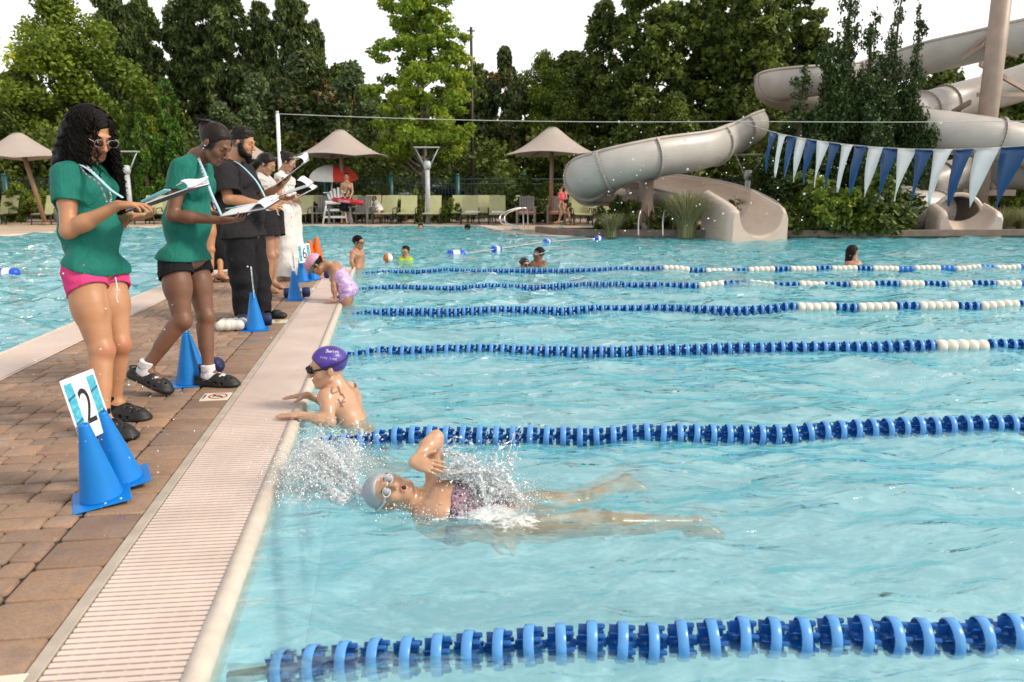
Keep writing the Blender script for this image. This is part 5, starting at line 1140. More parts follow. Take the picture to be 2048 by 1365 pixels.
# ================================================================ the other people on the dividing deck
def person(D, label, J, hdir, skin, h=.006, s=1., fat=1., bust=0., belly=0., hs=1., beard=False, fw=None, hands=True, feet=True, fine=True, wet=False, hup=None, handspec=None, nobody=False, legs=True, marks=None, haired=.85, armsk=(1, 1), bk=None, flush=None, footd=None):
    """J: head, nk, s0,s1 (near/far shoulder), e0,e1, w0,w1, h0,h1, k0,k1, a0,a1 as (px, py, depth offset)"""
    g = {k: at(v[0], v[1], D+v[2]) for k, v in J.items()}; base = (g['h0']+g['h1'])/2 if 'h0' in g else g['nk']
    r = empty('person', (base[0], base[1], 0), 0, label, 'person'); F = Field(h); A = frame(hdir, UZ if hup is None else hup); hc = HP(g['head'], A, hs)
    fwd = unit(np.asarray(hdir)*V(1, 1, 0)) if fw is None else fw; sw = -1 if (g['s0']-g['s1'])@np.cross(fwd, UZ) < 0 else 1
    o = (1, 0) if sw > 0 else (0, 1); pr_ = lambda a: (g[a+str(o[0])], g[a+str(o[1])])
    T = torso(F, g['nk'], pr_('s'), pr_('h'), fwd, s, fat, bust, belly); head(F, hc.c, A, hs, fine); neck(F, g['nk'], hc, .95*hs*(.6+.4*fat), 1.)
    for i in (0, 1):
        i = str(i)
        if 'e'+i in g: arm(F, g['s'+i], g['e'+i], g['w'+i], s, .55+.45*fat)
        if hands and 'w'+i in g:
            sp = (handspec or {}).get('w'+i); d = unit(g['w'+i]-g['e'+i])
            if sp: hand(F, g['w'+i], sp[0], sp[1], sp[2], .95*s, sp[3] if len(sp) > 3 else (.4, .45, .5, .5))
            else: hand(F, g['w'+i], d, unit(np.cross(d, CR)+CF*.01), unit(np.cross(d, np.cross(d, CR))), .95*s, (.3, .35, .4, .4))
        if legs and 'k'+i in g:
            leg(F, g['h'+i], g['k'+i], g['a'+i], (-fwd) if bk is None else bk, s, .6+.4*fat)
            if feet: foot(F, g['a'+i], fwd if footd is None else footd[int(i)], .95*s, .07)
    lip, brow = face_masks(hc, hs, beard)
    if haired: b1_ = brow; sc_ = scalp(hc, -.055, haired); brow = lambda v: np.maximum(b1_(v), sc_(v))
    if marks: b0_ = brow; mk = marks(g, T); brow = lambda v: np.maximum(b0_(v), np.max([f_(v) for f_ in mk], 0)*.8)
    body_mesh('body', F, M[skin], r, masks={'lip': lip, 'hair': brow} if fine else {'hair': lambda v: 0*v[:, 0], 'lip': lambda v: 0*v[:, 0]}); 
    return r, g, hc, T
def hairdo(root, hc, s, kind='short', mat='hairblk', h=.006, r=None):
    H = Field(h); A = hc.A
    if kind == 'cap': H.ell(hc(0, -.014, .040), s*V(.081, .099, .082), A, .02); H.ell(hc(0, .095, -.025), s*V(.10, .075, .085), A, .012, 's'); H.half(hc(0, 0, -.018), unit(A[1]*.15-A[2]), .3); w = folds(.001, 40, 9, seed=3)
    else:
        H.ell(hc(0, -.018, .040), s*V(.080, .098, .084), A, .02); H.ell(hc(0, .082, -.026), s*V(.10, .072, .086), A, .012, 's'); w = folds(.003, 90, 30, seed=4)
        if kind == 'short': H.half(hc(0, 0, -.040), unit(-A[2]+A[1]*.5), .3)
        if kind == 'bun': H.ell(hc(0, -.105, .075), s*.042, None, .02); H.half(hc(0, 0, -.05), unit(-A[2]+A[1]*.5), .3)
        if kind == 'pony': H.half(hc(0, 0, -.06), unit(-A[2]+A[1]*.5), .08); H.cone(hc(0, -.09, .02), hc(.0, -.15, -.10), s*.04, s*.028, .03); H.cone(hc(0, -.15, -.10), hc(0, -.14, -.26), s*.028, s*.015, .02)
        if kind == 'long': H.cone(hc(0, -.06, .0), hc(0, -.08, -.22), s*.075, s*.055, .04)
        if kind == 'top': w = folds(.0045, 120, 40, seed=9); H.ell(hc(0, -.016, .085), s*V(.062, .080, .042), A, .03); H.half(hc(0, 0, .026), unit(-A[2]+A[1]*.3), .3)
        if kind == 'curly': H.ell(hc(0, -.01, .06), s*V(.092, .105, .08), A, .03); w = folds(.008, 110, 30, seed=6); H.half(hc(0, 0, -.03), unit(-A[2]+A[1]*.5), .3)
    return body_mesh('swim_cap' if kind == 'cap' else 'hair', H, M[mat], root, warp=w)
def trousers(root, T, g, mat, fat, s, r=(.105, .085, .085), h=.007, seed=4, low=-.0, waist=.1, sl=.012, amp=.006):
    parts = []; mh, ax_, rh = T['mh'], T['ax'], T['rh']; A = Field(h); A.cone(mh-rh*.075*s+ax_*.02, mh+rh*.075*s+ax_*.02, (.1*fat+sl)*s, None, .04); A.cone(mh+ax_*.1-rh*.05*s, mh+ax_*.1+rh*.05*s, (.092*fat+sl)*s, None, .04)
    for q in (-1, 1): A.ell(mh+rh*q*.062*s-T['fw']*.045*s-ax_*.03*s, (.085*fat+sl)*s, None, .04)
    A.half(mh+ax_*waist, ax_); A.half(mh-ax_*.15*s, -ax_); parts.append(A)
    for i in '01':
        B = Field(h); a, k, n_ = g['h'+i], g['k'+i], g['a'+i]; u = unit(n_-k); e = n_+u*low; B.cone(a, k, r[0]*s, r[1]*s, .04); B.cone(k, e+u*.04, r[1]*s, r[2]*s, .04); B.half(e, u, .4); B.half(a-unit(k-a)*.05, -unit(k-a), .4); parts.append(B)
    return union_mesh('trousers', parts, M[mat], root, .03, .014, folds(amp, 22, 7, seed=seed), 1)
def goggles(root, hc, s, mat='ink', lens='lensdark', strap='ink', band=True, low=0.):
    mb = MB()
    for q in (-1, 1):
        mb.ball(hc(q*.031, .098, .002), s*V(.019, .009, .0150), 7, mi=1); a = [hc(q*.031+.0225*cos(t), .096-.012*abs(cos(t)), .002+.017*sin(t)) for t in np.linspace(0, 2*pi, 15)[:-1]]; mb.tube(a, .004*s, 5, False, closed=True)
    mb.tube([hc(-.010, .107, .004), hc(.010, .107, .004)], .003, 5)
    if band:
        pts = [hc(q_[0], q_[1], q_[2]) for q_ in ((.05, .083, .004), (.074, .04, .012), (.088, -.01, .025+low), (.07, -.08, .042+low), (0, -.116, .05+low), (-.07, -.08, .042+low), (-.088, -.01, .025+low), (-.074, .04, .012), (-.05, .083, .004))]; mb.tube(spline(pts, 5), .0045*s, 5, flat=1.2)
    return mb.build('goggles', None, root, True, [M[strap], M[lens]])
M['lensdark'] = simple('lens_dark', (.008, .012, .02), .08); M['lensclear'] = simple('lens_clear', (.42, .44, .46), .12); M['lensgreen'] = simple('lens_green', (.05, .32, .25), .1)
M['strapclear'] = simple('strap_clear', (.62, .64, .66), .2); M['strapgreen'] = simple('strap_green', (.03, .45, .30), .3)
M['cap_purple'] = simple('cap_purple', (.085, .045, .36), .35, .25, 12, .2, 60); M['cap_pink'] = simple('cap_pink', (.72, .34, .48), .4); M['cap_grey'] = simple('cap_grey', (.36, .40, .44), .3, .15); M['cap_black'] = simple('cap_black', (.015, .015, .018), .3)
# bearded man
r, g, hc, T = person(6.95, 'bearded man with faded black hair in a loose charcoal shirt and black trousers', dict(head=(486, 286, 0), nk=(462, 330, .05), s0=(446, 350, -.17), s1=(482, 342, .24), e0=(457, 399, -.22), e1=(512, 404, .28), w0=(531, 411, -.16), w1=(563, 370, .08), h0=(476, 478, -.12), h1=(500, 476, .12), k0=(487, 560, -.1), k1=(515, 558, .12), a0=(490, 628, -.08), a1=(523, 622, .10)),
    cam_dir(.93, -.12, -.22), 'skin_tan', .006, 1.08, 1.38, 0, .13, 1.12, True, cam_dir(.95, -.3, 0), True, False, handspec={'w0': (cam_dir(.95, .1, -.1), cam_dir(0, .9, -.3), cam_dir(.1, .2, .9), (.6, .7, .7, .7)), 'w1': (cam_dir(.75, -.1, .6), cam_dir(-.5, 0, .8), cam_dir(0, -.9, 0), (.4, .5, .5, .5))})
tee(r, T, (g['s0'], g['s1']), (g['e0'], g['e1']), (g['h0'], g['h1']), at(495, 474, 6.95), g['nk'], 1.36, 1.08, .84, 'charcoal', 21, (.078, .085), unit(-UZ+CR*.05), slack=.03, h=.007, nr=.078, belly=.15)
trousers(r, T, g, 'black', 1.25, 1.08, (.125, .105, .085), low=.02, waist=.02)
hairdo(r, hc, 1.12, 'top', 'hairshort'); H = Field(.005); H.cone(hc(-.045, .03, -.075), hc(.045, .03, -.075), .036, None, .03); H.cone(hc(0, .062, -.10), hc(0, .07, -.135), .036, .026, .03)
for q in (-1, 1): H.cone(hc(q*.070, .01, -.03), hc(q*.048, .035, -.08), .013, .026, .02)
H.cone(hc(-.02, .083, -.062), hc(.02, .083, -.062), .010, None, .012, 's'); body_mesh('beard', H, M['hairblk'], r, warp=folds(.002, 160, 40, seed=3))
ring_line(r, 'lanyard', [at(455, 318, 6.98), at(478, 328, 6.85), at(500, 348, 6.72), at(515, 366, 6.66), at(527, 388, 6.66), at(534, 405, 6.7)], 'lany', .009, .3)
for an in ('a0', 'a1'):
    F = Field(.006); d = cam_dir(.97, -.15, 0); q = g[an]-V(0, 0, g[an][2]-.03); F.cone(q-d*.03, q+d*.20, .045, .052, .02, flat=UZ, ff=1.7); F.half(q-V(0, 0, .026), -UZ); F.ell(q+d*.15+V(0, 0, .02), V(.05, .05, .035), None, .02); body_mesh('slide_sandal', F, M['clog'], r)
b0 = at(545, 376, 6.9); clipboard(b0, cam_dir(.0, 1, .22), at(611, 326, 6.9)-b0, .38, .24, 'clipboard tilted up steeply by the bearded man, its sheets curled over', curl=(.035, 200, .08), drop=-.02)
# dark-haired woman in sleeveless pale top
r, g, hc, T = person(8.6, 'dark-haired woman in a pale sleeveless top and dark shorts behind the bearded man', dict(head=(534, 329, 0), nk=(521, 351, .04), s0=(518, 362, -.12), s1=(532, 359, .2), e0=(523, 399, -.15), e1=(545, 402, .2), w0=(556, 405, -.14), w1=(572, 398, .08), h0=(531, 432, -.1), h1=(545, 430, .1), k0=(541, 512, -.06), k1=(549, 508, .1), a0=(536, 574, -.06), a1=(546, 566, .12)),
    cam_dir(.88, -.15, -.42), 'skin_mid', .008, .98, .95, .05, 0, 1., False, cam_dir(.95, -.25, 0), handspec={'w0': (cam_dir(.97, .1, .05), cam_dir(.1, .3, -.9), cam_dir(.2, .9, .1))})
hairdo(r, hc, 1.05, 'pony', 'hairtied', h=.008); tee(r, T, (g['s0'], g['s1']), (g['e0'], g['e1']), (g['h0'], g['h1']), at(538, 436, 8.6), g['nk'], .95, .98, .03, 'greycloth', 5, h=.009, bustr=.05)
shorts(r, T, (g['h0'], g['h1']), (g['k0'], g['k1']), T['mh']+T['ax']*.02, (.24, .24), 'charcoal', 1.05, 1., 8, r0=.12, r1=.125, h=.009)
b0 = at(562, 392, 8.5); clipboard(b0, cam_dir(.05, 1, .22), at(620, 372, 8.5)-b0, .34, .24, 'clipboard with a lifted white sheet held by the dark-haired woman', curl=(.01, 120, .16), drop=.05)
# woman in white
r, g, hc, T = person(10.1, 'woman in a white tank top and wide white trousers, sunglasses pushed up', dict(head=(577, 324, 0), nk=(565, 347, .04), s0=(559, 356, -.12), s1=(573, 353, .2), e0=(558, 391, -.15), e1=(578, 393, .22), w0=(583, 398, -.14), w1=(596, 392, .08), h0=(571, 424, -.1), h1=(586, 422, .1), k0=(573, 492, -.08), k1=(590, 490, .1), a0=(572, 553, -.08), a1=(588, 550, .10)),
    cam_dir(.9, -.1, -.38), 'skin_mid', .009, .98, .95, .05, 0, 1., False, cam_dir(.95, -.25, 0))
hairdo(r, hc, 1.05, 'bun', 'hairtied', h=.009); tee(r, T, (g['s0'], g['s1']), (g['e0'], g['e1']), (g['h0'], g['h1']), at(575, 418, 10.1), g['nk'], .95, .98, .03, 'whitecloth', 5, h=.010, bustr=.05)
trousers(r, T, g, 'whitecloth', 1.0, 1.0, (.112, .105, .112), h=.010, low=.02, amp=.003); mb = MB()
for q in (-1, 1): mb.ball(hc(q*.032, .072, .085), V(.026, .014, .018), 7)
mb.tube([hc(-.08, -.01, .05), hc(-.06, .07, .08), hc(.06, .07, .08), hc(.08, -.01, .05)], .004, 5); mb.build('sunglasses', M['frames'], r, True)
mb = MB(); q = at(576, 428, 9.93); mb.tube([q, q+V(.02, 0, -.04)], .012, 6, mi=0); mb.tube([q+V(.02, 0, .01), q+V(.04, 0, -.06)], .009, 6, mi=1); mb.build('printed_flower', None, r, True, [simple('yellow_print', (.8, .5, .02)), simple('red_print', (.7, .08, .03))])
b0 = at(588, 400, 10.0); clipboard(b0, cam_dir(.05, 1, .2), at(626, 380, 10.)-b0, .3, .24, 'clipboard held out by the woman in white, farthest along the deck', curl=(.01, 120, .08), drop=.02)
# woman in a long black skirt, mostly hidden
r, g, hc, T = person(10.0, 'woman in a long black skirt and brown strap sandals, mostly hidden behind the stooping woman', dict(head=(427, 338, 0), nk=(420, 362, .04), s0=(413, 370, -.12), s1=(430, 368, .2), e0=(410, 405, -.15), e1=(432, 405, .2), w0=(425, 425, -.14), w1=(440, 420, .08), h0=(420, 438, -.1), h1=(434, 437, .1), k0=(421, 500, -.1), k1=(440, 500, .08), a0=(422, 558, -.1), a1=(441, 549, -.1)),
    cam_dir(.9, -.1, -.3), 'skin_tan', .011, .95, 1., .05, 0, .95, False, cam_dir(.9, -.4, 0), fine=False)
hairdo(r, hc, 1., 'long', h=.011); tee(r, T, (g['s0'], g['s1']), (g['e0'], g['e1']), (g['h0'], g['h1']), at(425, 445, 10.), g['nk'], 1., .95, .4, 'black', 5, h=.011, bustr=.05)
F = Field(.010); c0 = T['mh']; F.cone(c0+V(0, 0, .06)-T['rh']*.03, c0+V(0, 0, .06)+T['rh']*.03, .12, None, .05); F.cone(c0, c0+V(0, 0, -.72), .16, .235, .05, flat=CF, ff=1.2); F.half(at(425, 540, 10.), -UZ); union_mesh('skirt', [F], M['black'], r, .01, .02, folds(.012, 20, 6, seed=3))
for an in ('a0', 'a1'):
    q = g[an]*V(1, 1, 0)+V(0, 0, .022); d = cam_dir(.85, -.5, 0); mb = MB(); mb.tube([q-d*.05-UZ*.010, q+d*.17-UZ*.010], .045, 10, flat=.25); 
    for a in (.04, .10): mb.tube([q+d*a+np.cross(d, UZ)*.045-UZ*.01, q+d*a+UZ*.052, q+d*a-np.cross(d, UZ)*.045-UZ*.01], .009, 6)
    mb.build('sandal', M['sandal'] if 'sandal' in M else M.setdefault('sandal', simple('sandal_brown', (.10, .04, .02), .6)), r, True)
# ================================================================ swimmers
def swimmer(px, py, D, label, hdir, skin='skin_far', s=.85, hs=.9, h=.013, w=10, drop=18, kind='short', mat='hairblk', fine=False, arms=None):
    k = D/12.; q = lambda x, y, z=0.: (px+x/k, py+y/k, z)
    J = dict(head=q(0, 0), nk=q(0, 15), s0=q(-w, drop), s1=q(w, drop), h0=q(-7, 68, -.02), h1=q(7, 68, .02), k0=q(-8, 115), k1=q(8, 115), a0=q(-8, 150), a1=q(8, 150))
    J.update(arms(q) if arms else dict(e0=q(-w-5, drop+28, -.05), w0=q(-w-2, drop+50, -.12), e1=q(w+5, drop+28, -.05), w1=q(w+2, drop+50, -.12)))
    r, g, hc, T_ = person(D, label, J, hdir, skin, h, s, .9, 0, 0, hs, False, hdir*V(1, 1, 0), False, False, fine, legs=False)
    if kind: hairdo(r, hc, hs, kind, mat, h)
    return r, g, hc, T_
# boy in the purple cap at the wall 
r, g, hc, T_ = person(4.08, 'boy in a purple swim cap and black goggles holding the pool edge', dict(head=(655, 736, 0), nk=(677, 783, .02), s0=(652, 795, -.10), s1=(698, 779, .15), e0=(660, 845, -.19), e1=(662, 806, .22), w0=(600, 830, -.17), w1=(614, 791, .12), h0=(712, 888, -.06), h1=(732, 880, .10), k0=(742, 945, -.05), k1=(770, 925, .1), a0=(800, 960, .1), a1=(815, 935, .25)),
    cam_dir(-.93, -.34, -.06), 'skin_wet', .0042, .80, .96, 0, 0, .98, False, cam_dir(-.55, .55, .3), True, False, haired=0, marks=lambda g, T: [near(at(a, b, 4.0), at(c, d, 4.0), .055, .0) if False else (lambda v, A=at(a, b, 4.04), B=at(c, d, 4.04): np.clip(1.6-np.linalg.norm(np.cross(np.cross(FW, v-A), FW)-FW*0-unit(B-A)*np.clip(np.cross(np.cross(FW, v-A), FW)@unit(B-A), 0, np.linalg.norm(B-A))[:, None], axis=1)/.0032, 0, 1)*((v-A)@FW > -.15)*(v[:, 2] > -.05)) for a, b, c, d in ((668, 775, 671, 786), (671, 786, 678, 783), (676, 774, 686, 790), (687, 788, 692, 796), (682, 797, 690, 812), (690, 798, 686, 812), (684, 806, 693, 803), (695, 768, 700, 778))], handspec={'w0': (cam_dir(-1, .05, -.06), -UZ, cam_dir(0, 1, 0), (.05, .06, .06, .08)), 'w1': (cam_dir(-1, -.15, -.06), -UZ, cam_dir(0, -1, 0), (.05, .06, .06, .08))})
cp_ = hairdo(r, hc, .99, 'cap', 'cap_purple', .0045); gg = goggles(r, hc, 1.0)
def txt(root, s_, p, x, y, size, mat, name='lettering', ext=.0006):
    """lettering as real geometry on the plane through p with axes x, y"""
    cu = bpy.data.curves.new(name, 'FONT'); cu.body = s_; cu.size = size; cu.align_x = 'CENTER'; cu.align_y = 'CENTER'; cu.extrude = ext
    o = bpy.data.objects.new(name, cu); dg = None; COL.objects.link(o); bpy.context.view_layer.update(); me = bpy.data.meshes.new_from_object(o); bpy.data.objects.remove(o)
    x = unit(x); y = unit(y-x*(y@x)); z = np.cross(x, y); v = np.array([v_.co[:] for v_ in me.vertices])@np.array([x, y, z])+p; f = [tuple(pl.vertices) for pl in me.polygons]; bpy.data.meshes.remove(me)
    return mesh(name, v, f, M[mat], root, world=True)
def txt_ball(root, s_, hc, az, el, size, mat, roll=0., rr=1.03):
    """letters set one by one on the curved cap"""
    out = None; vs = []; fs = []; nn = 0
    for i, ch_ in enumerate(s_):
        if ch_ == ' ': continue
        a = az-(i-(len(s_)-1)/2)*size*7.2*cos(roll); e = el+(i-(len(s_)-1)/2)*size*7.2*sin(roll); d = V(sin(a)*cos(e)*.081, cos(a)*cos(e)*.099, sin(e)*.082)*rr; c = hc(d[0], d[1]-.014, d[2]+.040); nz_ = unit(c-hc(0, -.014, .04)); x = unit(np.cross(hc.A[2], nz_)); y = np.cross(nz_, x)
        if y@hc.A[2] < 0: y = -y
        x = np.cross(y, nz_); x2 = x*cos(roll)+y*sin(roll); y2 = -x*sin(roll)+y*cos(roll)
        o = txt(root, ch_, c, x2, y2, size, mat, 'cap_lettering'); me = o.data; vs.append(np.array([v_.co[:] for v_ in me.vertices])); fs += [[k+nn for k in p.vertices] for p in me.polygons]; nn += len(vs[-1]); bpy.data.objects.remove(o)
    return mesh('cap_lettering', np.concatenate(vs), fs, M[mat], root)
M['print_w'] = simple('print_white', (.75, .75, .8), .5)
txt_ball(cp_, 'Swim', hc, -1.75, .80, .034, 'print_w', -.25); txt_ball(cp_, 'LIFE TIME', hc, -1.45, .34, .0155, 'print_w', -.3)
ring_line(r, 'bracelet', [g['w0']+V(.0, 0, .021)*1+CR*.012, g['w0']+CR*.012-CF*.020, g['w0']+CR*.012-UZ*.021, g['w0']+CR*.012+CF*.02, g['w0']+CR*.012+UZ*.021], 'strapgreen', .0035)
# backstroke swimmer
D8 = 2.97
r, g, hc, T_ = person(D8, 'girl on her back in a grey cap and clear goggles, one arm raised', dict(head=(778, 984, 0), nk=(836, 1003, .02), s0=(852, 1040, -.07), s1=(868, 992, .05), e0=(905, 1065, -.1), w0=(975, 1075, -.1), e1=(872, 876, .07), w1=(828, 925, -.06), h0=(1003, 1054, -.05), h1=(1018, 1022, .10), k0=(1215, 1048, -.01), a0=(1390, 1046, .14), k1=(1165, 1006, .26), a1=(1250, 962, .60)),
    cam_dir(.10, -.72, .62), 'skin_wet', .0040, .80, .98, 0, 0, .86, False, cam_dir(.15, -.62, .75), True, True, haired=0, hup=cam_dir(-.97, .0, .12), bk=cam_dir(0, .3, -1), handspec={'w1': (cam_dir(.93, -.25, -.12), cam_dir(.1, .6, -.4), cam_dir(-.1, .2, .9), (.25, .2, .3, .35)), 'w0': (cam_dir(.9, 0, -.3), -UZ, cam_dir(0, -1, 0))}, footd=(cam_dir(.97, .1, -.1), cam_dir(.9, .3, -.1)))
hairdo(r, hc, .87, 'cap', 'cap_grey', .0045); goggles(r, hc, .86, 'strapclear', 'lensclear', 'strapclear', low=.01)
mb = MB(); mb.ball(hc(0, .0835, -.069), .86*V(.014, .012, .011), 8); mb.build('mouth_opening', M['ink'], r, True)
def suitmat(name, cols, sc=38):
    m = N(name); n1 = m.noise(sc, 3, .5, None, 1.2); m.col(m.ramp(n1, cols)).set(Roughness=.4); m.t.nodes[-1]; 
    for nd in m.t.nodes:
        if nd.type == 'VALTORGB': nd.color_ramp.interpolation = 'CONSTANT'
    return m.m
M['suit_print'] = suitmat('swimsuit_print', ((0, (.02, .02, .035)), (.40, (.22, .17, .22)), (.50, (.50, .30, .36)), (.56, (.03, .03, .05)), (.64, (.38, .40, .45)), (.7, (.05, .05, .08))))
M['suit_lilac'] = suitmat('swimsuit_lilac', ((0, (.40, .26, .52)), (.45, (.58, .38, .62)), (.53, (.68, .50, .68)), (.6, (.30, .20, .50)), (.66, (.62, .44, .64))), 14)
def suit(root, g, T_, s, fat, top, bottom, mat, h, straps=True, fw=None, sw=(1, 0), nk=None, legs=0.):
    F = Field(h); torso(F, g['nk']-T_['ax']*.03, (g['s'+str(sw[0])]-T_['ax']*.06, g['s'+str(sw[1])]-T_['ax']*.06), (g['h'+str(sw[0])], g['h'+str(sw[1])]), T_['fw'], s*1.045, fat*1.03)
    if legs:
        for i in '01': u = g['k'+i]-g['h'+i]; F.cone(g['h'+i], g['h'+i]+u*legs, .088*s*1.02, .075*s, .03)
    F.half(T_['ms']-T_['ax']*top, T_['ax']+T_['fw']*.25); F.half(T_['mh']-T_['ax']*bottom, -T_['ax']); o = union_mesh('swimsuit', [F], M[mat], root, .01, 0, folds(.0015, 60, 10, seed=3))
    if straps:
        for q in (-1, 1): b = T_['ms']+T_['rt']*q*.055*s; mb = MB(); mb.tube(spline([b+T_['fw']*.09*s-T_['ax']*(top+.02), b+T_['fw']*.055*s+T_['ax']*.02*s, b+T_['ax']*.045*s, b-T_['fw']*.06*s-T_['ax']*.02]), .008*s, 6, flat=.5); mb.build('strap', M[mat], o, True)
    return o
suit(r, g, T_, .80, .98, .045, .075, 'suit_print', .0045)
# girl in lilac climbing out
r, g, hc, T_ = person(8.05, 'girl in a lilac swimsuit and pink cap pushing herself up out of the pool', dict(head=(633, 531, 0), nk=(654, 532, .02), s0=(669, 541, -.08), s1=(671, 530, .12), e0=(667, 571, -.11), w0=(671, 602, -.09), e1=(678, 566, .16), w1=(681, 594, .14), h0=(692, 583, -.06), h1=(698, 577, .08), k0=(690, 620, -.05), a0=(706, 655, .1), k1=(697, 614, .1), a1=(712, 645, .2)),
    cam_dir(-.60, -.16, -.78), 'skin_mid', .0068, .74, .95, 0, 0, .88, False, cam_dir(-.55, -.2, -.85), True, False, hup=cam_dir(-.78, 0, .62), handspec={'w0': (cam_dir(-.9, -.2, -.1), -UZ, cam_dir(0, 1, 0), (.05, .05, .05, .05)), 'w1': (cam_dir(-.9, .2, -.1), -UZ, cam_dir(0, -1, 0), (.05, .05, .05, .05))})
hairdo(r, hc, .93, 'short', 'hairblk', .0065); H = Field(.0065); H.ell(hc(0, -.014, .055), .95*V(.086, .104, .086), hc.A, .02); H.half(hc(0, 0, .028), -hc.A[2], .4); body_mesh('swim_cap', H, M['cap_pink'], r); goggles(r, hc, .92, 'strapgreen', 'lensgreen', 'strapgreen')
suit(r, g, T_, .80, 1.02, .03, .10, 'suit_lilac', .0068, True, legs=.8)
# shirtless boy standing at the end of the deck
r, g, hc, T_ = person(11.9, 'shirtless boy with black hair and mirrored goggles standing at the end of the deck', dict(head=(717, 485, 0), nk=(713, 501, .02), s0=(705, 506, -.1), s1=(723, 505, .12), e0=(703, 524, -.16), w0=(709, 541, -.12), e1=(726, 524, .2), w1=(722, 542, .16), h0=(712, 541, -.06), h1=(722, 540, .08), k0=(713, 580, -.05), a0=(713, 615, 0), k1=(722, 578, .1), a1=(722, 612, .1)),
    cam_dir(.93, -.3, -.08), 'skin_mid', .009, .80, .92, 0, 0, .9, False, cam_dir(.85, -.5, 0), False, False, legs=False)
hairdo(r, hc, .93, 'short', 'hairblk', .009); goggles(r, hc, .93, 'ink', 'lensgreen', 'ink'); F = Field(.01); c0 = T_['mh']; F.cone(c0-T_['rh']*.06, c0+T_['rh']*.06, .085, None, .03); F.half(c0+UZ*.015, UZ); body_mesh('swim_shorts', F, M['black'], r)
# others
r, g, hc, T_ = swimmer(811, 504, 13.2, 'boy in a yellow-green swim shirt and green goggles beside the floating ball', cam_dir(-.25, -.97, 0), 'skin_tan', fine=True, h=.010, mat='hairdk'); goggles(r, hc, .9, 'strapgreen', 'lensgreen', 'strapgreen')
M['yellow'] = fabric('swim_shirt_yellow', (.42, .60, .04), .6); F = Field(.012); torso(F, g['nk'], (g['s1'], g['s0']), (g['h1'], g['h0']), cam_dir(-.25, -.97, 0), .92, .98); [F.cone(g['s'+i], g['e'+i], .055, .045, .03) for i in '01']; F.half(T_['ms']+UZ*.055, UZ, .5); union_mesh('swim_shirt', [F], M['yellow'], r)
r, g, hc, T_ = swimmer(1077, 509, 12.4, 'boy with white goggles standing chest-deep beside a child in a black cap', cam_dir(-.75, -.62, .05), 'skin_brown', s=.95, hs=1.0, fine=True, h=.010, w=12, drop=20); goggles(r, HP(hc(0, 0, .0), hc.A, 1.), 1., 'strapclear', 'lensclear', 'strapclear')
r, g, hc, T_ = swimmer(1049, 529, 12.0, 'child in a black cap and goggles, head low in the water behind the lane rope', cam_dir(.55, -.8, -.1), 'skin_mid', kind='cap', mat='cap_black', fine=True, h=.010); goggles(r, hc, .9, 'ink', 'lensdark', 'ink')
swimmer(841, 455, 24.5, 'man in the far water, left of the two heads below the loungers', cam_dir(.1, -.98, 0), 'skin_tan', s=1., hs=1.05, h=.018, w=13, fine=True)
swimmer(935, 458, 24.3, 'man with bushy black hair in the far water, right of two heads below the loungers', cam_dir(-.3, -.93, -.2), 'skin_brown', s=1., hs=1.05, h=.018, w=13, kind='curly')
r, g, hc, T_ = swimmer(1706, 504, 12.8, 'woman with wet dark hair in the water below the pennants, seen from the side', cam_dir(.93, .3, 0), 'skin_mid', s=.95, hs=1., h=.010, w=10, drop=24, kind='long', mat='hairdk', fine=True)
r, g, hc, T_ = swimmer(31, 546, 14, 'swimmer in the left pool with one orange-lit hand out of the water', cam_dir(-.9, 0, -.4), 'skin_tan', h=.013, arms=lambda q: dict(e0=q(10, -2, -.05), w0=q(2, -14, -.1), e1=q(20, 30, 0), w1=q(25, 50, 0)))
# ---------------- lifeguard, walking woman with child, sunbather (far deck)
DG = 27.3
r, g, hc, T_ = person(DG, 'shirtless lifeguard in black shorts standing in front of the white lifeguard chair', dict(head=(693, 353, 0), nk=(693, 364, .03), s0=(684, 369, 0), s1=(703, 369, 0), e0=(682, 385, -.05), e1=(705, 385, -.05), w0=(690, 397, -.25), w1=(700, 397, -.25), h0=(688, 399, 0), h1=(698, 399, 0), k0=(686, 423, -.05), k1=(699, 424, -.05), a0=(684, 443, 0), a1=(699, 445, 0)),
    cam_dir(.1, -.98, .05), 'skin_far', .014, 1.02, 1., 0, 0, 1.08, False, cam_dir(.1, -.98, 0), True, True)
hairdo(r, hc, 1.1, 'short', 'hairblk', .014); trousers(r, T_, g, 'black', 1.05, 1.05, (.12, .13, .13), h=.014, low=-.36, waist=.05)
for i in '01': q = g['a'+i]*V(1, 1, 0)+UZ*.02; MB().tube([q-CF*.22+CR*.02*0, q+CF*.06], .05, 10, flat=.4).build('flip_flop', M['ink'], r, True)
mb = MB(); mb.tube([g['s1']+UZ*.05, (g['s1']+g['h0'])/2-CF*.13, g['h0']-CF*.1+UZ*.05], .02, 6); mb.build('tube_strap', M['ink'], r, True)
M['red'] = simple('rescue_red', (.50, .01, .03), .35, .1); M['redfab'] = fabric('umbrella_red', (.72, .07, .05), .6)
a, b = at(665, 399, DG-.33), at(727, 407, DG-.33); e = empty('rescue_tube', tuple(a), 0, 'red rescue tube held across his hips by the lifeguard', 'rescue tube'); mb = MB(); mb.tube([a, a+(b-a)*.03, a+(b-a)*.97, b], [.05, .085, .085, .05], 14); mb.build('float_body', M['red'], e, True)
txt(e, 'GUARD', (a+b)/2-CF*.088-CR*.12, b-a, UZ, .12, 'print_w', 'lettering', .004)
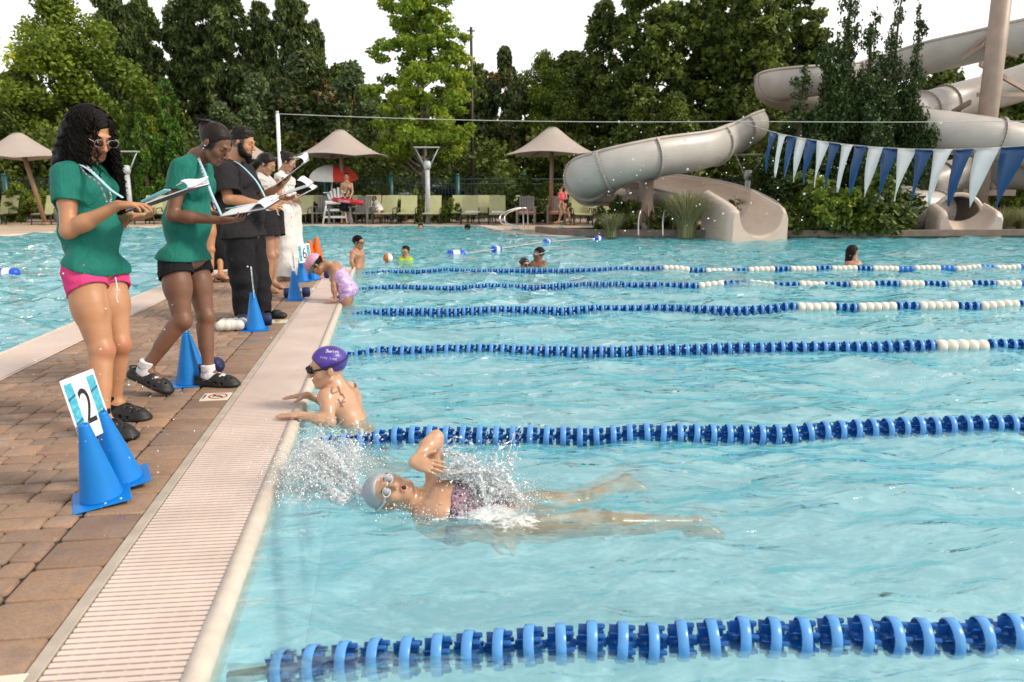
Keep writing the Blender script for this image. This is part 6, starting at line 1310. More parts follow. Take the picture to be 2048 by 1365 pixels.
# woman walking with a child on her arm
r, g, hc, T_ = person(26.3, 'woman in a black swimsuit walking on the far deck with a child on her arm', dict(head=(1131, 371, 0), nk=(1133, 381, .03), s0=(1130, 386, -.14), s1=(1136, 385, .16), e0=(1133, 398, -.25), e1=(1135, 398, .2), w0=(1123, 399, -.22), w1=(1122, 397, .05), h0=(1129, 411, -.1), h1=(1132, 411, .1), k0=(1122, 428, -.1), k1=(1136, 428, .12), a0=(1117, 443, -.1), a1=(1141, 441, .1)),
    cam_dir(-.95, -.1, .15), 'skin_far', .014, .95, .92, .05, 0, 1., False, cam_dir(-.95, -.1, 0), True, True)
hairdo(r, hc, 1.02, 'bun', 'hairdk', .014); suit(r, g, T_, 1.0, .95, .05, .09, 'black', .013, False)
r, g, hc, T_ = person(26.05, 'small child in a pink float vest carried by the walking woman', dict(head=(1121, 377, 0), nk=(1122, 384, 0), s0=(1119, 387, -.06), s1=(1125, 387, .06), e0=(1118, 394, -.1), e1=(1127, 393, .1), w0=(1121, 398, -.12), w1=(1130, 390, .1), h0=(1121, 403, -.05), h1=(1125, 403, .05), k0=(1118, 412, -.08), k1=(1126, 414, .05), a0=(1122, 424, -.08), a1=(1129, 425, .05)),
    cam_dir(.8, .3, 0), 'skin_far', .014, .55, 1., 0, 0, .72, False, cam_dir(.8, .3, 0), False, True)
hairdo(r, hc, .74, 'short', 'hairdk', .014); M['pinkv'] = fabric('vest_pink', (.85, .10, .16), .6); F = Field(.014); F.cone(T_['ms']-UZ*.02, T_['mh']+UZ*.10, .12, .115, .03); F.half(T_['ms']+UZ*.02, UZ); union_mesh('float_vest', [F], M['pinkv'], r)
r, g, hc, T_ = person(28.2, 'person lying back on a lounger under a white towel, left of the middle loungers', dict(head=(748, 398, 0), nk=(752, 405, 0), s0=(748, 409, -.15), s1=(757, 407, .15), e0=(748, 417, -.3), e1=(762, 415, .2), w0=(752, 422, -.4), w1=(764, 421, 0), h0=(755, 425, -.5), h1=(763, 424, -.4), k0=(752, 424, -.9), k1=(765, 424, -.8), a0=(752, 433, -1.3), a1=(766, 432, -1.2)),
    cam_dir(-.2, -.8, .5), 'skin_brown', .016, .95, 1., 0, 0, 1., False, cam_dir(0, -.7, .7), False, True)
F = Field(.016); F.cone(T_['ms']+T_['ax']*-.1, T_['mh']-CF*.1, .17, .19, .05); union_mesh('towel', [F], M['whitecloth'], r, .01, .0, folds(.015, 18, 5, seed=3)); hairdo(r, hc, 1.05, 'short', 'hairblk', .016)
# ---------------- spray
M['drop'] = N('water_drop').m; nt_ = M['drop'].node_tree; nt_.nodes.clear(); oo = nt_.nodes.new('ShaderNodeOutputMaterial'); gg_ = nt_.nodes.new('ShaderNodeBsdfGlossy'); gg_.inputs['Roughness'].default_value = .05; dd_ = nt_.nodes.new('ShaderNodeBsdfDiffuse'); dd_.inputs['Color'].default_value = (.9, .94, .96, 1); tt_ = nt_.nodes.new('ShaderNodeBsdfTransparent'); m1 = nt_.nodes.new('ShaderNodeMixShader'); m2 = nt_.nodes.new('ShaderNodeMixShader'); m1.inputs[0].default_value = .45; m2.inputs[0].default_value = .38
nt_.links.new(gg_.outputs[0], m1.inputs[1]); nt_.links.new(dd_.outputs[0], m1.inputs[2]); nt_.links.new(m1.outputs[0], m2.inputs[1]); nt_.links.new(tt_.outputs[0], m2.inputs[2]); nt_.links.new(m2.outputs[0], oo.inputs[0])
_o, _f = lathe([(sin(t), -cos(t)) for t in np.linspace(.001, pi-.001, 6)], n=7); OCT = _o; OF = np.array([list(q) if len(q) == 4 else list(q)+[q[-1]] for q in _f if len(q) >= 3 and len(q) <= 4])
def drops(name, P, R_, label, stretch=None):
    n = len(P); S_ = np.ones((n, 3)) if stretch is None else stretch; v = (OCT[None]*R_[:, None, None]*S_[:, None, :]+P[:, None, :]).reshape(-1, 3); f = (OF[None]+(np.arange(n)*len(OCT))[:, None, None]).reshape(-1, 4)
    return tag(mesh(name, v, f, M['drop'], smooth=True), label, 'water spray', kind='stuff')
rs = np.random.RandomState(5); P = []; Rr = []
def burst(px, py, D, sx, sy, sd, n, r0, r1, zmin=-.03):
    for _ in range(n):
        p = at(px+rs.normal()*sx, py+rs.normal()*sy, D+rs.normal()*sd)
        if p[2] < zmin: p[2] = zmin+abs(rs.normal())*.02
        P.append(p); Rr.append(r0+(r1-r0)*rs.rand()**3)
burst(640, 935, 3.15, 46, 28, .16, 3600, .0007, .0034); burst(600, 975, 3.05, 38, 32, .12, 1500, .0010, .0045); burst(690, 900, 3.25, 40, 24, .15, 1000, .001, .004); burst(720, 935, 3.0, 24, 16, .08, 300, .001, .004)
burst(985, 990, 2.98, 36, 26, .10, 3200, .0007, .0034); burst(940, 945, 3.0, 30, 26, .08, 900, .001, .004); burst(1040, 1020, 2.95, 30, 14, .08, 500, .001, .004); burst(900, 930, 3.0, 22, 30, .06, 250, .001, .004); burst(1010, 900, 3.05, 50, 36, .15, 220, .001, .0035); burst(850, 1040, 2.85, 60, 12, .08, 400, .001, .0035)
burst(640, 860, 3.7, 30, 18, .12, 300, .001, .004); burst(560, 960, 3.0, 40, 50, .15, 260, .001, .003)
drops('water_spray', np.array(P), np.array(Rr), 'white spray thrown up around the swimmer on her back', np.stack((np.ones(len(P)), np.ones(len(P)), rs.uniform(.8, 1.8, len(P))), 1))
P = []; Rr = []
for _ in range(620):                      # single drops hanging in the air
    k = rs.rand()
    if k < .5: p = at(rs.normal(1420, 170), rs.normal(370, 90), rs.uniform(2., 3.4))
    elif k < .8: p = at(rs.normal(250, 130), rs.normal(830, 130), rs.uniform(2.2, 3.2))
    else: p = at(rs.normal(950, 420), rs.normal(560, 200), rs.uniform(2.2, 4))
    if p[2] > .02: P.append(p); Rr.append(.0009+.0032*rs.rand()**4)
drops('flying_drops', np.array(P), np.array(Rr), 'single water drops flying in front of the slides, trees and deck')
# thin sheets and strings of water: hand, elbow and hip
def string(pts, r0, n=30, seed=0):
    rs_ = np.random.RandomState(seed); Q = spline([at(*p) for p in pts], 10); m_ = len(Q); Q = Q+rs_.normal(size=Q.shape)*.0035; return Q, r0*(.35+.9*np.abs(np.sin(np.arange(m_)*.9+seed)))*rs_.uniform(.4, 1.3, m_)
M['froth'] = N('water_froth').m; nt_ = M['froth'].node_tree; nt_.nodes.clear(); oo = nt_.nodes.new('ShaderNodeOutputMaterial'); gg_ = nt_.nodes.new('ShaderNodeBsdfGlossy'); gg_.inputs['Roughness'].default_value = .12; dd_ = nt_.nodes.new('ShaderNodeBsdfDiffuse'); dd_.inputs['Color'].default_value = (.88, .93, .96, 1); tt_ = nt_.nodes.new('ShaderNodeBsdfTransparent'); m1 = nt_.nodes.new('ShaderNodeMixShader'); m2 = nt_.nodes.new('ShaderNodeMixShader'); m1.inputs[0].default_value = .7; nz_ = nt_.nodes.new('ShaderNodeTexNoise'); nz_.inputs['Scale'].default_value = 55; nz_.inputs['Detail'].default_value = 6; nz_.inputs['Roughness'].default_value = .7
tc_ = nt_.nodes.new('ShaderNodeTexCoord'); nt_.links.new(tc_.outputs['Object'], nz_.inputs['Vector']); rp_ = nt_.nodes.new('ShaderNodeMapRange'); rp_.inputs[1].default_value = .40; rp_.inputs[2].default_value = .60; nt_.links.new(nz_.outputs['Fac'], rp_.inputs[0]); nt_.links.new(rp_.outputs[0], m2.inputs[0])
nt_.links.new(gg_.outputs[0], m1.inputs[1]); nt_.links.new(dd_.outputs[0], m1.inputs[2]); nt_.links.new(m1.outputs[0], m2.inputs[1]); nt_.links.new(tt_.outputs[0], m2.inputs[2]); nt_.links.new(m2.outputs[0], oo.inputs[0])
def splash(label, arcs, seed, spread=22):
    """ragged mass of thrown water: fans of tapering tongues melted together, torn at the rim"""
    rs_ = np.random.RandomState(seed); F = Field(.0042)
    for a, b, c, n, r0 in arcs:
        for i in range(n):
            j = lambda p, s_: (p[0]+rs_.normal()*s_, p[1]+rs_.normal()*s_*.8, p[2]+rs_.normal()*.03); Q = spline([at(*j(a, 8)), at(*j(b, spread)), at(*j(c, spread*1.1))], 4); e = rs_.uniform(.4, 1); m_ = max(3, int(len(Q)*e))
            for k in range(m_-1):
                if rs_.rand() < .12: continue
                r_ = r0*(1-k/m_)**.8*rs_.uniform(.35, 1.)+.0012; F.cone(Q[k], Q[k+1], r_, r_*.8, .008, flat=FW if rs_.rand() < .5 else UP, ff=rs_.uniform(1, 2.2))
    F.half(V(0, 0, WZ-.02), -UZ); F.grid(); D = F.eval(0., folds(.0048, 260, 90, seed=seed)); v, f = nets(D, F.lo, F.h)
    return tag(mesh('splash', v, f, M['froth'], None, True), label, 'splash', kind='stuff')
splash('white splash thrown toward the gutter by the head of the swimmer on her back', [((720, 985, 3.0), (660, 915, 3.12), (600, 905, 3.2), 26, .011), ((690, 960, 3.05), (620, 900, 3.2), (580, 960, 3.15), 22, .010), ((690, 1000, 2.98), (630, 960, 3.05), (560, 1010, 3.0), 22, .009), ((700, 930, 3.2), (690, 880, 3.3), (640, 865, 3.4), 12, .008)], 3)
splash('white splash trailing from the raised arm and hip of the swimmer on her back', [((890, 945, 2.97), (960, 950, 2.97), (1020, 1015, 2.97), 26, .010), ((960, 1030, 2.93), (1000, 965, 2.97), (1050, 1020, 2.94), 30, .013), ((880, 910, 3.0), (940, 915, 3.0), (990, 980, 3.0), 10, .006), ((1000, 1000, 2.97), (1015, 915, 3.0), (1030, 890, 3.05), 8, .006), ((850, 1050, 2.84), (930, 1050, 2.83), (1020, 1062, 2.84), 14, .009)], 4)
mb = MB(); sd = 0
for a, b, c, n in (((885, 940, 2.95), (960, 955, 2.97), (1040, 1010, 2.97), 9), ((875, 900, 3.02), (960, 930, 3.0), (1060, 1015, 2.97), 7), ((700, 985, 3.0), (640, 905, 3.1), (590, 930, 3.15), 10), ((735, 960, 3.0), (670, 880, 3.15), (620, 870, 3.2), 8), ((960, 1030, 2.95), (1005, 900, 3.05), (1030, 870, 3.1), 6), ((820, 1040, 2.85), (900, 1065, 2.82), (1010, 1060, 2.85), 6), ((640, 1000, 3.0), (600, 920, 3.1), (560, 1000, 3.05), 8)):
    for i in range(n):
        sd += 1; j = lambda p, s_: (p[0]+rs.normal()*s_, p[1]+rs.normal()*s_*.8, p[2]+rs.normal()*.03); Q, rr = string([j(a, 8), j(b, 26), j(c, 24)], .0026, seed=sd); a_ = rs.randint(0, len(Q)-9); [mb.tube(Q[k:k+5], rr[k:k+5]*V(.3, .9, 1, .8, .3), 5) for k in range(a_ % 5, len(Q)-5, 7)]
tag(mb.build('water_strings', M['drop'], tint=False), 'strings of splashing water flung from the arm and head of the swimmer on her back', 'water spray', kind='stuff')
# ================================================================ things on the dividing deck
M['cone'] = simple('cone_blue', (.004, .20, .62), .38, .1, 6, .05, 40, spec=.35); M['cone_o'] = simple('cone_orange', (.75, .14, .01), .4); M['signw'] = simple('sign_white', (.80, .80, .80), .35, .03)
M['navy'] = simple('foam_navy', (.006, .015, .09), .6, .3, 20, .3, 90)
def poolpic():
    m = N('sign_pool_print'); c = m.coord(scale=(1, 1, 1)); k = m.noise(60, 5, .6, c); m.col(m.ramp(k, ((.3, (.02, .30, .46)), (.6, (.10, .48, .60)), (.75, (.3, .62, .7))))).set(Roughness=.35); return m.m
M['poolpic'] = poolpic(); M['poolline'] = simple('sign_dark_line', (.02, .14, .28), .4)
def cone_mesh():
    mb = MB(); mb.bbox((-.098, -.098, 0), (.098, .098, .006), .004); mb.lathe([(.076, .004), (.074, .012), (.0195, .292), (.0185, .300), (.013, .300), (.013, .27), (.05, .06)], n=36); return mb
cm = cone_mesh().build('traffic_cone', M['cone']); CME = cm.data; bpy.data.objects.remove(cm); cm = cone_mesh().build('traffic_cone', M['cone_o']); CMO = cm.data; bpy.data.objects.remove(cm)
def cone(p, label, rz=0., tilt=(0, 0), sc=1., me=None, grp='blue cones holding the lane number signs'):
    o = link('traffic_cone', me or CME); o.location = (p[0], p[1], p[2]+.001); o.rotation_euler = (tilt[0], tilt[1], rz); o.scale = (sc,)*3; return tag(o, label, 'cone', grp)
def sign(pl, x, y, num, label, w=.215, h=.275):
    """card with its lower-left corner at pl, x along the width, y up"""
    x = unit(x); y = unit(y-x*(x@y)); z = np.cross(x, y); e = empty('lane_sign', tuple(pl), 0, label, 'sign', 'lane number signs'); ax3 = np.array([x, y, z])
    mb = MB(); mb.bbox((0, 0, -.0012), (w, h, .0012), .0011, 0, ax3, pl); mb.build('card', M['signw'], e, True)
    for s_ in (1,):
        zz = z*s_*.0016
        for a, b in ((.05*w, .28*w), (.72*w, .95*w)):
            mb = MB(); v = [pl+x*a+y*.02+zz, pl+x*b+y*.02+zz, pl+x*b+y*(h-.02)+zz, pl+x*a+y*(h-.02)+zz]; mb.add(v, [(0, 1, 2, 3)] if s_ > 0 else [(3, 2, 1, 0)]); mb.build('pool_picture', M['poolpic'], e, True)
            for q in (.07, .165, .25):
                if q > h-.03: continue
                mb = MB()
                v = [pl+x*a+y*(q)+zz*1.5, pl+x*b+y*(q+.012)+zz*1.5, pl+x*b+y*(q+.021)+zz*1.5, pl+x*a+y*(q+.009)+zz*1.5]; mb.add(v, [(0, 1, 2, 3)] if s_ > 0 else [(3, 2, 1, 0)]); mb.build('dark_line', M['poolline'], e, True)
    o = txt(e, num, pl+x*w/2+y*h*.47+z*.0015, x*1., y, .20, 'ink', 'number', .0006)
    me = o.data; n_ = len(me.vertices); co = np.empty(n_*3, np.float32); me.vertices.foreach_get('co', co); co = co.reshape(-1, 3); c_ = co.mean(0); d = (co-c_)@x; co += np.outer(d*(-.30), x); me.vertices.foreach_set('co', co.astype(np.float32).ravel()); return e
# pair one with sign 2
pa, pb = G(205, 1000), G(248, 968)
cone(pa+UZ*.008, 'front one of the two blue cones under the number 2 sign', .35, (.03, -.11), 1.02); cone(pb+UZ*.013, 'rear one of the two blue cones under the number 2 sign', .35, (.03, -.17), 1.02)
sa = at(162, 889, 2.83); sign(sa, at(214, 862, 2.98)-sa, at(126, 766, 2.80)-sa, '2', 'white card with a black 2 and pool pictures, standing on two blue cones', .19, .25)
# pair two, sign edge-on
cone(G(379, 768), 'front blue cone between the feet of the stooping woman', .2, (0, 0), 1.05); cone(G(392, 757), 'rear blue cone between the feet of the stooping woman, half hidden', .2, (-.05, -.12), 1.05)
q = at(370, 676, 4.62); sign(q, at(377, 672, 4.78)-q, at(369, 640, 4.6)-q, '3', 'white lane card seen edge-on above the cones behind the stooping woman', .2, .26)
cone(G(512, 660), 'blue cone in front of the bearded man\'s sandals, beside the white pull buoys', .1, (0, -.03), 1.08)
q = at(508, 597, 6.36); sign(q, at(511, 596, 6.62)-q, at(502, 548, 6.30)-q, '4', 'white lane card seen edge-on above the cone at the bearded man\'s feet', .2, .27)
cone(G(590, 600), 'blue cone with dark weights behind it, next one after the bearded man', .1, (0, 0), 1.05)
q = at(588, 550, 8.2); sign(q, at(591, 550, 8.4)-q, at(583, 514, 8.1)-q, '5', 'white lane card seen edge-on above the cone before the number 6 card', .2, .27)
cone(G(606, 563), 'left blue cone under the number 6 card', .1, (0, -.06), 1.05); cone(G(627, 560), 'right blue cone under the number 6 card', .1, (0, -.1), 1.05)
q = at(599, 527, 9.7); sign(q, at(625, 523, 9.85)-q, at(593, 494, 9.65)-q, '6', 'white card with a black 6 and pool pictures, far along the deck', .19, .24)
cone(G(622, 551), 'left orange cone behind the number 6 card', .3, (0, 0), 1.62, CMO, 'orange cones at the deck end'); cone(G(636, 550), 'right orange cone behind the number 6 card', .3, (0, 0), 1.75, CMO, 'orange cones at the deck end')
def dumbbell(p, label, ax=(1, .2, 0)):
    e = empty('water_dumbbell', tuple(p), 0, label, 'dumbbell', 'navy foam water dumbbells'); a = unit(V(*ax)); c = p+UZ*.055
    MB().tube([c-a*.12, c+a*.12], .012, 8).build('bar', M['signw'], e, True)
    for s_ in (-1, 1): mb = MB(); mb.lathe([(.02, -.045), (.05, -.04), (.056, -.02), (.056, .02), (.05, .04), (.02, .045)], c+a*s_*.10, 12, a); mb.build('foam_weight', M['navy'], e, True)
dumbbell(G(507, 656)+V(0, .09, 0), 'navy foam dumbbell behind the cone beside the white pull buoys'); dumbbell(G(592, 598)+V(0, .12, 0), 'navy foam dumbbell behind the cone before the number 6 card'); dumbbell(G(632, 558)+V(.05, .05, 0), 'navy foam dumbbell beside the cones under the number 6 card')
dumbbell(G(405, 760)+V(.02, .05, 0), 'navy foam dumbbell behind the heel of the stooping woman', (.3, 1, 0))
M['foamw'] = simple('foam_white', (.72, .70, .64), .8, .08, 30, .3, 120)
for i, (x, y) in enumerate(((452, 661), (475, 660))):
    F = Field(.007); p = G(x, y); c = p+V(0, .02, .045); F.cone(c+V(-.03, -.06, 0), c+V(-.03, .07, 0), .045, None, .02); F.cone(c+V(.03, -.06, 0), c+V(.03, .07, 0), .045, None, .02); F.half(c-UZ*.043, -UZ); e = empty('pull_buoy', tuple(p), 0, ('left' if i == 0 else 'right, farther')+' white foam pull buoy lying by the bearded man\'s feet', 'pull buoy', 'white pull buoys'); body_mesh('foam_body', F, M['foamw'], e)
    mb = MB(); mb.tube([c+V(-.075, 0, .01), c+V(-.04, 0, .048), c+V(.04, 0, .048), c+V(.075, 0, .01)], .004, 5); mb.build('strap', M['beadw'], e, True)
# no-diving and depth tiles
M['tile'] = simple('marker_tile', (.72, .66, .54), .4, .05); M['tilered'] = simple('tile_red', (.42, .02, .02), .4)
def tile(px, py, label, w=.155, kind='nodive'):
    p = G(px, py); e = empty('deck_tile', (p[0], p[1], .002), 0, label, 'marker tile', 'marker tiles set in the pavers'); MB().bbox((-w/2, -w/2, -.004), (w/2, w/2, .004), .002).build('slab', M['tile'], e)
    z = .0052
    if kind == 'nodive':
        t = np.linspace(0, 2*pi, 41); n = 41; v = [(r_*cos(a)+.012, r_*sin(a), z) for r_ in (.054, .044) for a in t]; f = [(i, i+1, n+i+1, n+i) for i in range(n-1)]; v += [(.012-.036, .028, z+.0004), (.012-.028, .036, z+.0004), (.012+.036, -.028, z+.0004), (.012+.028, -.036, z+.0004)]; f.append((2*n, 2*n+3, 2*n+2, 2*n+1)); mesh('ring', v, [q[::-1] for q in f], M['tilered'], e)
        mb = MB(); mb.tube([(-.02, .006, z), (.005, .010, z), (.03, -.002, z)], .0045, 5, flat=.1); mb.tube([(.005, .010, z), (.02, .020, z)], .003, 5, flat=.1); mb.tube([(-.02, -.016, z), (-.005, -.011, z), (.01, -.016, z), (.03, -.011, z)], .0022, 5, flat=.1); mb.ball((.036, -.004, z), (.005, .005, .0006), 5); mb.build('diver_symbol', M['ink'], e)
        o = txt(None, 'NO DIVING', V(-.062, 0, z), V(0, 1, 0), V(-1, 0, 0), .017, 'ink', 'lettering', .0003); o.parent = e
    elif kind == 'ft':
        o = txt(None, '4 FT', V(0, 0, z), V(0, 1, 0), V(-1, 0, 0), .07, 'ink', 'lettering', .0003); o.parent = e
    return e
tile(432, 795, 'cream no-diving tile beside the front clog of the stooping woman'); tile(-44, 1398, 'blank cream tile at the bottom left corner of the picture', .155, 'none'); tile(556, 644, 'cream depth tile in front of the bearded man\'s sandal', .16, 'ft'); tile(614, 579, 'cream tile right of the second farthest cone', .16, 'nodive')
# ================================================================ pennants and their wire
M['penb'] = simple('pennant_blue', (.004, .06, .19), .35, .15, 6, .2, 12); M['penw'] = simple('pennant_white', (.78, .80, .79), .4, .06, 6, .2, 12); M['rope'] = simple('rope_pale', (.5, .48, .44), .7)
pp = at(555, 228, 11.2); pb_ = V(pp[0]-.02, pp[1]-.1, 0); e = empty('flag_post', tuple(pb_), 0, 'slim white metal post on the far end of the deck holding the pennant wire', 'post'); mb = MB(); mb.tube([pb_, pb_+(pp-pb_)*.5, pp], .027, 14); mb.build('pole', M['signw'], e, True); mb = MB(); mb.tube([pb_, pb_+UZ*.05], .05, 14); mb.build('base_cap', M['clip'], e, True); MB().ball(pp+UZ*.02, .025, 8).build('eye_bolt', M['clip'], e, True)
w1 = at(1480, 243, 11.9); w2 = at(2300, 238, 12.3); P = [pp*(1-t)+w1*t-UZ*.05*4*t*(1-t) for t in np.linspace(0, 1, 24)]+[w1*(1-t)+w2*t-UZ*.03*4*t*(1-t) for t in np.linspace(0, 1, 12)][1:]
mb = MB(); mb.tube(P, .0065, 6); tag(mb.build('wire', M['rope']), 'thin pale wire stretched across the pool from the white post', 'wire')
cps = spline([w1, at(1538, 262, 8.6), at(1600, 276, 8.05), at(1700, 290, 7.35), at(1810, 298, 6.75), at(1920, 299, 6.25), at(2035, 293, 5.75), at(2150, 283, 5.4)], 24)
e = empty('pennant_line', tuple(w1), 0, 'string of blue and white pennants sagging from the wire in front of the junipers', 'pennant string'); mb = MB(); mb.tube(cps, .005, 5); mb.build('cord', M['rope'], e, True)
def px_of(p): q_ = p-V(0, 0, CH); return CX+FPX*(q_@RT)/(q_@FW)
pxs = np.array([px_of(p) for p in cps]); tops = [1538, 1556, 1574, 1594, 1614, 1636, 1659, 1682, 1708, 1737, 1768, 1798, 1832, 1867, 1907, 1950, 2003, 2062, 2120]
for i in range(len(tops)-1):
    a = np.array([np.interp(tops[i], pxs, cps[:, k]) for k in range(3)]); b = np.array([np.interp(tops[i+1]-1, pxs, cps[:, k]) for k in range(3)]); n1 = unit(np.cross(b-a, UZ)); L = .47; nn = 9; v = []; rs_ = np.random.RandomState(i); cu = rs_.uniform(.02, .05)
    for j in range(nn):
        t = j/(nn-1); w_ = 1-t; c = a*(.62)+b*.38 if False else a+(b-a)*(.5-.32*t); hw = (b-a)*.5*w_
        for u in (-1, 0, 1): v.append(c+hw*u-UZ*(L*t)+n1*(cu*sin(t*3.1)*(1 if u == 0 else .3)+.012*u*sin(t*4+i))+CR*(-.02*t))
    f = [(j*3+u, j*3+u+1, (j+1)*3+u+1, (j+1)*3+u) for j in range(nn-1) for u in (0, 1)]; f += [tuple(q[::-1]) for q in ()]
    o = mesh('pennant', v, f, M['penb' if i % 2 == 0 else 'penw'], e, True, world=True); md = o.modifiers.new('thick', 'SOLIDIFY'); md.thickness = .002
    MB().tube([a-UZ*.008, (a+b)/2-UZ*.010, b-UZ*.008], .012, 5, flat=.4).build('hem', M['penb' if i % 2 == 0 else 'penw'], o, True)
# ================================================================ far deck furniture
M['canopy'] = fabric('canopy_beige', (.42, .36, .32), .8, .08, 0, .08, 1.5); M['bpole'] = simple('pole_brown', (.26, .16, .10), .5, .1, 3); M['seat'] = fabric('sling_green', (.46, .46, .25), .8, .15, 0, .1, 4); M['frame'] = simple('frame_dark_bronze', (.035, .03, .025), .5); M['greych'] = simple('chair_grey', (.20, .19, .18), .6, .1); M['teal_post'] = simple('post_teal', (.008, .075, .075), .4); M['fencedk'] = simple('fence_dark_green', (.006, .03, .026), .45); M['alu'] = simple('aluminium', (.55, .54, .52), .3, .1, metal=.9); M['ltgrey'] = simple('light_post_grey', (.50, .52, .54), .4); M['cushion'] = fabric('cushion_coral', (.62, .22, .15), .8); M['gravelbed'] = simple('mulch', (.045, .028, .020), .95, .5, 20, .9, 60)
def shade(px, zc, ytop, yrim, wpx, label, dx=0., polepx=None, rot=.3):
    c = gp(px, zc); zt, zr = zat(ytop, zc), zat(yrim, zc); R_ = wpx/2*zc/FPX*1.12; e = empty('shade_umbrella', tuple(c), 0, label, 'shade umbrella', 'beige shade umbrellas'); ns, nr_ = 32, 12; v = []
    for j in range(nr_+1):
        t = j/nr_
        for k in range(ns):
            a = k*2*pi/ns+rot; sc_ = 1-.13*(abs(sin(2*(a-rot)))**1.0)*t**1.5      # four drawn-out corners, scalloped edges
            rr = R_*(.07+.93*t)*sc_; z = zr+(zt-zr)*(1-t)**1.45*(1.0)+.10*(abs(sin(2*(a-rot)))**1.)*t*t*1.0; v.append((rr*cos(a), rr*sin(a), z))
    v.append((0, 0, zt+.02)); f = [(j*ns+k, j*ns+(k+1) % ns, (j+1)*ns+(k+1) % ns, (j+1)*ns+k) for j in range(nr_) for k in range(ns)]; f += [(k, len(v)-1, (k+1) % ns) for k in range(ns)]
    f = [q_[::-1] if len(q_) == 3 else q_ for q_ in f]; o = mesh('canopy', v, [list(q_) for q_ in f], M['canopy'], e, True); md = o.modifiers.new('thick', 'SOLIDIFY'); md.thickness = .02
    pb2 = np.zeros(3) if polepx is None else gp(polepx, zc)-c; mb = MB(); mb.tube([tuple(pb2), (0, 0, zt-.1)], .075, 12); mb.build('pole', M['bpole'], e); mb = MB(); mb.tube([tuple(pb2), tuple(pb2+UZ*.1)], .14, 12); mb.build('base_cap', M['bpole'], e)
    for k in range(4): a = k*pi/2+rot+pi/4*0; mb = MB(); mb.tube([(0, 0, zr+.35), (R_*.93*cos(a), R_*.93*sin(a), zr+.03)], .025, 6); mb.build('rib', M['bpole'], e)
shade(58, 26.4, 269, 321, 172, 'beige shade umbrella at the far left, behind the curly hair', polepx=92); shade(508, 29.5, 290, 322, 105, 'beige shade umbrella mostly hidden behind the bearded man\'s head'); shade(688, 28.4, 263, 317, 172, 'beige shade umbrella above the lifeguard, right of the flag post'); shade(1103, 27.2, 258, 314, 175, 'beige shade umbrella left of the open slide bend', polepx=1101)
def lamp(px, zc, ytop, label, ybase=None):
    c = gp(px, zc); H_ = zat(ytop, zc); e = empty('light_post', tuple(c), 0, label, 'light post', 'grey light posts'); mb = MB(); mb.tube([(0, 0, 0), (0, 0, H_-.75)], .085, 12); mb.build('pole', M['ltgrey'], e); MB().lathe([(.0, H_-.80), (.12, H_-.78), (.14, H_-.65), (.11, H_-.5), (.0, H_-.48)]).build('lamp_head', M['ltgrey'], e)
    for s_ in (-1, 1): mb = MB(); mb.tube([(s_*.05, 0, H_-.78), (s_*.42, 0, H_-.03)], .022, 6); mb.build('arm', M['ltgrey'], e)
    mb = MB(); mb.bbox((-.46, -.16, H_-.04), (.46, .16, H_), .015); mb.build('reflector', M['ltgrey'], e); e.rotation_euler[2] = -YAW
lamp(264, 26.9, 304, 'grey light post with a flat reflector right of the curly-haired woman'); lamp(857, 27.6, 296, 'grey light post with a flat reflector in front of the maple trunk'); lamp(1490, 24., 310, 'grey light post half hidden under the upper slide channel')
# fence
e = empty('fence', tuple(gp(900, 30)), 0, 'dark green picket fence with thick teal posts behind the loungers', 'fence'); F0, F1 = gp(-60, 30.3), gp(1500, 30.0); d = unit(F1-F0); L = np.linalg.norm(F1-F0); Hf = zat(356, 30)
for z in (.15, Hf-.25, Hf-.06): mb = MB(); mb.tube([F0+UZ*z, F1+UZ*z], .022, 4); mb.build('rail', M['fencedk'], e, True)
mb = MB(); n = int(L/.13)
for i in range(n): p = F0+d*(i*.13); mb.box((-.01, -.01, .05), (.01, .01, Hf), 0, np.array([d, np.cross(UZ, d), UZ]), p)
o = mb.build('picket', M['fencedk'], e, True); o['kind'] = 'stuff'
for px in (20, 137, 540, 655, 784, 916, 1048, 1180): p = gp(px, 30.1); mb = MB(); mb.tube([p, p+UZ*(Hf+.08)], .10, 10); mb.lathe([(.11, Hf+.08), (.07, Hf+.16), (.0, Hf+.17)], p, 10); mb.build('post', M['teal_post'], e, True)
# loungers
def lounger():
    r_ = empty('sun_lounger'); n = 0
    mb = MB(); mb.bbox((-.30, -.55, .36), (.30, .42, .40), .02); 
    mb.build('seat', M['seat'], r_); a = R(62); ax3 = np.array([V(1, 0, 0), V(0, cos(a), sin(a)), V(0, -sin(a), cos(a))]); mb = MB(); mb.bbox((-.30, 0, -.02), (.30, .72, .02), .02, 0, ax3, V(0, .42, .38)); mb.build('backrest', M['seat'], r_)
    for s_ in (-1, 1):
        mb = MB(); mb.tube([(s_*.32, -.62, .36), (s_*.32, .5, .36)], .02, 6); mb.tube([(s_*.32, -.25, .36), (s_*.33, -.2, .56), (s_*.33, .35, .58), (s_*.32, .48, .42)], .018, 6); mb.build('side_frame', M['frame'], r_)
        for y in (-.5, .48): mb = MB(); mb.tube([(s_*.31, y, .36), (s_*.33, y+(.06 if y > 0 else -.04), 0)], .02, 6); mb.build('leg', M['frame'], r_)
    mb = MB(); mb.tube([(-.32, -.6, .34), (.32, -.6, .34)], .02, 6); mb.build('crossbar', M['frame'], r_); return r_
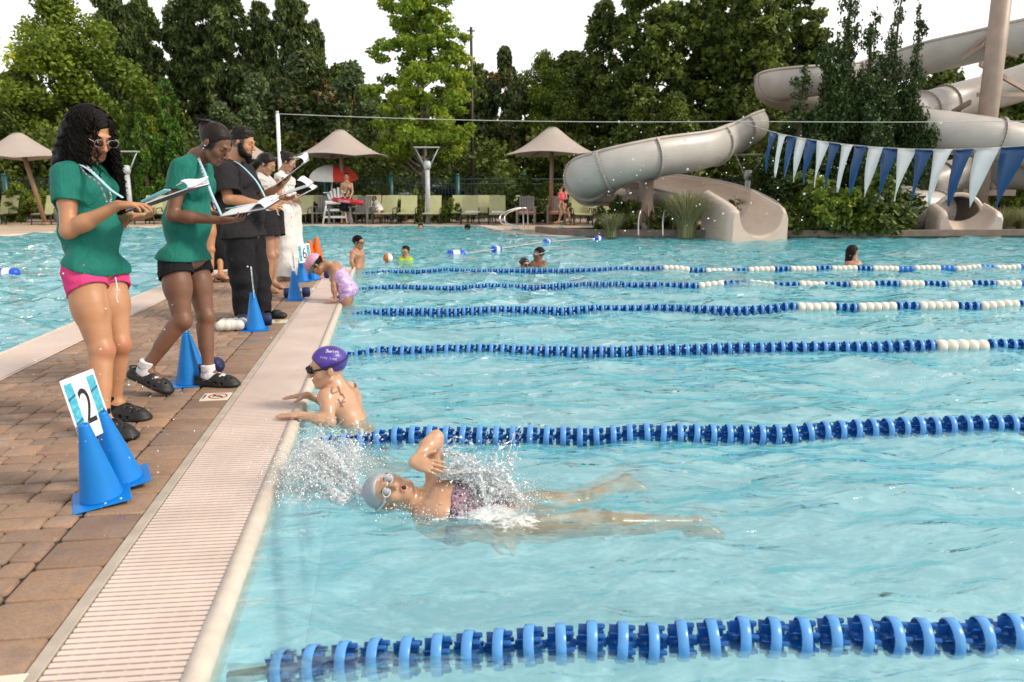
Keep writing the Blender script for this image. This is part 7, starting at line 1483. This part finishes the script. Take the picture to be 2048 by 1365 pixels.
def patio_chair(): 
    r_ = empty('patio_chair'); mb = MB(); mb.bbox((-.28, -.28, .36), (.28, .26, .40), .015); mb.build('seat', M['greych'], r_); a = R(74); ax3 = np.array([V(1, 0, 0), V(0, cos(a), sin(a)), V(0, -sin(a), cos(a))])
    mb = MB()
    for k in range(6): mb.bbox((-.27+k*.092, 0, -.012), (-.19+k*.092, .62, .012), .008, 0, ax3, V(0, .24, .38))
    mb.bbox((-.28, .58, -.015), (.28, .64, .015), .01, 0, ax3, V(0, .24, .38)); mb.build('backrest', M['greych'], r_)
    for s_ in (-1, 1):
        mb = MB(); mb.bbox((s_*.33-.05, -.34, .60), (s_*.33+.05, .32, .63), .01); mb.build('armrest', M['greych'], r_)
        for y in (-.30, .26): mb = MB(); mb.bbox((s_*.31-.03, y-.035, 0), (s_*.31+.03, y+.035, .60), .008); mb.build('leg', M['greych'], r_)
    return r_
LG, PC = lounger(), patio_chair(); used = {}
def place_ch(proto, px, zc, label, grp, rz=0., cushion=None):
    o = proto if id(proto) not in used else copy_tree(proto); used[id(proto)] = 1; p = gp(px, zc); o.location = p; o.rotation_euler = (0, 0, rz-YAW+.03); tag(o, label, 'lounger' if proto is LG else 'chair', grp)
    if cushion: mb = MB(); mb.bbox((-.26, -.26, .402), (.26, .2, .47), .03); c_ = mb.build('cushion', M['cushion'], o)
    return o
near_row = [(98, 27.0, 'light green lounger left of the curly-haired woman, by the left umbrella pole'), (8, 27.3, 'light green lounger at the left edge of the picture, cut off'), (300, 27.3, 'light green lounger behind the clipboard of the curly-haired woman'), (330, 27.8, 'light green lounger between the two women in teal shirts'), (603, 27.4, 'light green lounger just right of the woman in white'), (772, 27.5, 'light green lounger in front of the person lying back'), (815, 27.5, 'light green lounger second to the left of the light post'), (864, 27.4, 'light green lounger right below the middle light post'), (940, 27.2, 'light green lounger with a white towel, left one of two'), (995, 27.0, 'light green lounger with a white towel, right one of two'), (1163, 26.6, 'light green lounger right of the walking woman'), (1208, 26.3, 'light green lounger nearest the slide pillar')]
back_row = [(628, 28.9, 'rear light green lounger left of the lifeguard chair'), (745, 29., 'rear light green lounger under the person lying back'), (790, 29., 'rear light green lounger, second behind the middle row'), (919, 28.8, 'rear light green lounger left of the towel pair'), (962, 28.7, 'rear light green lounger between the two with towels'), (1005, 28.7, 'rear light green lounger behind the right towel'), (1043, 28.7, 'rear light green lounger behind the coral-cushioned chair'), (1088, 28.5, 'rear light green lounger left of the right umbrella pole'), (1130, 28.3, 'rear light green lounger behind the walking woman'), (1184, 28., 'rear light green lounger under the slide bend'), (700, 29., 'rear light green lounger behind the lifeguard')]
rs = np.random.RandomState(8)
for px, zc, lb in near_row+back_row: place_ch(LG, px, zc, lb, 'light green sun loungers on the far deck', rs.uniform(-.12, .12))
for px, zc, lb, cu in ((647, 27.6, 'grey slatted chair left of the white lifeguard chair', 0), (724, 27.4, 'grey slatted chair right of the lifeguard', 0), (1052, 26.9, 'grey slatted chair with a coral cushion behind the pool rails', 1), (1112, 27.0, 'grey slatted chair with a coral cushion behind the walking woman', 1)): place_ch(PC, px, zc, lb, 'grey slatted patio chairs on the far deck', rs.uniform(-.2, .2), cu)
for px, zc, lb in ((945, 26.9, 'white towel lying on the left of two loungers'), (998, 26.7, 'white towel lying on the right of two loungers')):
    F = Field(.02); p = gp(px, zc)+UZ*.44; F.cone(p-CR*.2, p+CR*.22, .07, .05, .03, flat=UZ, ff=1.4); e = empty('towel', tuple(p), 0, lb, 'towel', 'white towels on loungers'); union_mesh('towel_cloth', [F], M['whitecloth'], e, .01, 0, folds(.015, 20, 7, seed=int(px)))
p = gp(128, 26.9); e = empty('plant_pot', tuple(p), 0, 'round grey pot right of the left umbrella pole', 'pot'); MB().lathe([(.15, 0), (.27, .1), (.30, .3), (.26, .5), (.22, .52), (.2, .45)]).build('pot', M['greych'], e)
# lifeguard chair with red and white parasol
c = gp(676, 27.7); e = empty('lifeguard_chair', tuple(c), -YAW, 'tall white wooden lifeguard chair with a fan back behind the lifeguard', 'lifeguard chair'); HS = zat(402, 27.7)
for sx in (-1, 1):
    for sy in (-1, 1): mb = MB(); mb.tube([(sx*.45, sy*.42, 0), (sx*.30, sy*.28, HS)], .045, 4); mb.build('leg', M['signw'], e)
for z in (.25, .5, .75): mb = MB(); mb.bbox((-.42+z*.12, -.45+z*.1, z-.04), (.42-z*.12, -.39+z*.1, z+.04), .01); mb.build('rung', M['signw'], e)
mb = MB(); mb.bbox((-.36, -.36, HS-.05), (.36, .3, HS+.0), .01); mb.build('seat', M['signw'], e)
mb = MB()
for k in range(7): a = (k-3)*.11; mb.box((-.045, 0, 0), (.045, .02, .48-.04*abs(k-3)**1.5), 0, np.array([V(cos(a), 0, -sin(a)), V(0, 1, 0), V(sin(a), 0, cos(a))]), V((k-3)*.10, .26, HS))
mb.build('backrest', M['signw'], e)
for s_ in (-1, 1): mb = MB(); mb.bbox((s_*.36-.05, -.36, HS+.28), (s_*.36+.05, .3, HS+.31), .01); mb.build('armrest', M['signw'], e)
c = gp(661, 28.4); e = empty('parasol', tuple(c), 0, 'red and white lifeguard parasol tipped to the left beside the lifeguard', 'parasol'); top = at(666, 330, 28.4)-c; mb = MB(); mb.tube([(0, 0, .2), tuple(top)], .03, 8); mb.build('pole', M['signw'], e); axd = unit(V(-.12, -.1, 1.)+CR*.12); X_ = unit(np.cross(axd, CF)); Y_ = np.cross(axd, X_); R_ = .92
for g_ in range(8):
    v = []; ns = 5
    for j in range(9):
        t = j/8; rr = R_*sin(t*pi*.5*.98); zz = .55*cos(t*pi*.5)*1.0-.55
        for k in range(ns): a = (g_+k/(ns-1))*pi/4+.2; rq = rr*(1-.05*sin(k/(ns-1)*pi)*t); v.append(top+X_*rq*cos(a)+Y_*rq*sin(a)+axd*zz)
    f = [(j*ns+k, j*ns+k+1, (j+1)*ns+k+1, (j+1)*ns+k) for j in range(8) for k in range(ns-1)]; o = mesh('panel', v, f, M['redfab' if ((X_*cos(g_*pi/4+.6)+Y_*sin(g_*pi/4+.6))@CR > 0) == ((X_*cos(g_*pi/4+.6)+Y_*sin(g_*pi/4+.6))@CF < .3) else 'whitecloth'], e, True)
# pool rails
def rail(pts, label, name='ladder_rail'):
    mb = MB(); mb.tube(spline(pts, 6), .024, 8); tag(mb.build(name, M['alu']), label, 'rail', 'steel rails at the pool edge')
for dx, lb in ((0, 'left bent steel rail of the pair in front of the coral-cushioned chair'), (9, 'right bent steel rail of the pair in front of the coral-cushioned chair')):
    rail([at(1032+dx, 461, 23.2), at(1024+dx, 452, 23.4), at(1004+dx, 447, 23.6), at(1000+dx, 434, 23.7), at(1012+dx, 424, 23.8), at(1035+dx, 417, 24.), at(1045+dx, 420, 24.1), at(1047+dx, 445, 24.2), at(1047+dx, 462, 24.2)], lb)
for x, lb in ((1277, 'left curved grab rail in front of the slide pillar'), (1326, 'right curved grab rail in front of the tall grass tuft')):
    rail([at(x, 473, 19.5), at(x, 445, 19.5), at(x+4, 422, 19.6), at(x+12, 428, 19.9), at(x+20, 440, 20.2), at(x+19, 462, 20.4)], lb, 'grab_rail')
# planting bed with timber edge
bed = [gp(1076, 21.9), gp(1120, 20.4), gp(1180, 19.95), gp(1300, 19.9), gp(1430, 19.8), gp(1600, 19.7), gp(1800, 19.8), gp(2080, 20.2), gp(2200, 21), gp(2100, 27), gp(1500, 26), gp(1290, 23.5)]
n = len(bed); v = [p+UZ*.10 for p in bed]+[np.mean(bed, 0)+UZ*.14]; tag(mesh('planting_bed', v, [(i, (i+1) % n, n) for i in range(n)], M['gravelbed']), kind='structure')
mb = MB()
for i in range(8): a, b = bed[i], bed[i+1]; x = unit(b-a); mb.bbox((-.05, -.08, 0), (np.linalg.norm(b-a)+.05, .08, .17+.002*(i % 2)), .01, rs.rand(), np.array([x, np.cross(UZ, x), UZ]), a)
M['timber'] = simple('kerb_timber', (.20, .15, .12), .8, .25, 4, .4, 40); tag(mb.build('bed_kerb', M['timber']), kind='structure')
# floats on thin lines in the far water and the left pool
M['fb2'] = simple('buoy_blue', (.01, .09, .62), .35)
def buoy(px, py, D, label, ang=0., sc=1.):
    p = at(px, py, D); p[2] = WZ+.02; e = empty('rope_float', tuple(p), ang-YAW, label, 'rope float', 'blue and white rope floats')
    for a, b, m_ in ((-.17, -.06, 'fb2'), (-.06, .06, 'signw'), (.06, .17, 'fb2')): mb = MB(); mb.lathe([(.02 if a < -.1 else .085, a), (.085, a+.035 if a < -.1 else a), (.085, b-.035 if b > .1 else b), (.02 if b > .1 else .085, b)], (0, 0, 0), 14, (1, 0, 0)); mb.build('band', M[m_], e)
    e.scale = (sc,)*3; return p
b1_ = [buoy(912, 507, 14.2, 'blue and white float nearest the two boys, left end of the far line', .3, 1.1), buoy(993, 498, 15.6, 'blue and white float second along the far line', .9, .8), buoy(1094, 485, 17.8, 'blue and white float third along the far line', 1.2, .9), buoy(1196, 476, 19.2, 'blue and white float closest to the grab rails', .9, .8)]
mb = MB(); mb.tube(spline(b1_, 5), .012, 5); tag(mb.build('float_line', M['rope']), 'thin line joining the floats across the far water', 'rope')
b2_ = buoy(17, 551, 11.0, 'blue and white float at the left edge in the left pool', 0., .95); mb = MB(); mb.tube([b2_+CR*.1, b2_+CR*.6+UZ*.01, b2_+CR*1.2], .008, 5); tag(mb.build('float_line', M['rope']), 'wet line trailing from the float in the left pool', 'rope')
# ball
p = at(777, 517, 13.0); e = empty('ball', tuple(p), .5, 'orange and navy ball with a white patch floating beside the boy in yellow', 'ball'); M['ballo'] = simple('ball_orange', (.80, .20, .01), .4); 
for k in range(6):
    v = []; 
    for j in range(9):
        for i in range(4): a = (k+i/3)*pi/3; t = pi*j/8; v.append((.09*sin(t)*cos(a), .09*sin(t)*sin(a), -.09*cos(t)))
    mesh('panel', v, [(j*4+i, j*4+i+1, (j+1)*4+i+1, (j+1)*4+i) for j in range(8) for i in range(3)], M[('ballo', 'fb2', 'navy', 'ballo', 'penw', 'navy')[k]], e, True)
# parked car beyond the fence
c = gp(880, 33.5); e = empty('parked_car', tuple(c), .35, 'dark parked car seen through the fence right of the middle light post', 'car'); M['carp'] = simple('car_paint_dark', (.02, .03, .05), .2, spec=.6)
F = Field(.05); F.cone(V(-1.9, 0, .62), V(1.9, 0, .62), .5, None, .2, flat=(0, 1, 0), ff=.6); F.cone(V(-1.0, 0, 1.05), V(.7, 0, 1.05), .42, None, .25, flat=(0, 1, 0), ff=.6); F.half(V(0, 0, .3), -UZ); F.grid(); v, f = nets(F.eval(), F.lo, F.h); mesh('body', v, f, M['carp'], e, True)
mb = MB(); mb.bbox((-.95, -.70, .98), (.75, .70, 1.36), .12); mb.build('window', M['lensdark'], e)
for x in (-1.25, 1.25):
    for y in (-.75, .75): mb = MB(); mb.lathe([(.1, -.1), (.33, -.1), (.33, .1), (.1, .1)], (x, y, .33), 16, (0, 1, 0)); mb.build('wheel', M['ink'], e)
# tall dark pole, lit lamp at the far left
p = gp(946, 33); H_ = zat(70, 33); e = empty('utility_pole', tuple(p), 0, 'tall thin black pole with a short crossbar right of the maple', 'pole'); mb = MB(); mb.tube([(0, 0, 0), (0, 0, H_)], [.09, .06], 8); mb.build('pole', M['frame'], e); mb = MB(); mb.tube([(-.17, 0, H_-.15), (.17, 0, H_-.15)], .03, 6); mb.build('crossbar', M['frame'], e)
p = gp(18, 33); H_ = zat(84, 33); e = empty('street_lamp', tuple(p), 0, 'lit street lamp glowing among the leaves at the upper left', 'street lamp'); mb = MB(); mb.tube([(0, 0, 0), (0, 0, H_)], .07, 8); mb.build('pole', M['frame'], e)
mb = MB(); mb.bbox((.05, -.2, H_-.10), (.5, .2, H_-.02), .03); mb.build('lamp_head', M['frame'], e); em = N('lamp_glow'); em.b.inputs['Emission Color'].default_value = (1, .8, .45, 1); em.b.inputs['Emission Strength'].default_value = 9; mb = MB(); mb.bbox((.10, -.17, H_-.135), (.46, .17, H_-.102), .01); mb.build('lens', em.m, e)
pl_ = bpy.data.lights.new('lamp', 'POINT'); pl_.energy = 60; pl_.color = (1, .75, .3); pl_.shadow_soft_size = .15; po = link('lamp', pl_, e); po.location = (.28, 0, H_-.3)
# pool wall: dark lane target under the nearest lane
M['tdark'] = simple('tile_dark_blue', (.01, .05, .16), .3)
for y in (): 
    mb = MB(); mb.box((XE-.031, y-.13, -1.1), (XE-.02, y+.13, -.16)); mb.box((XE-.031, y-.38, -.62), (XE-.0205, y+.38, -.42)); tag(mb.build('wall_target', M['tdark']), kind='structure')
